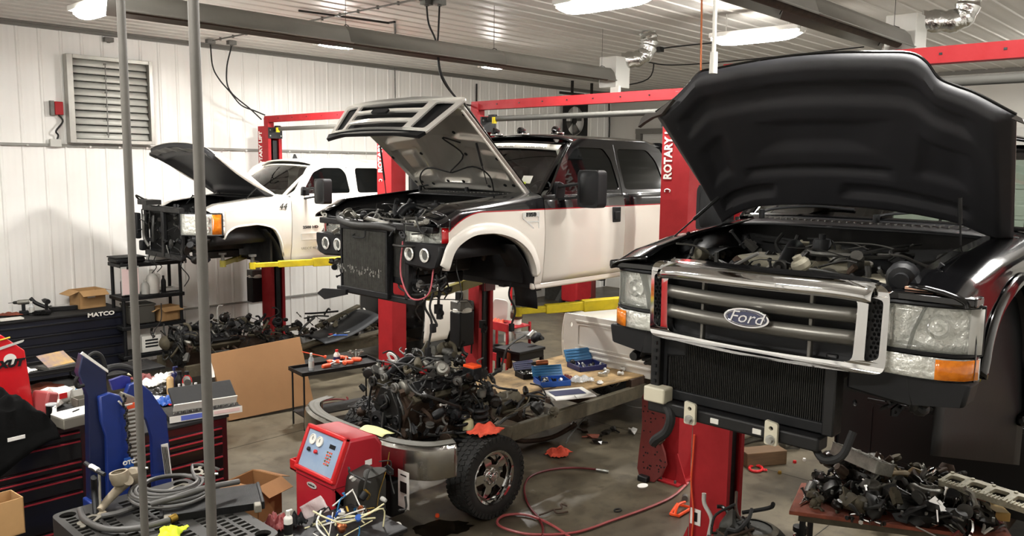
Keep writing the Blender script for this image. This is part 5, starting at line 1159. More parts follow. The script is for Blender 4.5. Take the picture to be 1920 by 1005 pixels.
# ------------------------------------------------------------------ frames, beds and everything on the floor
def W(name, m, parent, g, **k): return g.build(name, m, parent, world=True, **k)
def soloW(g, name, m, label, cat, base, group=None, **k):
    b = V(base); g.v = [v-b for v in g.v]; return solo(g, name, m, label, cat, tuple(b), group=group, **k)
mat('maroon', '6e2a26', .6, n=.35, ns=12, bump=.15); mat('grease', '1d1a17', .26, n=.5, ns=9, n2='0d0c0b', bump=.15)
mat('bed_black', '0a0a0b', .35, n=.2, ns=3); mat('bed_grey', 'd6d3cb', .5, n=.1, ns=3); mat('dirty_orange', '8a4630', .8, n=.8, ns=7, n2='241410')
def bed(label, X, Yc, hw, z0, z1, L_, paint, wall_m, wheels=True, ribs=True, dz=0):
    t = thing('pickup_bed', label, 'truck bed', (X, Yc, 0))
    g = G(); g.prism(dens(rpoly([(-hw+.06,z0+.05),(hw-.06,z0+.05),(hw-.02,z0+.3),(hw-.03,z1),(-hw+.03,z1),(-hw+.02,z0+.3)],.03),.2), .03, mx((0,0,0),(0,1,0),(0,0,1)), [[(s*(hw-.16)+.02*math.cos(a*PI/5), z1-.15+.035*math.sin(a*PI/5)) for a in range(10)] for s in (-1,1)])
    bw = g.build('front_wall', wall_m, t, bevel=.006)
    if ribs:
        for (v0, v1) in ((z0+.16,z0+.19),(z0+.24,z0+.27),(z1-.10,z1-.07)):
            g = G(); g.box((-.008,0,(v0+v1)/2), (.018,hw*1.5,v1-v0)); g.build('pressed_rib', wall_m, bw, bevel=.006)
        g = G(); g.prism(rpoly([(-hw*.72,z0+.3),(hw*.72,z0+.3),(hw*.72,z1-.12),(-hw*.72,z1-.12)],.03), .008, mx((-.009,0,0),(0,1,0),(0,0,1)), [rpoly([(-hw*.70,z0+.315),(hw*.70,z0+.315),(hw*.70,z1-.135),(-hw*.70,z1-.135)],.03)]); g.build('pressed_frame', wall_m, bw)
    for s in (-1, 1):
        g = G(); g.grid(lambda i, j: (.02+L_*i, s*(hw-.03+.05*math.sin(j*PI)), (z0+(.40*math.sqrt(max(0,1-((L_*i-L_*.5)/.52)**2)) if abs(L_*i-L_*.5) < .52 else 0))*(1-j)+z1*j), 41, 10); g.build('bed_side', paint, t, solid=.02)
        g = G(); g.bx(0, L_, s*(hw-.08), s*(hw+.01), z1-.01, z1+.03); g.build('bed_rail_cap', 'black_plastic' if paint == 'white_paint' else 'black_gloss', t, bevel=.01)
    G().bx(.03, L_, -hw+.06, hw-.06, z0+.16, z0+.2).build('bed_floor', wall_m, t)
    g = G(); g.bx(L_-.04, L_+.02, -hw+.08, hw-.08, z0+.1, z1); g.build('tailgate', paint, t, bevel=.015)
    for s in (-1, 1): G().box((L_+.0, s*(hw-.02), z1-.28), (.06,.10,.42)).build('tail_light', 'red_lens', t, bevel=.015)
    g = G(); g.bx(L_+.02, L_+.22, -hw, hw, z0+.02, z0+.2); g.build('rear_bumper', 'white_paint' if paint == 'white_paint' else 'chrome', t, bevel=.02)
    if wheels:
        for s in (-1, 1): wheel(t, (L_*.5, s*(hw-.16), .405), s, .405, .26)
    g = G(); g.bx(-.3, L_, -.44, -.36, z0-.06, z0+.08); g.bx(-.3, L_, .36, .44, z0-.06, z0+.08); g.build('frame_rail', 'rusty_metal', t, kind='stuff')
    return t
bed('white pickup bed on its wheels, plain ribbed front wall facing the plywood deck', 8.78, 6.30, .97, .62, 1.36, 1.9, 'white_paint', 'bed_grey')
bed('white pickup bed with glossy black front wall behind the far left chassis', 9.15, 11.65, .93, .30, 1.20, 2.2, 'white_paint', 'black_gloss', ribs=False)
bed('black pickup bed standing below the raised black truck', 8.05, 1.94, 1.12, .32, 1.27, 1.9, 'black_gloss', 'bed_black')
# splash panel inside the near wheel opening of truck 3
g = G(); g.grid(lambda i, j: (.27+1.3*i, -.80-.13*i, (1.0+.3*math.sin(i*PI))*(1-j)+(.52-.36*i)*j), 12, 6); g.build('inner_wheel_well', 'black_plastic', T3, solid=.01)
# ================================================================== running chassis on the floor in the middle
C2 = thing('truck_chassis', 'greasy truck chassis on the floor with engine, chrome bumper and chrome front wheel', 'chassis', (5.43, 6.30, 0))
for s in (-1, 1):
    g = G(); P = [V((-.85,s*.46,.60)),V((-.3,s*.44,.58)),V((.0,s*.44,.66)),(.35,s*.44,.66),(.8,s*.43,.52),(3.4,s*.43,.52)]
    for a, b in zip(P, P[1:]): box_along(g, a, b, .07, .17)
    g.build('frame_rail', 'muddy_metal', C2, bevel=.008)
for x in (-.75, .45, 1.3, 2.4): G().box((x,0,.52), (.09,.86,.10)).build('crossmember', 'rusty_metal', C2, bevel=.01)
g = G(); g.cyl((0,-.86,.40),(0,.86,.40),.05,n=12); g.lathe([(.05,-.15),(.13,-.1),(.16,0),(.13,.1),(.05,.15)], (0,-.2,.38),(1,0,0),16); g.build('front_axle', 'rusty_metal', C2)
for s in (-1, 1):
    wheel(C2, (0, s*.87, .405), s, .405, .27, steer=0)
    coil(C2, (-.02, s*.55, .50), .075, .42, 5.5, .016); g = G(); g.cyl((-.02,s*.55,.92),(-.02,s*.55,.96),.09,.06,16); g.build('spring_seat', 'black_metal', C2)
    g = G(); g.cyl((.18,s*.6,.42),(.16,s*.55,.75),.03,n=10); g.cyl((.16,s*.55,.75),(.15,s*.53,1.0),.022,n=10); g.build('shock_absorber', 'black_metal', C2)
    g = G(); g.lathe([(.02,0),(.055,0),(.06,.02),(.06,.05),(.03,.055)], (-.72,s*.46,.69), (0,0,1), 16); g.build('body_mount', 'copper', C2)
    g = G(); g.tube([(-.85,s*.46,.62),(-.5,s*.5,.70),(-.2,s*.62,.66)], .03, 8); g.build('control_arm', 'rusty_metal', C2)
# bumper
bp = [(-.55,1.10),(-.82,1.02),(-.98,.7),(-1.03,.35),(-1.04,0),(-1.03,-.35),(-.98,-.7),(-.82,-.98),(-.58,-1.08)]
PB = spline([(x,y,0) for x,y in bp], 4)
def bpk(t): k = t*(len(PB)-1); i = min(int(k), len(PB)-2); return PB[i]*(1-(k-i))+PB[i+1]*(k-i)
def bfn(i, j):
    p = bpk(i); d = (p-V((0,0,0))).normalized(); z = [.58,.60,.66,.80,.865,.89,.895][round(j*6)]; o = [-.05,-.01,.0,.0,-.01,-.04,-.14][round(j*6)]
    return (p.x+d.x*o, p.y+d.y*o, z)
g = G(); g.grid(bfn, 61, 7)
def hole(a, b): # leave the two fog / tow openings free
    pass
bu = g.build('front_bumper', 'worn_chrome', C2, solid=.006)
g = G(); g.grid(lambda i, j: (bpk(i).x*(1-.035-.09*j), bpk(i).y*(1-.035-.09*j), .900+.004*math.sin(j*14)), 61, 12); g.build('bumper_step_pad', mat('pad_dark','5a5850',.6), bu, solid=.006)
for (t0, t1) in ((.36,.47),(.53,.66)):
    g = G(); g.grid(lambda i, j: (bpk(t0+(t1-t0)*i).x-.004, bpk(t0+(t1-t0)*i).y, .67+.11*j), 9, 3); op = g.build('bumper_opening', 'black_plastic', bu, solid=.004)
    g = G(); rim_ = [V((bpk(t0+(t1-t0)*k/8).x-.008, bpk(t0+(t1-t0)*k/8).y, .67)) for k in range(9)]+[V((bpk(t1-(t1-t0)*k/8).x-.008, bpk(t1-(t1-t0)*k/8).y, .78)) for k in range(9)]
    g.tube(rim_, .006, 6, 0, close=True); g.build('opening_trim', 'chrome', op)
g = G(); g.bx(-.95,-.78,-.5,.5,.55,.72); g.build('bumper_beam', 'black_metal', C2, bevel=.01)
g = G(); g.bx(-.97,-.80,-.62,.45,.18,.52); g.build('lower_air_dam', 'black_plastic', C2, bevel=.02)
engine(C2, (-.02,.02,.62), .92, .66, .74, seed=101, dirty=True, nh=26, nc=44)
g = G(); g.lathe([(0,0),(.09,0),(.11,.02),(.11,.06),(.07,.07),(.06,.03),(0,.03)], (-.56,.05,.86),(-1,0,0), 24); g.build('fan_hub', 'black_metal', C2)
b = (-.55,.55,-.5,.5,.75,1.35)
clutter(C2, (-.4,.55,-.42,.42,1.22,1.42), 42, 103, ('cast_aluminium','dark_metal','black_metal','grease','grease','muddy_metal')); hoses(C2, (-.4,.55,-.45,.45,1.15,1.42), 22, 104, (.004,.014), ('black_rubber','hose_rubber','grey_metal'))
clutter(C2, (-.55,.5,-.62,-.2,.7,1.1), 34, 105, ('grease','dark_metal','black_plastic','rusty_metal','light_grey')); clutter(C2, (-.6,.4,.2,.62,.7,1.15), 26, 106, ('grease','dark_metal','black_plastic','rusty_metal'))
clutter(C2, (-.45,.5,-.62,-.36,.85,1.3), 36, 110, ('black_plastic','dark_metal','grease','grey_metal','black_metal')); hoses(C2, (-.5,.6,-.62,-.30,.75,1.3), 18, 111, (.006,.018)); hoses(C2, (-.75,-.4,-.45,.45,.6,1.1), 10, 107, (.008,.02)); hoses(C2, (.5,1.5,-.5,.5,.6,.85), 22, 108, (.006,.018), ('hose_rubber','black_rubber','muddy_metal'))
clutter(C2, (.5,1.5,-.5,.5,.6,.8), 34, 109, ('grease','muddy_metal','rusty_metal','dark_metal'))
g = G(); g.lathe([(0,0),(.10,0),(.11,.02),(.11,.35),(.2,.5),(.22,.7),(0,.72)], (1.35,0,.72),(-1,0,0), 18); g.build('gearbox', 'muddy_metal', C2)
g = G(); g.cyl((1.35,0,.70),(3.2,0,.62),.045,n=12); g.build('drive_shaft', 'rusty_metal', C2)
g = G(); g.prism(rpoly([(-.07,-.05),(.06,-.06),(.08,.02),(.03,.07),(-.05,.06)],.03), .012, mx((-.30,.20,1.44),(0,-1,.2),(-.5,0,1)), [rpoly([(-.04,-.03),(.03,-.035),(.05,.01),(.02,.04),(-.03,.035)],.02)]); g.build('white_gasket', 'paper', C2)
G().box((.22,-.44,1.30), (.13,.16,.13)).build('orange_capped_box', 'black_plastic', C2, bevel=.01); G().box((.22,-.44,1.375), (.12,.15,.03)).build('orange_cap', 'hot_orange', C2, bevel=.006)
g = G(); g.lathe([(0,0),(.03,0),(.045,.02),(.045,.045),(.025,.06),(0,.06)], (-.12,-.08,1.30),(-.6,-.3,1), 16); g.build('red_cap', 'red_gloss', C2)
g = G(); g.lathe([(0,0),(.05,.0),(.06,.02),(.06,.10),(.045,.13),(.022,.14),(.022,.17),(0,.17)], (.02,-.60,.76),(0,0,1), 16); g.box((-.03,-.60,.93),(.05,.04,.03)); g.build('washer_bottle', 'yellowed_plastic', C2)
g = G(); g.lathe([(0,0),(.045,0),(.05,.02),(.05,.07),(.03,.08),(.03,.1),(0,.1)], (.30,-.50,1.05),(0,0,1), 14); g.build('silver_reservoir', 'cast_aluminium', C2)
for k in range(3): coil(C2, (.10,-.70+.0*k,.78), .062, .24, 4, .018) if k == 0 else None
# rag on the tyre, paper on the bumper, papers on the floor
def rag(p, d, lab, m='orange_rag', seed=1, cat='rag', name='shop_rag', grp=None, flat=.35):
    g = G(); rn = random.Random(seed); ph = [rn.uniform(0,6) for _ in range(6)]
    g.grid(lambda i, j: ((i-.5)*d[0]*(1+.15*math.sin(j*9+ph[0])), (j-.5)*d[1]*(1+.2*math.sin(i*8+ph[1])), .012+d[2]*(.5+.5*math.sin(i*11+ph[2])*math.cos(j*10+ph[3]))*(1-(2*i-1)**4)*(1-(2*j-1)**4)+.2*d[2]*abs(math.sin(i*23+j*19+ph[4]))), 26, 26)
    return solo(g, name, m, lab, cat, tuple(p), rn.uniform(0,3), grp, solid=.004, ang=50)
r_ = rag((5.42,5.44,.825), (.32,.24,.07), 'crumpled orange rag lying on top of the chrome front tyre', seed=3)
rag(at(1047,852,z=0), (.30,.24,.07), 'crumpled orange rag on the floor under the plywood deck', seed=5)
g = G(); g.grid(lambda i, j: (-.09+.18*i, -.17+.34*j, .003+.012*math.sin(i*5+j*4)), 8, 10); solo(g, 'paper_sheet', mat('pale_yellow_paper','e3e3a4',.8), 'pale yellow sheet of paper on top of the chrome bumper', 'paper', (4.52,6.0,.915), .2, solid=.002)
t = thing('paper_flyer', 'white instruction flyer with dark picture hanging below the chrome bumper', 'paper', tuple(at(757,952,x=4.41)))
G().box((0,0,.17), (.004,.15,.34)).build('sheet', 'paper', t); G().box((-.004,.0,.19), (.002,.09,.10)).build('printed_picture', 'dark_metal', t); G().box((-.004,0,.30),(.002,.08,.012)).build('printed_heading','dark_metal',t)
G().cyl((0,0,.34),(.0,0,.46),.002,n=5).build('hanging_string','black_rubber',t)
# ================================================================== plywood deck on the frame with tools
D = thing('plywood_deck', 'stained plywood sheet laid over the rear frame of the middle chassis', 'plywood', (7.9, 6.55, .69))
g = G(); g.prism([(-1.25,.62),(-.98,-.42),(-.2,-.56),(1.1,-.70),(1.1,.80),(.2,.80)], .022, T(0,0,0)); g.build('plywood_sheet', 'plywood', D, bevel=.003)
for k, (x, y, l) in enumerate(((.1,-.3,1.9),(.1,.4,1.9))): G().box((x,y,-.045), (l,.08,.085)).build('support_timber', 'wood', D, bevel=.004)
zd = .712
def open_case(p, rz, w, d, m, lab, lid='teal_plastic', name='tool_case'):
    t = thing(name, lab, 'tool case', tuple(p), rz)
    g = G(); g.bx(-w/2,w/2,-d/2,d/2,0,.012); g.bx(-w/2,w/2,-d/2,-d/2+.012,0,.07); g.bx(-w/2,w/2,d/2-.012,d/2,0,.07); g.bx(-w/2,-w/2+.012,-d/2,d/2,0,.07); g.bx(w/2-.012,w/2,-d/2,d/2,0,.07); g.build('case_base', m, t, bevel=.004)
    g = G(); g.m = T(0,d/2,.07) @ R(-.5,'X') ; g.bx(-w/2,w/2,0,.02,0,d*.5)
    for k in range(4): g.bx(-w/2+.02,w/2-.02,-.01,0,.02+k*d*.12,.035+k*d*.12)
    g.build('case_lid', lid, t, bevel=.004)
    clutter(t, (-w*.4,w*.4,-d*.4,d*.4,.02,.06), 10, hash(lab) % 1000 if False else len(lab), ('bright_aluminium','chrome','dark_metal'), .5)
    return t
open_case(at(1100,690,z=zd), -.35, .42, .34, 'navy', 'blue plastic tool case standing open at the white bed wall')
open_case(at(1035,720,z=zd), -.5, .40, .28, 'blue_plastic', 'blue tray holding a brown power tool body at the deck corner')
open_case(at(992,706,z=zd), -.3, .3, .22, 'black_plastic', 'small dark open case at the left corner of the deck', lid='navy')
t = thing('carton_box', 'flat white and blue open carton on the front edge of the deck', 'box', tuple(at(1065,742,z=zd)), -.45)
g = G(); g.bx(-.26,.26,-.16,.16,0,.045); g.build('carton_body', 'white_plastic', t, bevel=.003); g = G(); g.box((-.02,-.02,.048), (.40,.20,.004)); g.build('blue_print', 'navy', t)
g = G(); g.add([(-.26,-.16,.045),(.0,-.16,.045),(.0,-.24,.03),(-.26,-.24,.03)], [(0,1,2,3)]); g.build('carton_flap', 'paper', t, solid=.003); g = G(); g.add([(.01,-.16,.045),(.26,-.16,.045),(.26,-.24,.035),(.01,-.24,.03)], [(0,1,2,3)]); g.build('carton_flap', 'paper', t, solid=.003)
def drill(p, rz, lab, m='copper', rot=0):
    t = thing('cordless_drill', lab, 'drill', tuple(p), rz); Mx = R(rot,'Y')
    g = G(); g.box((0,0,.03), (.12,.08,.06)); g.build('battery_pack', 'black_plastic', t, bevel=.008)
    g = G(); g.box((0,0,.11), (.05,.04,.12)); g.build('grip', 'black_plastic', t, bevel=.012)
    g = G(); g.lathe([(0,-.08),(.035,-.08),(.038,-.02),(.036,.06),(.028,.08)], (0,0,.19), (1,0,0), 14); g.build('drill_body', m, t)
    g = G(); g.lathe([(.026,.08),(.022,.12),(.010,.135),(.004,.135),(.004,.19),(0,.19)], (0,0,.19), (1,0,0), 12); g.build('chuck', 'dark_metal', t)
    return t
drill(at(1015,708,z=zd+.02), 2.6, 'brown cordless drill standing on the plywood deck', 'copper')
for k, (u, v, s_) in enumerate(((1125,690,1),(1140,700,1),(1155,688,1),(1170,695,1),(1183,690,.9),(1160,703,1),(1130,705,.9))):
    p = at(u, v, z=zd); g = G(); 
    if k % 2: g.lathe([(0,0),(.03,0),(.03,.02),(.018,.03),(.018,.07),(.026,.08),(0,.085)], (0,0,.02), (1,.5,.3), 12)
    else: g.box((0,0,.02), (.11,.07,.04)); g.cyl((0,0,.03),(.05,.02,.06),.02,n=10)
    solo(g, 'metal_fitting', ('bright_aluminium','light_grey')[k % 2], 'silver metal fitting in the pile at the right end of the plywood deck', 'fitting', tuple(p), k*.8, 'silver fittings piled on the plywood deck', bevel=.004)
rag(at(1090,715,z=zd), (.30,.20,.06), 'crumpled clear plastic bag on the middle of the plywood deck', 'clear_plastic', 9, 'bag', 'plastic_bag')
rag(at(1062,712,z=zd), (.16,.12,.05), 'dark red rag beside the clear bag on the plywood deck', 'maroon', 10)
rag(at(1125,720,z=zd), (.10,.07,.03), 'small white cloth on the plywood deck', 'paper', 11)
cord([at(1010,722,z=zd+.01), at(1030,717,z=zd+.01), at(1050,722,z=zd+.012), at(1075,712,z=zd+.01)], .006, 'thin black cord across the plywood deck')
g = G(); g.tube([V((0,0,0)),V((.2,-.1,.02)),V((.5,.1,.02)),V((.85,-.05,.03))], .02, 8); solo(g, 'frame_tube', 'muddy_metal', 'dirty curved pipe lying along the frame before the deck', 'pipe', (6.5,6.25,.62))
# ================================================================== far left chassis
C1 = thing('truck_chassis', 'black greasy truck chassis with engine on the floor along the left wall', 'chassis', (6.0, 11.65, 0))
for s in (-1, 1):
    g = G(); P = [V((-.9,s*.46,.42)),V((-.3,s*.44,.42)),V((.3,s*.44,.46)),V((1.0,s*.43,.36)),V((3.2,s*.43,.38))]
    for a, b in zip(P, P[1:]): box_along(g, a, b, .07, .17)
    g.build('frame_rail', 'muddy_metal', C1, bevel=.008)
for x in (-.75,.9,1.8,2.7): G().box((x,0,.38), (.09,.84,.10)).build('crossmember', 'rusty_metal', C1, bevel=.01)
engine(C1, (-.35,0,.38), .8, .66, .52, seed=131, dirty=True, nh=18, nc=30)
clutter(C1, (-.8,.3,-.6,.6,.6,.98), 40, 132, ('grease','dark_metal','muddy_metal','black_plastic')); hoses(C1, (-.8,.8,-.6,.6,.55,.95), 26, 133, (.005,.02), ('hose_rubber','black_rubber','muddy_metal'))
g = G(); g.lathe([(0,0),(.08,0),(.11,.03),(.11,.12),(.07,.17),(.03,.2)], (-.75,.3,.72),(-1,-.3,0), 16); g.build('brake_booster', 'muddy_metal', C1)
g = G(); g.lathe([(0,0),(.16,0),(.2,.06),(.2,.1),(.12,.5),(.1,.9)], (0,0,.55),(1,0,0), 18); g.build('gearbox', 'rusty_metal', C1)
for s in (-1,1): g = G(); g.lathe([(.02,0),(.12,0),(.16,.02),(.16,.05),(.05,.06),(.05,.1)], (-.1,s*.78,.36),(0,s,0), 20); g.build('wheel_hub', 'rusty_metal', C1)
g = G(); g.cyl((-.1,-.8,.36),(-.1,.8,.36),.045,n=10); g.build('front_axle', 'rusty_metal', C1)
for s, yy in ((0,-.52),(1,-.60)):
    g = G(); g.tube([(.2,yy,.52),(.7,yy-.04,.50),(1.3,yy,.56),(2.0,yy-.02,.52),(2.9,yy+.02,.58)], .035, 9); g.build('brake_and_fuel_pipe', 'muddy_metal', C1)
clutter(C1, (-.9,.7,-.65,.65,.7,1.02), 56, 136, ('grease','black_metal','dark_metal','black_plastic')); clutter(C1, (.5,2.0,-.6,.6,.5,.82), 50, 137, ('grease','muddy_metal','black_metal')); hoses(C1, (-.9,2.2,-.7,.6,.6,.95), 30, 138, (.006,.02), ('hose_rubber','black_rubber','muddy_metal')); clutter(C1, (.3,2.8,-.55,.55,.42,.62), 50, 134, ('grease','muddy_metal','rusty_metal')); hoses(C1, (.2,2.8,-.6,.6,.4,.65), 22, 135, (.008,.022), ('hose_rubber','muddy_metal','rusty_metal'))
g = G(); g.bx(.3,2.9,-.38,.38,.3,.5); g.build('fuel_tank', 'grease', C1, bevel=.06)
G().box((.92,-.485,.36), (.17,.006,.11)).build('paper_tag', 'yellowed_plastic', C1); G().box((.88,-.49,.36), (.05,.004,.07)).build('tag_print', 'black_plastic', C1)
g = G(); g.tube([(-.9,.6,.75),(-.85,.65,.85),(-.72,.7,1.0),(-.70,.72,1.25)], .008, 6); g.build('upright_wire', 'black_rubber', C1)
g = G(); g.tube([(.0,.3,.9),(.0,.32,1.08),(.03,.33,1.17),(.10,.33,1.17)], .011, 7); g.build('dipstick_tube', 'light_grey', C1)
S_ = thing('body_panel', 'dark plastic body panel lying on the far chassis, tools scattered over it', 'car panel', (7.55, 10.95, .58))
g = G(); g.grid(lambda i, j: (-.45+1.1*i, -.28+.8*j, .03+.30*i*i+.05*math.sin(j*PI)), 14, 9); g.build('panel_skin', 'black_plastic', S_, solid=.012)
g = G(); box_along(g, (-.1,.5,.14), (.75,.48,.40), .10, .05); g.build('panel_brace', 'muddy_metal', S_, bevel=.01)
for k in range(6):
    g = G(); box_along(g, (.15+.1*k,.05,.13+.03*k), (.25+.1*k,.35,.17+.04*k), .03, .02); g.build('ladder_rung', 'light_grey', S_)
for k, (x, y, rz, m) in enumerate(((-.2,-.1,.4,'bright_aluminium'),(-.05,.05,1.2,'chrome'),(.1,-.15,.1,'bright_aluminium'),(.2,-.1,2.0,'blue_plastic'),(.3,-.18,.7,'chrome'),(-.1,-.2,2.5,'blue_plastic'))):
    g = G(); g.cyl((-.08,0,0),(.07,0,.0),.008,n=8); g.lathe([(0,0),(.014,0),(.016,.02),(.012,.05),(0,.05)], (.07,0,0),(1,0,0), 8); g.box((-.09,0,0),(.03,.025,.012))
    solo(g, 'hand_tool', m, 'small hand tool among those strewn over the dark panel on the far chassis', 'tool', (7.55+x,10.95+y,.68+.1*max(0,x+.2)), rz, 'hand tools on the dark panel')
g = G(); g.cyl((0,0,0),(.16,0,.02),.006,n=6); g.box((-.04,0,.01),(.09,.05,.035)); solo(g, 'air_gun', 'red_plastic', 'red air gun at the left end of the dark panel on the far chassis', 'tool', tuple(at(625,628,z=.66)), .2, bevel=.006)
# ================================================================== big cardboard sheet leaning
t = thing('cardboard_box', 'large flat brown cardboard box leaning on edge in front of the far chassis', 'box', tuple(at(430,792,z=0)))
a = V((0,0,.0)); b_ = at(590,764,z=.0)-V(t.location); w_ = b_.length; ux = b_.normalized(); uy = (V((0,0,1))+V((.25,.32,0))).normalized()
M_ = mx((0,0,0), ux, uy); g = G(); g.prism([(0,.02),(w_,.06),(w_-.06,1.02),(-.14,.93)], -.07, M_); g.build('carton', 'cardboard', t, bevel=.004)
g = G(); g.m = M_; g.bx(-.115,-.10,.75,.9,-.06,.0) if False else g.box((-.12,.72,-.035),(.035,.20,.06)); g.build('white_label', 'paper', t)
# ================================================================== rolling tray cart with orange tools
t = thing('service_cart', 'black two-post tray cart with orange tools in the front of the left post', 'cart', tuple(at(640,790,z=0)))
ct = V(t.location); tl = at(592,722,z=.72)-ct; tr = at(668,738,z=.72)-ct
c0 = V((.0,.1,.72)); rz = -.15
g = G(); g.m = T(*c0) @ R(rz); Lc, Wc = 1.15, .44
g.bx(-Lc/2,Lc/2,-Wc/2,Wc/2,0,.012); g.bx(-Lc/2,Lc/2,-Wc/2,-Wc/2+.01,0,.05); g.bx(-Lc/2,Lc/2,Wc/2-.01,Wc/2,0,.05); g.bx(-Lc/2,-Lc/2+.01,-Wc/2,Wc/2,0,.05); g.bx(Lc/2-.01,Lc/2,-Wc/2,Wc/2,0,.05); g.build('tray', 'black_metal', t, bevel=.003)
for sx in (-1,1):
    for sy in (-1,1): g = G(); g.m = T(*c0) @ R(rz); g.cyl((sx*(Lc/2-.04),sy*(Wc/2-.04),-.72),(sx*(Lc/2-.04),sy*(Wc/2-.04),0),.013,n=8); g.build('leg', 'black_metal', t)
g = G(); g.m = T(*c0) @ R(rz); g.bx(-Lc/2+.03,Lc/2-.03,-Wc/2+.03,Wc/2-.03,-.55,-.535); g.build('lower_shelf', 'black_metal', t)
def on_cart(x, y, z=.732): v = T(*ct) @ T(*c0) @ R(rz) @ V((x, y, 0)); return (v.x, v.y, z)
def bottle(p, r, h, m, cap, lab, cat='bottle', band=None, name='bottle', nozzle=False, grp=None):
    t = thing(name, lab, cat, tuple(p), 0, grp)
    if nozzle: prof = [(0,0),(r,0),(r,h*.72),(r*.9,h*.76),(r*.45,h*.82)]
    else: prof = [(0,0),(r*.95,0),(r,h*.03),(r,h*.6),(r*.9,h*.70),(r*.42,h*.84),(r*.42,h*.9)]
    G().lathe(prof, n=18).build('bottle_body', m, t)
    G().lathe([(r*.46,h*.86),(r*.46,h),(0,h)], n=12).build('cap', cap, t)
    if band: G().lathe([(r*1.01,h*.18),(r*1.012,h*.18),(r*1.012,h*.55),(r*1.01,h*.55)], n=18, cap=False).build('bottle_label', band, t)
    if nozzle: G().box((r*.4,0,h*.98), (r*1.3,r*.5,h*.06)).build('nozzle', cap, t, bevel=.002)
    return t
bottle(on_cart(-.36,-.02), .036, .23, 'clear_plastic', 'white_plastic', 'clear water bottle at the left end of the tray cart', band='light_grey')
bottle(on_cart(.06,.10), .045, .20, 'white_plastic', 'red_plastic', 'short white bottle with a dark label among orange tools on the cart', band='navy')
def orange_tool(x, y, rz_, lab):
    t = thing('orange_puller_tool', lab, 'tool', on_cart(x, y, .765), rz_)
    g = G(); g.cyl((-.16,0,.02),(.14,0,.05),.012,n=10); g.build('tool_shaft', 'bright_aluminium', t); g = G(); g.lathe([(0,0),(.03,0),(.034,.03),(.03,.12),(.02,.14)], (-.05,0,.02),(-1,0,.1), 12); g.build('tool_grip', 'orange_plastic', t); g = G(); g.blob((.12,0,.04),(.09,.08,.06),3,.3,1); g.build('tool_head', 'orange_plastic', t)
for k, (x, y, r_) in enumerate(((-.1,-.08,.3),(.02,-.04,2.4),(.14,0,.9),(.22,.06,2.0))): orange_tool(x, y, r_, 'orange-handled tool %s on the black tray cart' % ('nearest the water bottle','lying across the middle','lying behind the middle ones','farthest right')[k])
g = G(); g.cyl((0,0,0),(.30,0,.10),.007,n=8); g.lathe([(0,0),(.022,0),(.024,.02),(0,.03)], (0,0,0),(-1,0,-.3), 10); solo(g, 'plastic_rod', 'orange_plastic', 'thin orange rod with round end resting on the tray cart', 'tool', on_cart(-.12,.10,.86), 2.9)
g = G()
for k in range(7): a = k*.9; g.tube([(0,0,0),(.05*math.cos(a),.05*math.sin(a),.07),(.09*math.cos(a),.09*math.sin(a),.12)], .008, 5, 3); g.box((.09*math.cos(a),.09*math.sin(a),.12),(.04,.02,.012),rz=a)
solo(g, 'metal_bracket', 'cast_aluminium', 'grey branching metal part behind the tray cart by the red post', 'car part', on_cart(.35,.12,.745))
G_ = G(); G_.blob((0,0,.05),(.5,.4,.1),8,.3,2); solo(G_, 'dark_cloth', 'dirty_orange', 'dirty reddish cloth heap on the floor below the tray cart', 'cloth', (6.35,8.3,0), 0)
g = G(); g.tube([(.22*math.cos(a*.5),.16*math.sin(a*.5),.015+.004*a) for a in range(26)], .012, 7, 3); solo(g, 'hose_coil', 'dark_red', 'dark coiled hose on the floor behind the tray cart', 'hose', tuple(at(625,765,z=0)))
# ------------------------------------------------------------------ storage and small things
mat('chest_red', '3a0a10', .35, coat=.4); mat('chest_black', '0c0b0d', .35, coat=.3); mat('handle_red', 'b83a46', .3, metal=.5); mat('navy_chest', '0b0f1e', .4, coat=.3, n=.2, ns=3)
mat('gasket_grey','8b877c',.5,metal=.5)
def tool_chest(lab, x0, x1, yf, dep, zt, lines, body, face, hm, cat='tool chest', casters=True, zlow=.14):
    t = thing('tool_chest', lab, cat, ((x0+x1)/2, yf+dep/2, 0)); w = x1-x0
    G().bx(-w/2,w/2,-dep/2+.02,dep/2,zlow,zt-.03).build('cabinet', body, t, bevel=.006)
    G().bx(-w/2-.01,w/2+.01,-dep/2-.01,dep/2,zt-.03,zt).build('work_top', mat('mat_black','131212',.8), t, bevel=.006)
    zs = lines
    for a, b in zip(zs, zs[1:]):
        d = G().bx(-w/2+.06,w/2-.06,-dep/2-.002,-dep/2+.02,b+.006,a-.006).build('drawer', face, t, bevel=.003)
        g = G(); g.bx(-w/2+.07,w/2-.07,-dep/2-.022,-dep/2-.004,a-.028,a-.012); g.build('drawer_pull', hm, d, bevel=.004)
    if casters:
        for sx in (-1,1):
            for sy in (-1,1): g = G(); g.cyl((sx*(w/2-.1)-.02,sy*(dep/2-.1),.06),(sx*(w/2-.1)+.02,sy*(dep/2-.1),.06),.06,n=16); g.box((sx*(w/2-.1),sy*(dep/2-.1),.12),(.08,.08,.04)); g.build('caster', 'black_rubber', t)
    return t
zl = [at(166, v, y=7.5).z for v in (806, 823, 861, 876, 890, 918, 981)]
tool_chest('black tool chest with red drawer pulls at the left edge, jacket on top', .6, 2.52, 7.5, 1.0, 1.13, [zl[0]+.02]+[z+.02 for z in zl[1:]]+[.17], 'chest_red', 'chest_black', 'handle_red')
zl = [at(412, v, y=7.2).z for v in (803, 818, 831, 856, 880)]
tool_chest('dark red tool chest with thin drawer pulls in front of the leaning cardboard', 2.66, 3.68, 7.2, 1.45, 1.0, [z+.02 for z in zl]+[.4,.17], 'chest_red', 'chest_black', 'handle_red')
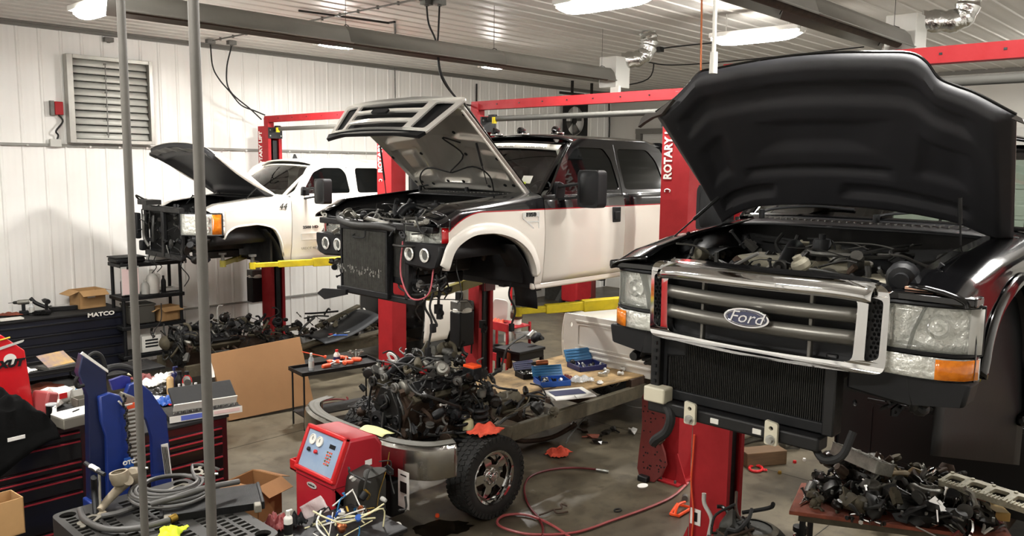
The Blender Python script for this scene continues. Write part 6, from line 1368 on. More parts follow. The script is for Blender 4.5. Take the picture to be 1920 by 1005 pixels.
wb = tool_chest('long navy tool bench against the left wall under the louver', 1.2, 5.02, 13.05, .75, 1.11, [1.02,.86,.72,.58,.42,.15], 'navy_chest', 'navy_chest', 'black_metal')
txt('MATCO', .085, mx((1.55,-.388,1.07),(1,0,0),(0,0,1)), 'lift_text', wb, sx=1.3, bold=.003)
G().bx(-1.5,-.6,-.388,-.384,1.03,1.05).build('blue_trim', 'blue_plastic', wb)
# things on the wall bench
def carton(p, rz, w, d, h, lab, m='tan_box', flaps=True, cat='box'):
    t = thing('carton_box', lab, cat, tuple(p), rz); g = G()
    g.bx(-w/2,w/2,-d/2,-d/2+.006,0,h); g.bx(-w/2,w/2,d/2-.006,d/2,0,h); g.bx(-w/2,-w/2+.006,-d/2,d/2,0,h); g.bx(w/2-.006,w/2,-d/2,d/2,0,h); g.bx(-w/2,w/2,-d/2,d/2,0,.006); g.build('carton_body', m, t)
    if flaps:
        for s in (-1,1):
            g = G(); g.m = T(0,s*d/2,h) @ R(-s*.5,'X'); g.bx(-w/2,w/2,0 if s > 0 else -d*.45,d*.45 if s > 0 else 0,0,.005); g.build('carton_flap', m, t)
            g = G(); g.m = T(s*w/2,0,h) @ R(s*.35,'Y'); g.bx(0 if s > 0 else -w*.4,w*.4 if s > 0 else 0,-d/2,d/2,0,.005); g.build('carton_flap', m, t)
    return t
c = carton(at(165,575,z=1.115), .1, .40, .34, .28, 'open brown cardboard box on the navy wall bench'); G().box((-.02,-.175,.2),(.12,.003,.07)).build('address_label','paper',c)
ZB = 1.115
drill(at(45,590,z=ZB), 2.9, 'grey impact drill lying on the left end of the wall bench', 'cast_aluminium')
bottle(at(60,590,z=ZB), .035, .2, 'clear_plastic', 'white_plastic', 'small clear bottle on the wall bench beside the drill', band='light_grey')
drill(at(88,588,z=ZB), 1.6, 'dark cordless tool standing on the wall bench left of the mirror', 'black_plastic')
t = thing('truck_mirror', 'spare black towing mirror lying face up on the wall bench', 'mirror', tuple(at(118,580,z=ZB)), -.2)
g = G(); g.prism(rpoly([(-.2,-.1),(.2,-.12),(.22,.1),(-.18,.12)],.06,4), .06, T(0,0,0)); g.build('mirror_shell','black_plastic',t,bevel=.02); g = G(); g.prism(rpoly([(-.16,-.07),(.17,-.09),(.18,.07),(-.14,.09)],.05,4), .006, T(0,0,.06)); g.build('mirror_glass','chrome',t); g = G(); g.tube([(-.2,0,.04),(-.35,.05,.12),(-.42,.08,.2)],.03,8); g.build('mirror_arm','black_plastic',t)
for k, (u, v, l) in enumerate(((20,592,'red rag at the left end of the wall bench'),(75,590,'dark greasy cloth between the tools on the wall bench'))): rag(at(u, v, z=ZB), (.3,.15,.04), l, ('dirty_orange','black_cloth')[k], 20+k)
soloW(G().box(at(20,598,z=ZB+.02),(.3,.16,.02)), 'paper_pad', 'white_plastic', 'white pad on the front left edge of the wall bench', 'paper', at(20,598,z=ZB))
# black plastic shelf unit
SH = thing('shelf_unit', 'black plastic shelf unit with four tiers at the wall below the white cab', 'shelf', (5.38, 13.05, 0))
tiers = [1.84, 1.32, .86, .40]
for z in tiers:
    g = G(); g.bx(-.5,.5,-.24,.24,z-.06,z); s_ = g.build('shelf_board', 'black_plastic', SH, bevel=.01)
    g = G()
    for k in range(9): g.bx(-.44+k*.11,-.40+k*.11,-.2,.2,z,z+.006)
    g.build('shelf_rib', 'black_plastic', s_, kind='stuff')
for sx in (-1,1):
    for sy in (-1,1): g = G(); g.cyl((sx*.45,sy*.2,0),(sx*.45,sy*.2,1.86),.026,n=12); g.build('shelf_post', 'black_plastic', SH)
def on_sh(u, v, i, y=12.95): return at(u, v, y=y)
def shp(dx, dy, i): return (5.38+dx, 13.05+dy, tiers[i]+.008)
t = thing('sealed_tote', 'black lidded case on the top tier of the shelf unit', 'case', shp(-.28,0,0)); G().bx(-.24,.2,-.18,.18,0,.07).build('case_body','black_plastic',t,bevel=.02); G().bx(-.25,.21,-.19,.19,.07,.09).build('case_lid','black_rubber',t,bevel=.01)
carton(shp(.22,.02,0), .2, .3, .25, .06, 'low white box on the top tier of the shelf unit', 'light_grey', False)
def jug(p, lab, m='white_plastic', s=1.0, cap='white_plastic'):
    t = thing('jug', lab, 'jug', tuple(p)); G().lathe([(0,0),(.085*s,0),(.09*s,.02),(.09*s,.18*s),(.07*s,.24*s),(.03*s,.27*s),(.03*s,.29*s)], n=18).build('jug_body', m, t); G().lathe([(.034*s,.28*s),(.034*s,.32*s),(0,.32*s)], n=12).build('cap', cap, t)
    g = G(); g.tube([(.05*s,0,.26*s),(.10*s,0,.24*s),(.10*s,0,.16*s),(.085*s,0,.12*s)], .012*s, 6); g.build('handle', m, t); return t
jug(shp(.05,-.08,1), 'white plastic jug on the second tier of the shelf unit', s=1.15); jug(shp(-.08,-.12,1), 'smaller grey jug beside the white jug on the second tier', 'light_grey', .7)
bottle(shp(.24,-.05,1), .04, .26, 'black_plastic', 'black_plastic', 'black bottle on the second tier of the shelf unit')
carton(shp(.36,.02,1), 0, .22, .2, .05, 'flat white box at the right end of the second tier', 'light_grey', False)
jug(shp(-.30,.02,1), 'dark jug at the left end of the second tier', 'black_plastic', 1.1, 'black_plastic')
carton(shp(.26,-.05,2), .15, .34, .26, .22, 'brown open carton on the third tier of the shelf unit')
t = thing('bin', 'dark grey bin filling the left of the third tier', 'bin', shp(-.16,0,2)); G().bx(-.2,.2,-.18,.18,0,.3).build('bin_body', mat('dark_bin','3d3b35',.6), t, bevel=.02); G().bx(-.21,.21,-.19,.19,.28,.31).build('bin_rim','dark_bin',t,bevel=.01)
c = carton(shp(-.05,-.10,3), 0, .32, .2, .26, 'white carton with dark printed lines on the bottom tier of the shelf unit', 'white_plastic', False)
for k in range(3): G().box((0,-.103,.19-.05*k),(.2,.004,.025)).build('printed_line','black_plastic',c)
carton(shp(.25,-.08,3), 0, .26, .2, .16, 'lower white carton beside the printed one on the bottom tier', 'light_grey', False)
t = thing('clipboard', 'pale pink paper on a clipboard hanging from the shelf unit', 'clipboard', (5.02, 12.79, 1.32)); G().box((0,0,.26),(.27,.006,.44)).build('board','light_grey',t); G().box((0,-.006,.25),(.25,.004,.40)).build('paper_sheet',mat('pink_paper','dcc3c0',.8),t); G().box((0,-.012,.46),(.10,.016,.04)).build('clip','black_metal',t)
t = thing('tool_rack_bench', 'low black worktable between the wall bench and the shelf unit', 'table', (4.2,11.1,0)); G().bx(-.45,.45,-.3,.3,.62,.66).build('table_top','black_metal',t,bevel=.004)
for sx in (-1,1):
    for sy in (-1,1): G().cyl((sx*.4,sy*.26,0),(sx*.4,sy*.26,.62),.015,n=8).build('leg','grey_metal',t)
# ---- red cabinet with stickers, grey trolley beside it
RC = thing('red_cabinet', 'red cabinet with racing stickers at the left edge', 'cabinet', (1.72, 7.95, 1.135))
g = G(); g.prism([(-.9,0),(.52,0),(.47,.60),(.30,.76),(-.9,.86)], .42, mx((0,0,0),(1,0,0),(0,0,1)) @ T(0,0,-.42)); g.build('cabinet_shell', 'red_gloss', RC, bevel=.01)
txt('XUT', .085, mx((.35,-.008,.50),(1,0,0),(0,0,1)), 'black_plastic', RC, sx=1.1, shear=.3, bold=.006, label='black slanted letters on the red cabinet')
g = G(); g.lathe([(0,0),(.05,0),(.05,.003)], (.35,-.002,.54),(0,-1,0), 20); g.build('sticker', 'white_plastic', RC)
g = G(); g.prism(rpoly([(-.10,-.03),(.10,.02),(.11,.04),(-.08,-.0)],.01), .003, mx((.36,-.004,.66),(1,0,0),(0,0,1))); g.build('sticker', 'light_grey', RC)
mat('sticker_yellow','d9b92a',.5); mat('sticker_green','4f9a3a',.5)
g = G(); g.prism(rpoly([(-.20,-.08),(.06,-.12),(.14,-.02),(.14,.06),(.0,.14),(-.16,.13)],.02), .003, mx((.03,-.004,.50),(1,0,0),(0,0,1))); st = g.build('sticker', 'sticker_yellow', RC)
g = G(); g.prism(rpoly([(-.18,-.02),(.13,-.04),(.13,.03),(-.18,.05)],.01), .003, mx((.02,-.008,.52),(1,0,0),(0,0,1))); g.build('sticker_band', 'sticker_green', st)
g = G(); g.tube([(.04+.14*math.cos(a*.26),-.006,.72+.045*math.sin(a*.26)) for a in range(24)], .006, 5, 0, close=True); g.tube([(-.1,-.006,.68),(.15,-.006,.70),(.36,-.006,.735)], .007, 5); g.build('sticker_ring', 'sticker_yellow', RC)
# grey service cart with trays behind
t = thing('service_cart', 'dark two-shelf cart carrying an open picture tin, right of the red cabinet', 'cart', tuple(V((3.05,10.5,0))))
for z in (.95,.72): g = G(); g.bx(-.42,.42,-.28,.28,z-.02,z); g.bx(-.42,.42,-.28,-.27,z,z+.04); g.bx(-.42,.42,.27,.28,z,z+.04); g.bx(-.42,-.41,-.28,.28,z,z+.04); g.bx(.41,.42,-.28,.28,z,z+.04); g.build('tray','black_metal',t,bevel=.003)
for sx in (-1,1):
    for sy in (-1,1): G().cyl((sx*.4,sy*.26,0),(sx*.4,sy*.26,.95),.014,n=8).build('leg','black_metal',t)
G().bx(-.4,.1,-.27,.27,.1,.60).build('lower_cabinet','chest_black',t,bevel=.01)
t = thing('picture_tin', 'flat tin with blue and orange picture lid on the dark cart', 'box', (3.2,10.45,.955), .3); G().bx(-.17,.17,-.12,.12,0,.04).build('tin_base','grey_metal',t,bevel=.004); g = G(); g.m = T(0,-.1,.04) @ R(.5,'X'); g.bx(-.17,.17,0,.24,0,.006); g.build('tin_lid',mat('picture_print','a8894f',.4,n=.9,ns=5,n2='2f3f7a'),t)
rag((2.85,10.4,.955), (.2,.15,.05), 'small white roll on the dark cart', 'white_plastic', 31); rag((3.0,10.45,.73), (.4,.3,.04), 'red and grey cloths on the lower shelf of the dark cart', 'dirty_orange', 32)
# ---- jacket, mug, tray, papers on the left chest
g = G(); rn = random.Random(3)
g.grid(lambda i, j: (-.42+.80*i-.08*j, -.30+.55*j-.02*math.sin(i*9), (.05+.20*math.sin(i*PI)**.6*math.sin(max(0,j)*PI)**.5+.06*math.sin(i*9+j*5)*math.sin(j*PI)+.022*math.sin(i*31+5*math.sin(j*9))*math.sin(j*PI)+.015*math.sin(j*37+i*14)*math.sin(i*PI)+.12*math.sin(max(0,1-i)*PI)*j) if j > .16 else -.30*(.16-j)/.16*(.6+.4*math.sin(i*5))+.05*j/.16), 34, 30)
jk = solo(g, 'jacket', 'black_cloth', 'black jacket with small white logo heaped on the left tool chest', 'jacket', (1.86,7.62,1.14), solid=.012, ang=60)
G().box((.05,-.32,.02),(.13,.006,.03),rz=.1).build('white_logo','paper',jk)
ZL = 1.132
t = thing('steel_tumbler', 'stainless steel tumbler on the left tool chest', 'cup', tuple(at(98,795,z=ZL))); G().lathe([(0,0),(.032,0),(.036,.02),(.044,.14),(.044,.17),(.040,.17),(.036,.02)], n=20).build('cup','chrome',t); G().lathe([(0,.172),(.045,.172),(.045,.182),(0,.186)], n=20).build('lid','clear_plastic',t)
t = thing('parts_tray', 'grey tray holding white papers and a black pen on the left tool chest', 'tray', tuple(at(142,793,z=ZL)), .15); G().bx(-.16,.18,-.12,.12,0,.09).build('tray_body','gasket_grey',t,bevel=.008); G().bx(-.16,.17,-.12,.12,.092,.10).build('paper_stack','paper',t)
G().cyl((-.02,.0,.106),(.05,.03,.106),.006,n=8).build('pen','black_plastic',t)
carton(at(134,752,z=ZL), .2, .15, .15, .12, 'small white carton behind the papers on the left tool chest', 'white_plastic', False)
g = G(); g.blob((0,0,.08),(.26,.22,.2),5,.3,2); t = solo(g, 'plastic_bag', 'white_plastic', 'white plastic bag with red logo on the left tool chest', 'bag', tuple(at(108,760,z=ZL))); 
G().box((.02,-.105,.11),(.07,.01,.05),rz=.2).build('red_logo','red_plastic',t)
t = thing('red_tub', 'tilted translucent red tub beside the red cabinet', 'container', tuple(at(78,775,z=ZL)), .4); g = G(); g.m = R(.3,'Y'); g.bx(-.06,.06,-.1,.1,0,.2); g.build('tub_body', mat('dull_red','9c4a4a',.4), t, bevel=.02)
carton(at(95,790,z=ZL-.0), .1, .2, .12, .03, 'open red-edged pizza box under the white bag', 'tan_box', False)
carton(at(155,760,z=ZL), .1, .14, .14, .08, 'grey metal can behind the blue press on the left tool chest', 'gasket_grey', False)
bottle(at(146,750,z=ZL), .028, .14, 'teal_plastic', 'light_grey', 'tilted pale blue bottle by the blue press')
# ================================================================== blue press near the camera
B_ = thing('hydraulic_spring_compressor', 'tall blue workshop press with grey louvered body and white caution label', 'press', (2.55, 6.72, 0))
def bpl(pts, y, th, name, m, **k):
    o = V(B_.location); g = G(); P = [at(u, v, y=y) for u, v in pts]; g.prism([(p.x, p.z) for p in P], th, mx((0,y,0),(1,0,0),(0,0,1)) @ T(0,0,-th)); return W(name, m, B_, g, **k)
bpl([(147,700),(155,664),(163,672),(199,697),(203,745),(204,800),(206,960),(170,960),(166,742)], 6.62, .10, 'left_upright', mat('dark_navy','0e1a40',.4,coat=.2), bevel=.01)
bpl([(186,745),(208,737),(226,742),(236,762),(238,800),(246,880),(244,960),(203,960),(200,820),(190,790)], 6.56, .06, 'front_column', 'blue_paint', bevel=.012)
bpl([(228,735),(252,744),(262,760),(268,840),(272,900),(242,900),(236,800)], 6.72, .05, 'louvered_body', 'gasket_grey', bevel=.01)
for k in range(14):
    v = 768+k*7.6; bpl([(240+k*.3,v),(262+k*.5,v-5),(262+k*.5,v-2),(240+k*.3,v+3.2)], 6.665, .008, 'louver_slat', 'light_grey')
bpl([(238,758),(264,752),(264,762),(239,768)], 6.662, .006, 'orange_stripe', 'orange_plastic')
bpl([(233,860),(250,856),(251,874),(234,878)], 6.50, .006, 'maker_plate', 'blue_plastic')
txt('OTC', .045, mx(tuple(at(242,867,y=6.49)-V(B_.location)),(1,0,0),(0,0,1)), 'paper', B_, sx=1.0, bold=.002)
bpl([(234,742),(242,722),(262,716),(284,735),(313,778),(318,830),(327,960),(290,960),(285,820),(276,790)], 6.80, .06, 'right_upright', 'blue_paint', bevel=.01)
lb = bpl([(302,834),(315,831),(326,915),(313,918)], 6.735, .004, 'caution_label', 'paper')
for k in range(4): 
    bpl([(303.5+k*2.8,838),(305+k*2.8,838),(315+k*2.6,912),(313.6+k*2.6,912)], 6.728, .003, 'label_text_line', 'dark_metal')
bpl([(152,664),(156,660),(203,694),(203,699)], 6.51, .02, 'white_edge', 'paper')
bpl([(206,714),(232,705),(244,707),(246,725),(212,732)], 6.9, .04, 'cross_plate', mat('violet_blue','2a2f86',.4))
g = G(); g.tube([at(u,v,y=6.95) for u,v in ((190,712),(200,694),(222,688),(246,694),(258,712),(254,738),(240,752))], .03, 9); W('black_strap', 'black_rubber', B_, g)
g = G(); g.tube([at(u,v,y=6.66) for u,v in ((150,700),(160,676),(176,662),(190,668),(198,690))], .016, 8); W('handle', 'black_rubber', B_, g)
g = G(); g.tube([at(u,v,y=6.5) for u,v in ((146,706),(141,716),(146,726),(158,722))], .014, 7); W('hook', 'black_metal', B_, g)
g = G(); 
for k in range(26): p = at(232+k*.5+3*math.sin(k*1.3), 742+k*4.6, y=6.5); g.blob((p.x,p.y,p.z), (.022,.016,.03), k, .1, 1)
W('chain', 'black_metal', B_, g, kind='stuff')
g = G(); g.tube([at(u,v,y=6.52) for u,v in ((222,752),(232,760),(248,757))], .008, 6); W('release_lever', 'light_grey', B_, g)
G().bx(-.42,.45,-.22,.25,.0,.08).build('base_frame', 'blue_paint', B_, bevel=.01)
g = G(); g.bx(-.36,-.26,-.16,.0,.08,.75); g.build('left_leg', 'blue_paint', B_, bevel=.01); G().bx(.22,.36,.0,.1,.08,.75).build('right_leg','blue_paint',B_,bevel=.01)
G().cyl((.12,.05,.1),(.12,.05,1.2),.03,n=12).build('hydraulic_ram','light_grey',B_)
# ================================================================== items on the second chest
Z2 = 1.002
def s2(u, v, dz=0): return tuple(at(u, v, z=Z2+dz))
bottle(s2(320,742), .036, .25, mat('amber_fluid','c7a878',.3), 'white_plastic', 'tan spray bottle with white nozzle on the red chest', nozzle=True)
bottle(s2(328,735), .036, .27, 'navy', 'navy', 'purple-blue spray bottle behind the tan one', nozzle=True)
bottle(s2(338,738), .05, .24, 'black_plastic', 'black_plastic', 'black round bottle on the red chest')
bottle(s2(352,742), .05, .26, 'red_gloss', 'black_plastic', 'red jug-shaped bottle on the red chest behind the pole', band='light_grey')
bottle(s2(368,752), .032, .19, 'white_plastic', 'white_plastic', 'white and blue aerosol can on the red chest', band='blue_plastic')
bottle(s2(337,747), .028, .15, 'light_grey', 'white_plastic', 'short silver aerosol on the red chest')
bottle(s2(376,762), .04, .22, 'black_plastic', 'yellow_plastic', 'dark bottle with yellow cap beside the cardboard')
bottle(s2(335,765), .026, .12, 'white_plastic', 'red_plastic', 'tiny white bottle with red cap near the open tool case', band='dull_red')
carton(s2(388,768), .2, .12, .1, .14, 'small red box right of the yellow-capped bottle', 'red_plastic', False)
drill(s2(352,748), 1.2, 'grey pneumatic gun lying among the bottles on the red chest', 'grey_metal')
for k, (u, v, d, m, l) in enumerate(((285,722,(.25,.2,.06),'paper','crumpled white paper towel at the back of the red chest'),(270,712,(.25,.2,.05),'maroon','dark red cloth heap at the back of the red chest'),(305,712,(.2,.16,.06),'paper','white paper beside the spray bottles on the red chest'),(312,757,(.24,.16,.06),'blue_plastic','bright blue nitrile gloves in the middle of the red chest'),(300,738,(.22,.14,.05),'grease','dark greasy tools and rag on the red chest'),(330,757,(.2,.1,.05),'red_plastic','red rag behind the open tool case'),(255,705,(.16,.12,.06),mat('pale_beige','cfc6a8',.6),'beige rag above the blue press'))): rag(s2(u, v), d, l, m, 40+k)
t = thing('paper_stack', 'stack of white papers at the front left of the red chest', 'paper', s2(290,752), .5); G().bx(-.12,.12,-.15,.15,0,.02).build('sheets','paper',t)
clm = ('bright_aluminium','dark_metal','grey_metal','black_plastic')
for k in range(12):
    rn = random.Random(60+k); g = G(); kk = k % 3
    if kk == 0: g.cyl((-.07,0,.012),(.07,0,.012),.008,n=8); g.lathe([(0,0),(.016,0),(.016,.03),(0,.03)], (.07,0,.012),(1,0,0),10)
    elif kk == 1: g.lathe([(0,0),(.022,0),(.022,.05),(.014,.05),(.014,.03)], (0,0,0),(0,0,1),12); g.box((.03,0,.01),(.04,.02,.02))
    else: g.box((0,0,.012),(.14,.022,.012)); g.lathe([(.01,0),(.02,0),(.02,.014),(.01,.014)], (.08,0,.005),(0,0,1),12)
    solo(g, ('ratchet','socket','wrench')[kk], clm[k % 4], 'small %s scattered among bottles and rags on the dark red chest' % ('ratchet','socket','wrench')[kk], 'tool', s2(265+rn.random()*100, 735+rn.random()*28), rn.random()*3, 'small %ss scattered on the red chest' % ('ratchet','socket','wrenche')[kk])
t = thing('socket_case', 'open white-lidded tool case on the front of the red chest', 'tool case', tuple(at(385,785,z=1.03)), 0)
o = V(t.location); a = at(318,792,z=1.02); b = at(454,770,z=1.02); ux = (b-a).normalized(); uy = V((-ux.y,ux.x,0)); Lb = (b-a).length
M_ = mx(a-o, ux, uy); g = G(); g.m = M_; g.bx(0,Lb,0,.36,0,.045); g.build('case_base', 'dark_metal', t, bevel=.004)
g = G(); g.m = M_; g.bx(0,Lb,-.006,0,-.01,.05); g.build('printed_sleeve', 'white_plastic', t); g = G(); g.m = M_; g.bx(.10,Lb*.55,-.009,-.006,0,.045); g.build('blue_print', mat('label_blue','5566b8',.5), t); g = G(); g.m = M_; g.bx(Lb*.60,Lb*.96,-.009,-.006,.008,.04); g.build('label_print', mat('label_pink','d8bcb8',.6), t)
g = G(); g.m = M_ @ T(0.05,.10,.05) @ R(.55,'X'); g.bx(0,Lb-.08,0,.24,.06,.10); g.build('case_lid', 'black_rubber', t, bevel=.01); g = G(); g.m = M_ @ T(.05,.10,.05) @ R(.55,'X'); g.bx(0,Lb-.08,-.012,0,.03,.12); g.build('lid_edge', 'white_plastic', t, bevel=.004)
g = G(); g.m = M_
for k in range(22): g.cyl((.05+k*.028,.05+.02*(k%2),.045),(.05+k*.028,.05+.02*(k%2),.07),.011,n=8)
g.build('sockets', 'chrome', t, kind='stuff')
# ================================================================== pallet-topped cart near the camera
PZ = .90
PC = thing('plastic_pallet', 'black plastic pallet with slotted deck on a stand at the bottom left', 'pallet', (2.29, 5.45, 0))
x0, x1, y0, y1 = -.50, .50, -.70, .72
holes = [[(cx_+.055*math.cos(a*PI/8), cy_+.055*math.sin(a*PI/8)) for a in range(16)] for cx_, cy_ in ((x0+.09,y1-.09),(x1-.09,y1-.09),(x1-.09,y0+.09),(x0+.09,y0+.09))]
def slots(xa, xb, ya, yb, nx, ny):
    for i in range(nx):
        for j in range(ny):
            ax = xa+(xb-xa)*i/nx; ay = ya+(yb-ya)*j/ny; holes.append([(ax,ay),(ax+(xb-xa)/nx*.7,ay),(ax+(xb-xa)/nx*.7,ay+(yb-ya)/ny*.62),(ax,ay+(yb-ya)/ny*.62)])
slots(x0+.05,x0+.33,.18,.58,3,7); slots(x0+.05,x0+.36,-.55,.10,3,11); slots(x0+.42,x0+.62,-.62,.62,2,20); slots(x0+.68,x1-.05,-.55,.10,3,11); slots(x0+.68,x1-.05,.18,.58,3,7)
g = G(); g.prism(rpoly([(x0,y0),(x1,y0),(x1,y1),(x0,y1)],.08,4), .025, T(0,0,PZ-.025), holes); g.build('pallet_deck', mat('pallet_black','2c2b29',.45,n=.3,ns=6), PC)
g = G(); rp = rpoly([(x0,y0),(x1,y0),(x1,y1),(x0,y1)],.08,4); rp2 = rpoly([(x0+.02,y0+.02),(x1-.02,y0+.02),(x1-.02,y1-.02),(x0+.02,y1-.02)],.07,4); g.prism(rp, .12, T(0,0,PZ-.145), [rp2]); g.build('pallet_skirt', 'pallet_black', PC)
for sx in (-.4,0,.4):
    for sy in (-.58,0,.6): G().box((sx,sy,PZ-.15),(.13,.13,.12)).build('pallet_block','pallet_black',PC,bevel=.01)
g = G(); g.bx(x0+.05,x1-.05,y0+.05,y1-.05,.62,.69); g.build('stand_top','black_metal',PC,bevel=.01)
for sx in (-.4,.4):
    for sy in (-.6,.6): G().bx(sx-.03,sx+.03,sy-.03,sy+.03,0,.62).build('stand_leg','black_metal',PC)
pa = lambda u, v, dz=.0: at(u, v, z=PZ+dz)
# condenser lying on the pallet
rd = thing('radiator', 'black finned condenser lying on the pallet under the coiled hose', 'radiator', tuple(pa(398,948,.0)), -.42)
G().bx(-.33,.33,-.19,.19,.0,.05).build('core','black_metal',rd)
g = G()
for k in range(70): g.bx(-.325+k*.0094,-.3225+k*.0094,-.195,.195,.0,.054)
g.build('fin','black_metal',rd,kind='stuff')
for s in (-1,1): G().bx(s*.34-.012,s*.34+.012,-.2,.2,0,.06).build('side_tank','black_metal',rd,bevel=.006); 
for s in (-1,1): G().box((s*.30,-.22,.03),(.05,.07,.06)).build('mount_bracket','gasket_grey',rd,bevel=.008)
# coil of hose
hc = at(320,925,z=PZ+.06); pts = []
for k in range(6*16):
    a = 2*PI*k/16; r = .30-.022*(k//16)+.015*math.sin(k*.7); pts.append((r*1.0*math.cos(a), r*.95*math.sin(a), .075+.012*(k/16)+.01*math.sin(k*.37)))
pts += [(.30,.10,.16),(.36,.0,.15),(.40,-.08,.12)]
g = G(); g.tube(pts, .0125, 8, 2); solo(g, 'hose_coil', mat('grey_hose','4a4947',.45), 'coil of dark grey rubber hose on the pallet at the bottom left', 'hose', tuple(hc-V((0,0,.06))), .3)
p = [pa(285,945,.10), pa(330,932,.15), pa(385,915,.16), pa(448,903,.14)]
soloW(G().tube(p, .021, 10), 'hose_length', 'grey_hose', 'thick straight hose laid across the coil', 'hose', p[0])
p = [pa(150,955,.05), pa(160,975,.03), pa(200,992,.03), pa(260,990,.035), pa(318,975,.04)]
h_ = soloW(G().tube(p, .022, 10), 'radiator_hose', 'grey_hose', 'curved black radiator hose with brass end along the front of the pallet', 'hose', p[0]); q = p[-1]-V(p[0])
G().cyl(q, q+V((.05,.01,.004)), .027, n=14).build('hose_clamp','brass',h_)
p = [pa(190,968,.03), pa(220,962,.03), pa(255,950,.03)]
soloW(G().tube(p, .02, 9), 'hose_piece', 'grey_hose', 'short dark hose behind the curved hose on the pallet', 'hose', p[0])
p0 = pa(182,965,.0)
cs = soloW(G().tube([pa(186,958,.02), pa(205,935,.06), pa(228,912,.14), pa(240,900,.20)], lambda t: .026+.016*t, 12), 'coolant_pipe_casting', mat('chalky_aluminium','9a8f7c',.65,metal=.3,n=.3,ns=10,bump=.2), 'chalky cast aluminium coolant pipe with round mouth standing on the pallet', 'car part', p0)
o = V(p0); g = G(); g.lathe([(.05,0),(.062,.0),(.064,.03),(.055,.08),(.04,.10)], pa(222,885,.26)-o, (.1,-.1,-1), 20, cap=False); g.build('pipe_mouth','chalky_aluminium',cs,solid=.006)
g = G(); g.blob(tuple(pa(247,893,.17)-o),(.14,.12,.13),4,.25,2); g.build('casting_body','chalky_aluminium',cs)
g = G(); g.prism([(-.03,-.025),(.03,-.02),(.03,.02),(-.03,.025)], .01, T(*(pa(190,962,.004)-o))); g.build('flange','chalky_aluminium',cs,bevel=.004)
p0 = pa(180,965,0); st = soloW(G().tube([pa(180,965,.0), pa(177,920,.13), pa(176,895,.26)], .022, 9), 'support_rod', 'black_plastic', 'upright black tool handle standing on the pallet by the blue press', 'tool', p0)
g = G(); g.tube([pa(160,868,.33)-p0, pa(176,880,.31)-p0, pa(196,890,.29)-p0], .015, 8); g.build('cross_handle','black_metal',st); g = G(); g.cyl(pa(170,874,.322)-p0, pa(184,882,.308)-p0, .019, n=10); g.build('grip_band','paper',st)
g = G(); g.cyl(pa(188,960,.0)-p0, pa(186,885,.26)-p0, .010, n=8); g.build('grey_rod','gasket_grey',st)
def gasket(p, rz, lab, s=1.0):
    g = G(); o_ = rpoly([(-.10*s,-.04*s),(.0,-.06*s),(.10*s,-.03*s),(.09*s,.05*s),(-.02*s,.05*s),(-.09*s,.03*s)],.025*s); i_ = rpoly([(-.06*s,-.02*s),(.0,-.035*s),(.06*s,-.01*s),(.05*s,.03*s),(-.02*s,.03*s),(-.06*s,.01*s)],.015*s)
    g.prism(o_, .006, None, [i_]); g.lathe([(.007*s,.0),(.02*s,0),(.02*s,.007),(.007*s,.007)], (-.10*s,-.05*s,0),(0,0,1),14); g.lathe([(.007*s,.0),(.02*s,0),(.02*s,.007),(.007*s,.007)], (.11*s,-.035*s,0),(0,0,1),14)
    return solo(g, 'gasket', 'gasket_grey', lab, 'gasket', tuple(p), rz)
gasket(pa(168,975,.004), .4, 'grey metal gasket lying on the left front of the pallet'); gasket(pa(335,915,.06), .2, 'grey gasket inside the hose coil', .9); gasket(pa(370,885,.03), 1.2, 'dark triangular bracket behind the hose coil', .8)
soloW(G().box(pa(305,940,.06),(.05,.04,.012)), 'plastic_tag', 'paper', 'small white tag inside the hose coil', 'tag', pa(305,940,.055))
rag(at(315,1016,z=PZ+.005), (.34,.16,.07), 'lime yellow cloth at the bottom edge on the pallet', 'lime', 55, 'cloth', 'safety_cloth')
carton(at(480,965,z=.25), .3, .30, .34, .34, 'brown carton with flaps on the floor right of the pallet', 'dark_cardboard')
carton(at(6,1000,z=.9), .1, .2, .2, .25, 'brown carton at the lower left corner', 'tan_box', False)
# ================================================================== red refrigerant machine
A_ = thing('refrigerant_machine', 'red air-conditioning service machine with blue gauge panel', 'machine', (3.98, 5.80, 0))
W2 = .29; D2 = .26
g = G(); g.prism([(-D2,.10),(D2,.10),(D2,1.0),(D2-.06,1.08),(-D2+.16,1.10),(-D2+.02,.78),(-D2,.74)], 2*W2, mx((0,-W2,0),(1,0,0),(0,0,1)) @ Matrix.Diagonal((1,1,-1,1))); g.build('body', mat('machine_red','a01826',.42), A_, bevel=.03)
M_ = mx((-D2+.02,0,.78),(0,-1,0),(.14,0,.32))
for (u0,u1,v0,v1) in ((-W2,-W2+.035,-.01,.37),(W2-.035,W2,-.01,.37),(-W2,W2,.33,.37),(-W2,W2,-.03,.01)):
    g = G(); g.m = M_; g.bx(u0,u1,v0,v1,-.02,.03); g.build('panel_surround', 'red_plastic', A_, bevel=.012)
g = G(); g.m = M_; g.prism(rpoly([(-W2+.035,.01),(W2-.035,.01),(W2-.035,.33),(-W2+.035,.33)],.01), .006, T(0,0,.006)); pn = g.build('control_panel', mat('panel_blue','8fa3b8',.4,n=.3,ns=4,n2='6c86b0'), A_)
for u in (-.16,-.055):
    g = G(); g.m = M_; g.lathe([(.0,.0),(.044,0),(.046,.012),(.040,.014),(.040,.008),(0,.008)], (u,.255,.012),(0,0,1),24); ga = g.build('gauge','white_plastic',pn); g = G(); g.m = M_; g.box((u,.262,.024),(.004,.03,.002)); g.build('needle','black_plastic',ga)
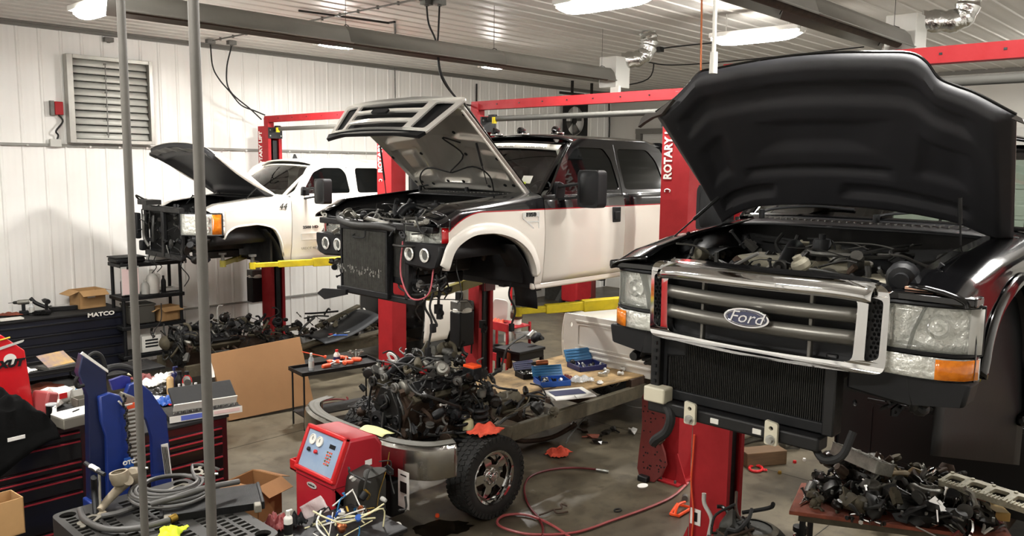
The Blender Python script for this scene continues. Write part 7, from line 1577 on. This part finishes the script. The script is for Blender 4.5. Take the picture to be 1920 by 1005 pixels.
for u, m in ((-.17,'black_plastic'),(-.065,'red_plastic')):
    g = G(); g.m = M_; g.lathe([(0,0),(.018,0),(.018,.02),(0,.022)], (u,.165,.012),(0,0,1),14); g.box((u+.01,.165,.03),(.045,.012,.012)); g.build('valve_knob', m, pn, bevel=.003)
g = G(); g.m = M_; g.bx(.09,.17,.235,.27,.012,.016); g.build('display', 'black_plastic', pn)
for i in range(3):
    for j in range(5): g = G(); g.m = M_; g.cyl((.09+i*.028,.20-j*.025,.012),(.09+i*.028,.20-j*.025,.018),.008,n=10); g.build('button','orange_plastic' if (i+j)%3 else 'brass',pn)
g = G(); g.prism([(.072*math.cos(a*PI/12),.025*math.sin(a*PI/12)) for a in range(24)], .006, mx((-D2-.002,.02,.67),(0,-1,0),(0,0,1))); bd = g.build('oval_badge','light_grey',A_,bevel=.002); txt('ROBINAIR', .022, mx((-D2-.010,.02,.67),(0,-1,0),(0,0,1)), 'black_plastic', bd, ext=.0008)
g = G(); g.bx(-D2-.003,-D2+.004,-W2,W2,.715,.721); g.bx(-D2,D2,-W2-.003,-W2+.004,.715,.721); g.build('seam','dark_red',A_)
g = G(); g.bx(-D2+.02,-D2+.16,W2,W2+.12,.70,.73); g.bx(-D2+.02,-D2+.16,W2+.10,W2+.12,.70,.80); g.bx(-D2+.02,-D2+.04,W2,W2+.12,.70,.80); g.build('side_tray','red_plastic',A_,bevel=.01)
G().box((.10,-W2-.003,.86),(.07,.004,.05)).build('sticker','paper',A_)
for sx in (-1,1): g = G(); g.cyl((sx*.2,-W2-.02,.10),(sx*.2,-W2+.05,.10),.10,n=20); g.cyl((sx*.2,W2-.05,.10),(sx*.2,W2+.02,.10),.10,n=20); g.build('wheels','black_rubber',A_,kind='stuff')
# black plastic parts right of the machine
K_ = thing('bumper_cover_parts', 'stack of dark plastic bumper and wiring pieces right of the red machine', 'car parts', (4.02, 5.42, 0))
g = G(); g.prism(rpoly([(-.20,0),(.10,0),(.12,.76),(.05,.86),(-.16,.82),(-.20,.6)],.05), .22, mx((0,-.08,0),(1,0,0),(0,0,1)) @ Matrix.Diagonal((1,1,-1,1))); g.build('bumper_section', mat('grey_black','34332f',.55), K_, bevel=.03)
g = G(); g.prism([(.10*math.cos(a*PI/12)+.02*math.cos(a*PI/6),.042*math.sin(a*PI/12)) for a in range(24)], .02, mx((-.12,-.22,.90),(.6,-.8,.3),(.3,.3,.6))); g.build('oval_pad','grey_black',K_,bevel=.006)
hoses(K_, (-.3,.15,-.34,-.1,.35,.95), 12, 201, (.004,.010), ('black_rubber','hose_rubber','brass','light_grey')); clutter(K_, (-.3,.1,-.32,-.1,.3,.9), 12, 202, ('black_plastic','light_grey','black_metal'), .7)
G().lathe([(0,0),(.022,0),(.022,.01),(.008,.012),(.008,.004)], (-.26,-.18,.62),(-1,-.4,0),18).build('blue_grommet','teal_plastic',K_)
# bottom-edge clutter: spray can, gloves, bag, wires
bottle(at(541,1010,z=.62), .033, .22, 'white_plastic', 'white_plastic', 'white spray can with blue tip at the bottom edge', band='black_metal', nozzle=True)
LT = thing('low_stand', 'low dark stand at the bottom edge in front of the red machine', 'stand', (3.55,5.0,0)); G().bx(-.55,.32,-.28,.42,.56,.6).build('stand_top','black_metal',LT,bevel=.01)
for sx in (-.5,.28):
    for sy in (-.24,.38): G().cyl((sx,sy,0),(sx,sy,.56),.02,n=8).build('leg','black_metal',LT)
rag(at(518,990,z=.61), (.18,.16,.10), 'dark red glove beside the white spray can', 'dull_red', 61, 'glove', 'work_glove')
p0 = at(590,1000,x=3.66); ca = [at(u,v,x=3.66) for u,v in ((590,1003),(633,978),(600,929),(561,951))]
g = G(); g.grid(lambda i, j: (ca[0]*(1-i)+ca[1]*i)*(1-j)+(ca[3]*(1-i)+ca[2]*i)*j+V((.012*math.sin(i*7+j*4)*math.sin(j*6),0,0)), 12, 12); soloW(g, 'plastic_bag', mat('bag_film','ece8e6',.12,alpha=.5,bump=.9,bs=24), 'clear zip bag leaning against the red machine', 'bag', p0, solid=.002)
WR = thing('wiring_harness', 'tangle of white, yellow and blue wires at the bottom centre', 'wires', tuple(at(650,985,z=.61)))
hoses(WR, (-.25,.2,-.2,.2,.02,.14), 18, 210, (.004,.008), ('white_plastic','yellowed_plastic','yellowed_plastic','teal_plastic','black_rubber'), 'wire', .4); clutter(WR, (-.2,.2,-.15,.15,.02,.1), 12, 211, ('white_plastic','black_plastic','blue_plastic','copper'), .5)
rag(at(555,985,z=.61), (.14,.12,.09), 'small black crumpled bag at the bottom edge', 'black_plastic', 63, 'bag', 'trash_bag')
# ------------------------------------------------------------------ right foreground pile and floor pieces
# parts cart
Q0 = V((6.55, 2.1, 0)); rzq = math.atan2(-1.34, .67)
PQ = thing('parts_cart', 'low cart with a dirty orange board, engine parts piled on it, bottom right', 'cart', tuple(Q0))
zq = .78; cor = [(5.88,2.56),(6.55,1.18),(7.45,1.60),(6.50,2.74)]
cor = [(x-Q0.x, y-Q0.y) for x, y in cor]
G().prism(cor, .03, T(0,0,zq-.03)).build('board', 'dirty_orange', PQ, bevel=.003)
g = G(); g.prism([(x*.9, y*.9) for x, y in cor], .06, T(0,0,zq-.09)); g.build('frame', 'muddy_metal', PQ, bevel=.004)
for x, y in cor: G().cyl((x*.85,y*.85,.08),(x*.85,y*.85,zq-.09),.025,n=8).build('leg','black_metal',PQ); 
for x, y in cor: G().cyl((x*.85-.02,y*.85,.05),(x*.85+.02,y*.85,.05),.05,n=12).build('caster','black_rubber',PQ)
G().prism([(x*.85, y*.85) for x, y in cor], .02, T(0,0,.25)).build('lower_shelf','rusty_metal',PQ)
rn = random.Random(77); mat('tan_cast','7d6a45',.6,metal=.3,n=.5,ns=9,n2='3a2f1e')
def q(u, v, dz=0): return at(u, v, z=zq+dz)
def casting(p, rz, sc, seed, m, lab, grp=None):
    """lumpy machined casting with flange, bosses, ports and bolts"""
    r = random.Random(seed); t = thing('engine_casting', lab, 'engine part', tuple(p), rz, grp)
    g = G(); g.blob((0,0,.07*sc),(.30*sc,.20*sc,.15*sc),seed,.35,2); g.lathe([(0,0),(.06*sc,0),(.07*sc,.02),(.07*sc,.10*sc),(.05*sc,.14*sc),(0,.14*sc)], (.08*sc,.02,.03*sc),(.3,.2,1),14); g.build('casting_body', m, t, ang=50)
    g = G(); g.m = T(-.05*sc,0,.10*sc) @ R(r.uniform(-.6,.6),'X') @ R(r.uniform(-.4,.4),'Y'); g.prism(rpoly([(-.11*sc,-.07*sc),(.10*sc,-.08*sc),(.12*sc,.06*sc),(-.09*sc,.08*sc)],.03*sc), .014, None, [[(.04*sc*math.cos(a*PI/8),.04*sc*math.sin(a*PI/8)) for a in range(16)]]); g.build('flange', m, t)
    g = G(); g.m = T(-.05*sc,0,.10*sc); 
    for bx_, by_ in ((-.09,-.05),(.08,-.06),(.09,.05),(-.07,.06)): g.cyl((bx_*sc,by_*sc,.0),(bx_*sc,by_*sc,.03),.011,n=6)
    g.build('bolts', 'grey_metal', t, kind='stuff')
    g = G(); g.tube([(.1*sc,-.05*sc,.08*sc),(.2*sc,-.08*sc,.12*sc),(.24*sc,-.02,.05*sc)], .018*sc, 8); g.build('pipe', 'dark_metal', t)
    return t
spots = [(1560,935,.9,'dark_metal'),(1610,915,1.0,'grease'),(1650,935,1.0,'cast_aluminium'),(1595,955,.8,'muddy_metal'),(1690,920,1.1,'tan_cast'),(1640,965,.9,'dark_metal'),(1700,955,1.0,'dark_metal'),(1790,955,1.1,'grease'),(1770,985,.9,'dark_metal'),(1720,985,1.0,'black_metal'),(1840,985,.9,'grease'),(1820,930,1.0,'rusty_metal'),(1665,905,.8,'tan_cast'),(1545,915,.7,'grease'),(1760,905,.9,'rusty_metal')]
where = ['at the left tip','behind the left tip','left of centre','front left edge','at the centre back','front, left of the rod','in the middle front','right of the turbocharger','front edge right','front edge centre','right front corner','right of the turbocharger, behind','below the slotted head','far left back','centre back edge']
for k, (u, v, s_, m) in enumerate(spots): casting(q(u, v), k*1.3, s_, 300+k, m, 'dark greasy engine casting in the bottom right parts pile, %s' % where[k])
# cylinder heads with ports
def head(p, rz, lab, m, L_=.52, Wd=.20, H_=.10, tilt=0, big=False):
    t = thing('cylinder_head', lab, 'engine part', tuple(p), rz); g = G(); g.m = R(tilt,'X')
    n = 4; hs = []
    for k in range(n):
        cxk = -L_*.375+k*L_*.25; w_ = L_*.085; h_ = Wd*.26
        hs.append(rpoly([(cxk-w_,-h_),(cxk+w_,-h_),(cxk+w_,h_),(cxk-w_,h_)], .022, 3))
    g.prism(dens(rpoly([(-L_/2,-Wd/2),(L_/2,-Wd/2),(L_/2,Wd/2),(-L_/2,Wd/2)],.02),.05), H_, None, hs); g.build('head_body', m, t)
    g = G(); g.m = R(tilt,'X'); g.bx(-L_*.48,L_*.48,-Wd*.45,Wd*.45,-.002,.015); g.build('port_floor','dark_metal',t)
    g = G(); g.m = R(tilt,'X')
    for k in range(n+1):
        for s in (-1,1): g.lathe([(.006,H_),(.015,H_),(.015,H_+.006),(.006,H_+.006)], (-L_*.48+k*L_*.24,s*Wd*.44,0),(0,0,1),10)
    for k in range(22): g.box((-L_*.46+k*L_*.042,Wd*.36,H_+.003),(.008,.05,.008))
    g.build('bolt_bosses', m, t, kind='stuff'); return t
head(q(1612,872,.20), 1.15, 'ribbed aluminium cylinder head with four dark ports at the top of the parts pile', 'cast_aluminium', .50, .20, .10, .3)
head(q(1852,928,.16), -.62+PI/2+.42, 'pale aluminium intake plate with four large openings at the right edge of the pile', mat('pale_alu','c9c4ae',.5,metal=.35,n=.25,ns=30,n2='6a6552'), .66, .22, .045, -.1)
t = thing('turbocharger', 'snail-shaped aluminium turbocharger in the middle of the parts pile', 'engine part', tuple(q(1735,945)), 2.2)
g = G(); sp = [(.105*math.cos(a*.42)*(1-.02*a), .105*math.sin(a*.42)*(1-.02*a), .11) for a in range(15)]; g.tube(sp, lambda t_: .060-.035*t_, 12, 3); g.build('volute','cast_aluminium',t)
G().lathe([(.02,.02),(.07,.03),(.075,.06),(.055,.12),(.05,.17),(.042,.17),(.04,.1),(.02,.08),(0,.08)], (0,0,.0),(0,0,1),24).build('compressor_inlet','cast_aluminium',t); G().lathe([(0,0),(.03,.0),(.045,.02),(.05,.10),(.08,.14),(.08,.2),(0,.2)], (0,0,.05),(.3,-1,0),20).build('turbine_housing','rusty_metal',t)
t = thing('tan_block', 'tan foam or wood block under the pale intake plate', 'block', tuple(q(1868,968)), .6); G().bx(-.10,.10,-.06,.06,0,.07).build('block','yellow_paint' if False else mat('tan_foam','a98a4a',.8,n=.3,ns=8),t,bevel=.01)
for k, (u, v, rz_, m, l) in enumerate(((1600,935,1.0,'bright_aluminium','short bright metal strip standing among dark castings in the pile'),(1740,930,.4,'light_grey','thin grey strip across the turbocharger'))): solo(G().box((0,0,.16),(.03,.14,.01),m=R(.9,'X')), 'metal_strip', m, l, 'metal strip', tuple(q(u,v)), rz_)
p = q(1655,880,.02); soloW(G().cyl(q(1668,905,.12), q(1644,848,.20), .007, n=7), 'push_rod', 'bright_aluminium', 'thin bright rod leaning up from the parts pile by the cylinder head', 'rod', q(1668,905,.0))
soloW(G().cyl(q(1718,988,.12), q(1755,1006,.14), .006, n=7), 'push_rod', 'bright_aluminium', 'thin bright rod at the bottom edge of the parts pile', 'rod', q(1718,988,0))
t = thing('piston_rod', 'dark bolt-headed shaft sticking out left of the parts pile', 'engine part', tuple(q(1530,915))); o = V(t.location); g = G(); g.cyl(q(1522,912,.06)-o, q(1560,918,.10)-o, .014, n=10); g.build('shaft','grease',t); G().cyl(q(1516,910,.055)-o, q(1524,912,.06)-o, .034, n=8).build('shaft_head','grease',t)
for k in range(14):
    u = 1498+rn.random()*60; v = 935+rn.random()*14; pts = q(u, v); g = G(); g.cyl((0,0,.012),(.13,.02,.016),.007,n=7); g.lathe([(0,0),(.015,0),(.015,.02),(0,.02)], (.13,.02,.016),(1,0,0),8)
    solo(g, 'injector', ('chrome','grey_metal')[k%2], 'shiny rod among those fanned out at the left tip of the orange board', 'engine part', tuple(pts), -.3+rn.random()*.4, 'shiny rods on the left tip of the parts board')
for k in range(16):
    p = q(1590+rn.random()*60, 965+rn.random()*16); g = G(); g.cyl((0,0,.01),(.05,0,.012),.010,n=8); g.cyl((.05,0,.012),(.06,0,.013),.018,n=6)
    solo(g, 'bolt', ('chrome','dark_metal')[k%2], 'small shiny bolt in the scatter at the front edge of the parts board', 'bolt', tuple(p), rn.random()*6, 'bolts at the front edge of the parts board')
for k in range(12):
    p = q(1790+rn.random()*100, 985+rn.random()*18); g = G(); g.tube([(0,0,.02),(.07,.02,.05),(.14,0,.02)], .012, 6)
    solo(g, 'rocker_arm', ('maroon','light_grey','grease')[k%3], 'curved reddish part in the heap at the bottom right corner', 'engine part', tuple(p), rn.random()*6, 'curved parts at the bottom right corner')
P2 = thing('greasy_small_parts', 'heap of tiny greasy parts filling the parts cart between the castings', 'engine parts', tuple(Q0+V((.1,0,zq))))
clutter(P2, (-.6,-.2,.1,.45,.0,.06), 30, 403, ('grease','dark_metal','grey_metal','muddy_metal'), .7); clutter(P2, (-.35,.6,-.7,.55,.0,.16), 120, 401, ('grease','dark_metal','muddy_metal','rusty_metal','grey_metal','cast_aluminium','chrome'), 1.0); hoses(P2, (-.35,.5,-.5,.45,.02,.12), 14, 402, (.006,.014), ('black_rubber','grease'))
# bell-shaped engine core at the bottom edge
E_ = thing('transmission_core', 'dark round bell housing with hoses on top, bottom edge beside the right post', 'engine part', (5.62, 2.72, 0)); E_.scale = (1.1, 1.1, 1.2)
G().lathe([(0,0),(.20,0),(.26,.05),(.30,.15),(.30,.38),(.27,.47),(.20,.54),(.10,.57),(0,.57)], n=30).build('bell_housing', mat('dark_cast','35342f',.5,metal=.4,n=.4,ns=6), E_)
g = G(); 
for k in range(10): a = k*PI/5; g.box((.29*math.cos(a),.29*math.sin(a),.3),(.05,.03,.3),rz=a)
g.build('housing_ribs','dark_cast',E_,kind='stuff')
g = G(); g.lathe([(.12,.50),(.16,.52),(.17,.56),(.13,.57)], n=26, cap=False); g.build('ring','yellowed_plastic' if False else 'muddy_metal',E_)
g = G(); g.blob((-.12,.10,.60),(.22,.16,.14),9,.3,2); g.build('housing_cap','dark_cast',E_)
hoses(E_, (-.22,.1,-.1,.2,.52,.70), 8, 410, (.008,.016), ('black_rubber','hose_rubber','rusty_metal')); clutter(E_, (-.2,.05,.0,.22,.52,.62), 6, 411, ('grease','dark_metal','rusty_metal'))
for s in (0,1,2): a = s*2.1; G().cyl((.22*math.cos(a),.22*math.sin(a),0),(.22*math.cos(a),.22*math.sin(a),.05),.03,n=8).build('foot','black_metal',E_)
t = thing('steel_rod', 'bright bent rod leaning against the right lift post', 'rod', tuple(at(1334,1040,x=5.72)-V((0,0,.0)))); o = V(t.location)
g = G(); g.tube([at(u,v,x=5.80)-o for u,v in ((1320,925),(1321,945),(1334,972),(1330,1000),(1322,1040))], .018, 9); g.build('rod','light_grey',t)
g = thing('coil_over_strut', 'short black coil strut standing by the parts cart', 'car part', (6.15,2.58,0))
coil(g, (0,0,.12), .045, .40, 7, .011, 'chrome'); G().cyl((0,0,0),(0,0,.55),.028,n=12).build('damper_body','black_metal',g); G().cyl((0,0,.52),(0,0,.56),.055,n=14).build('top_mount','black_metal',g)
p = at(1304,969,x=5.944); g = G(); g.bx(p.x-.003,p.x+.003,p.y-.05,p.y+.05,p.z-.07,p.z+.07); ws_ = W('warning_sticker','paper',l3,g,label='white label with dark symbol')
g = G(); g.bx(p.x-.007,p.x-.003,p.y-.02,p.y+.02,p.z-.04,p.z+.04); W('printed_symbol','black_plastic',ws_,g)
# maroon perforated panel
MP = thing('perforated_panel', 'tall dark red perforated metal panel leaning against the red post', 'car part', (7.28, 4.93, 0)); o = V(MP.location)
pl = [(1213,722),(1222,728),(1256,738),(1257,775),(1252,800),(1246,815),(1240,833),(1246,850),(1249,872),(1240,893),(1226,905),(1199,897),(1194,878),(1197,850),(1203,800),(1203,745)]
g = G(); P = [at(u, v, x=7.28)-o for u, v in pl]; rr = random.Random(5)
g.prism([(p_.y, p_.z) for p_ in P], .03, mx((0,0,0),(0,1,0),(0,0,1))); g.build('panel', 'maroon', MP, bevel=.008)
g = G()
for k in range(52):
    u = 1206+rr.random()*42; v = 740+rr.random()*145
    if 815 < v < 850 and u > 1236: continue
    p_ = at(u, v, x=7.278)-o; g.cyl((p_.x+.002,p_.y,p_.z),(p_.x-.002,p_.y,p_.z),.009,n=7)
g.build('perforation','black_plastic',MP,kind='stuff')
g = G(); g.tube([at(u,v,x=7.24)-o for u,v in ((1240,815),(1230,822),(1236,832),(1245,824))], .014, 7); g.build('bracket','rusty_metal',MP)
G().box((-.02,-.12,.03),(.10,.12,.06)).build('foot_bracket','black_metal',MP,bevel=.01)
# floor bits
t = thing('wood_block', 'short dark wooden block on the floor beyond the right post', 'block', tuple(at(1428,868,z=0)), -.55); G().bx(-.26,.26,-.11,.11,0,.17).build('timber','wood',t,bevel=.008)
solo(G().tube([(.10*math.cos(a*PI/8),.07*math.sin(a*PI/8),.018) for a in range(16)], .016, 8, 2, close=True).tube([(.02*math.cos(a*PI/8),.02*math.sin(a*PI/8)-.1,.018) for a in range(16)], .010, 6, 2, close=True), 'plastic_ring', 'red_plastic', 'bright red plastic ring on the floor before the wooden block', 'ring', tuple(at(1417,881,z=0)), .3)
p = [at(1385,818,z=.06), at(1420,812,z=.07), at(1465,815,z=.06), at(1500,818,z=.05)]
soloW(G().tube([at(1383,828,z=.06), at(1415,818,z=.07), at(1450,812,z=.06), at(1500,806,z=.06)], .06, 12), 'exhaust_pipe', 'cast_aluminium', 'long silvery exhaust pipe on the floor under the black cab', 'exhaust', at(1383,828,z=0))
soloW(G().tube([at(1385,822,z=.16), at(1430,808,z=.16), at(1500,815,z=.15)], .045, 10), 'exhaust_pipe', 'muddy_metal', 'rusty exhaust pipe resting on the silvery one', 'exhaust', at(1385,822,z=.12))
soloW(G().tube([at(1466,832,z=.07), at(1480,826,z=.10), at(1496,826,z=.10), at(1506,832,z=.07)], .075, 14), 'exhaust_elbow', 'cast_aluminium', 'curved silver exhaust elbow lying under the black truck nose', 'exhaust', at(1466,832,z=0))
p = [at(u,v,z=.015) for u,v in ((1266,925),(1256,962),(1180,955),(1100,978),(1010,1003),(960,990),(935,982),(950,968),(1000,966),(1040,985),(1075,1010))]
p = [at(u,v,z=.02) for u,v in ((1290,905),(1262,930),(1220,950),(1150,975),(1080,998),(1000,1002),(950,992),(932,980),(945,967),(985,965),(1030,982),(1070,1008),(1090,1025))]
cord(p, .013, 'long red air hose looping over the floor from the post to the bottom edge', 'dull_red', 'air_hose', cat='hose')
p = [at(u,v,z=.02) for u,v in ((1000,1030),(1018,1000),(1012,975),(990,945),(983,915),(995,893),(1030,881),(1075,877),(1118,880))]
h_ = cord(p, .012, 'dark red air hose arching up to a bright coupling on the floor', 'dark_red', 'air_hose', cat='hose'); o = V(p[0]); G().cyl(p[-1]-o, at(1141,884,z=.02)-o, .018, n=10).build('coupling','bright_aluminium',h_)
cord([at(u,v,z=.35) for u,v in ((1245,762),(1200,765),(1160,758),(1120,760))]+[at(u,v,z=.15) for u,v in ((1095,785),(1070,815),(1060,832))], .011, 'thin grey cable drooping from under the plywood deck', 'grey_metal')
cord([at(u,v,x=5.93) for u,v in ((1302,815),(1299,860),(1296,905),(1300,960),(1297,1010))], .008, 'thin orange wire hanging down the right lift post', 'orange_plastic')
solo(G().tube([(.04*math.cos(a*PI/8),.03*math.sin(a*PI/8),.008) for a in range(16)], .007, 6, 2, close=True), 'rubber_ring', 'black_rubber', 'small black rubber ring on the floor', 'ring', tuple(at(1158,958,z=0)))
g = G(); g.prism([(.07*math.cos(a*PI/12),.05*math.sin(a*PI/12)) for a in range(24)], .006); solo(g, 'oval_disc', 'paper', 'small white oval disc on the floor by the red panel', 'lid', tuple(at(1205,911,z=0)))
g = G(); g.tube([(-.16,.03,.02),(-.08,.0,.03),(.02,.0,.03),(.1,-.04,.03),(.16,.02,.04),(.2,-.03,.02)], .009, 6); g.tube([(.02,0,.03),(.0,-.07,.02),(.1,-.12,.02)], .009, 6); solo(g, 'brake_line', 'rusty_metal', 'bent metal line piece on the floor before the red hose', 'pipe', tuple(at(1035,962,z=0)))
t = thing('wheel_chock', 'orange wire wheel chock lying against the right lift post', 'chock', tuple(at(1276,960,z=0)), .2); g = G(); g.tube([(-.14,.05,.02),(.12,.08,.02),(.12,-.08,.02),(-.14,-.03,.02)], .016, 7, 0, close=True); g.tube([(-.14,.01,.02),(-.05,.01,.09),(.12,0,.06)], .014, 7, 2); g.build('wire_frame','hot_orange',t)
solo(G().cyl((0,0,.03),(.05,.03,.03),.03,n=14), 'pipe_cap', 'grey_metal', 'short grey pipe stub at the foot of the right post', 'pipe', tuple(at(1284,940,z=0)))
for k, (u, v, m, l) in enumerate(((820,969,'hot_orange','small red-orange cap on the floor under the chrome bumper'),(1490,868,'red_plastic','tiny red cap on the floor left of the parts pile'),(1462,888,'brass','tiny brass nut on the floor between ring and pile'),(1508,864,'paper','tiny white chip on the floor right of the red cap'))):
    solo(G().lathe([(0,0),(.02,0),(.022,.01),(.018,.03),(0,.03)], n=10), 'plastic_plug', m, l, 'cap', tuple(at(u,v,z=0)))
rn = random.Random(8)
for k, (u, v) in enumerate(((1075,800),(1095,812),(1110,822),(1135,815),(1150,808),(1120,832),(1092,795),(1188,812))):
    g = G(); g.blob((0,0,.03),(.16,.10,.07),500+k,.4,1); g.cyl((0,0,.03),(.12,.05,.02),.012,n=6); solo(g, 'small_part', ('grease','rusty_metal','dirty_orange','grease','dark_metal','grease','muddy_metal','light_grey')[k], 'small dark part %s on the floor under the plywood deck' % ('left, behind the orange rag','just right of the rag','at the centre front','near the grey cable','right of the cable foot','nearest the camera','farthest back','pale one beside the red panel')[k], 'car part', tuple(at(u,v,z=0)), k)
# leaf spring and hub below the frame
g = G(); g.tube([(-.5,0,.16),(-.2,0,.05),(.2,0,.04),(.55,0,.15)], .03, 8); solo(g, 'leaf_spring', 'rusty_metal', 'curved leaf spring hanging under the deck frame behind the front wheel', 'spring', tuple(at(1010,830,z=0)), -.3)
# ------------------------------------------------------------------ middle distance
t = thing('tool_rack', 'red two-shelf tool rack behind the middle lift post', 'rack', (8.6, 8.35, 0))
for z, m in ((1.08,'red_paint'),(.62,'red_paint'),(.15,'red_paint')): g = G(); g.bx(-.25,.25,-.42,.3,z-.02,z); g.bx(-.26,-.24,-.42,.3,z-.05,z+.07); g.build('shelf', m, t, bevel=.004)
for sx in (-.24,.24):
    for sy in (-.4,.28): G().bx(sx-.015,sx+.015,sy-.015,sy+.015,0,1.12).build('rack_post','red_paint',t)
solo(G().lathe([(0,0),(.12,0),(.14,.02),(.14,.10),(.10,.12),(.05,.12),(.05,.10),(0,.10)], n=24), 'brake_drum', 'black_metal', 'black round drum on the lower shelf of the red rack', 'car part', (8.55,8.35,.625))
rag((8.5,8.3,1.085), (.2,.25,.06), 'orange and grey rags on top of the red rack', 'orange_rag', 91)
t = thing('side_mirror', 'pale mirror head standing on the red rack', 'mirror', (8.75,8.5,1.085)); G().prism(rpoly([(-.12,0),(.12,0),(.14,.3),(-.08,.34)],.06,4), .08, mx((0,0,0),(.7,-.7,0),(0,0,1))).build('mirror_shell','light_grey',t,bevel=.02)
ST = thing('stool_table', 'small black square table right of the middle post with white parts on it', 'table', (8.28, 7.62, 0)); G().bx(-.27,.27,-.24,.24,.84,.88).build('table_top','black_plastic',ST,bevel=.008); G().bx(-.25,.25,-.22,.22,.74,.84).build('apron','black_plastic',ST)
for sx in (-.23,.23):
    for sy in (-.2,.2): G().bx(sx-.022,sx+.022,sy-.022,sy+.022,0,.76).build('leg','black_plastic',ST)
zt = .882
t = thing('white_battery_box', 'long white translucent box on the front of the small black table', 'box', tuple(at(985,635,z=zt)), -.6); G().bx(-.16,.16,-.06,.06,0,.09).build('box_body','light_grey',t,bevel=.008); G().bx(-.165,.165,-.065,.065,.09,.10).build('box_lid','clear_plastic',t)
t = thing('paper_towel_roll', 'tall white paper bag with dark band on the small black table', 'bag', tuple(at(968,632,z=zt))); g = G(); g.blob((0,0,.17),(.17,.15,.36),7,.12,2); g.build('bag_body','white_plastic',t); G().lathe([(.085,.28),(.095,.30),(.09,.38),(.07,.40)], n=20).build('dark_band','copper' if False else 'rusty_metal',t)
soloW(G().cyl(at(990,632,z=zt+.12), at(1000,622,z=zt+.17), .03, n=14), 'metal_cylinder', 'bright_aluminium', 'shiny small cylinder lying on the white box', 'cylinder', at(990,632,z=zt+.1))
solo(G().blob((0,0,.06),(.20,.16,.13),13,.35,2), 'black_part', 'black_plastic', 'black lumpy part at the right of the small black table', 'car part', tuple(at(1008,640,z=zt)))
jug(tuple(at(952,640,z=zt)), 'small white jug at the left of the small black table', 'light_grey', .6)
cord([at(u,v,y=7.5) for u,v in ((985,628),(965,640),(950,655),(942,680),(938,700))], .014, 'dark hose hanging off the left of the small black table', 'hose_rubber', 'hose', cat='hose')
t = thing('trouble_light', 'orange-cased trouble light hanging at the left of the small black table', 'lamp', tuple(at(955,690,y=7.6)-V((0,0,.0)))); g = G(); g.lathe([(0,0),(.03,0),(.045,.03),(.035,.22),(.02,.26),(0,.26)], n=12); g.build('lamp_body','copper',t); G().tube([(0,0,.26),(-.02,0,.3),(.02,0,.34)],.008,6).build('hook','black_metal',t)
t = thing('red_jack_cart', 'small red wheeled tank cart far back by the end door', 'cart', (15.6,12.5,0)); G().bx(-.3,.3,-.25,.25,.12,.95).build('cart_body','red_paint',t,bevel=.04)
for sx in (-.25,.25):
    for sy in (-.24,.24): G().cyl((sx,sy-.03,.1),(sx,sy+.03,.1),.10,n=14).build('wheel','black_rubber',t)
t = thing('storage_bench', 'low grey bench with dark boxes along the far left wall', 'bench', (15.0,13.4,0)); G().bx(-.9,.9,-.35,.35,.5,.55).build('bench_top','grey_metal',t); G().bx(-.85,-.8,-.3,.3,0,.5).build('leg','grey_metal',t); G().bx(.8,.85,-.3,.3,0,.5).build('leg','grey_metal',t)
solo(G().bx(-.5,.5,-.2,.2,0,.12), 'dark_case', 'rusty_metal', 'dark long case on the far grey bench', 'case', (14.9,13.4,.55), bevel=.01)
solo(G().lathe([(0,0),(.18,0),(.19,.02),(.19,.8),(.15,.9),(.05,.95),(0,.95)], n=18), 'gas_cylinder', 'maroon', 'dark red cylinder by the far end door', 'cylinder', (16.6,12.9,0))
# hanging wires with plugs from truck 2
for k, (u0, v0, u1, v1, x) in enumerate(((826,470,822,700-130,5.2),(905,510,905,600,6.6))):
    a = at(u0,v0,x=x); b = at(u1,v1,x=x); g = G(); g.tube([a, a*.6+b*.4+V((.03,.02,0)), b], .014 if k == 0 else .007, 7); w_ = W('hanging_wire','black_rubber',T2,g)
    g = G(); g.box(tuple(b-V((0,0,.05))),(.06,.06,.09)); g.box(tuple(b-V((0,.02,.12))),(.05,.05,.05),rz=.4); g.tube([b-V((0,.02,.04)),b-V((0,.07,.08)),b-V((0,.03,.13))],.01,6); W('wire_plug','black_plastic',w_,g)

g = G(); rp_ = random.Random(2); g.prism([((.24+.08*rp_.random())*math.cos(a*PI/14), (.13+.06*rp_.random())*math.sin(a*PI/14)) for a in range(28)], .002)
solo(g, 'oil_puddle', mat('oil', '1c170f', .12, coat=.6, alpha=.75), 'dark oily puddle on the floor in front of the chrome bumper', 'puddle', tuple(at(828,990,z=.0016)), -.6, kind='stuff')

# every one of a run of look-alikes is told apart by its place, counted from the left
def relabel():
    ORD = 'leftmost,second,third,fourth,fifth,sixth,seventh,eighth,ninth,tenth,eleventh,twelfth,thirteenth,fourteenth,fifteenth,sixteenth'.split(',')
    groups = {}
    for o in C.objects:
        if o.parent is None and o.get('group') and o.get('label'): groups.setdefault(o['label'], []).append(o)
    short = {'curved parts at the bottom right corner': 'curved reddish part at the bottom right corner', 'silver fittings piled on the plywood deck': 'silver fitting piled on the plywood deck',
             'bolts at the front edge of the parts board': 'small bolt at the front edge of the parts board', 'shiny rods on the left tip of the parts board': 'shiny rod on the left tip of the parts board',
             'hand tools on the dark panel': 'hand tool on the dark panel of the far chassis'}
    for lab, os_ in groups.items():
        if len(os_) < 2: continue
        def sx(o):
            d = MW.transposed() @ (o.location-V((0,0,CAMZ))); return d.x/-d.z
        os_.sort(key=sx)
        base = short.get(os_[0]['group'], 'small %s among the clutter on the dark red chest' % os_[0].name.split('.')[0])
        for k, o in enumerate(os_): o['label'] = '%s, %s' % (base, 'leftmost' if k == 0 else ORD[k]+' from the left')
relabel()
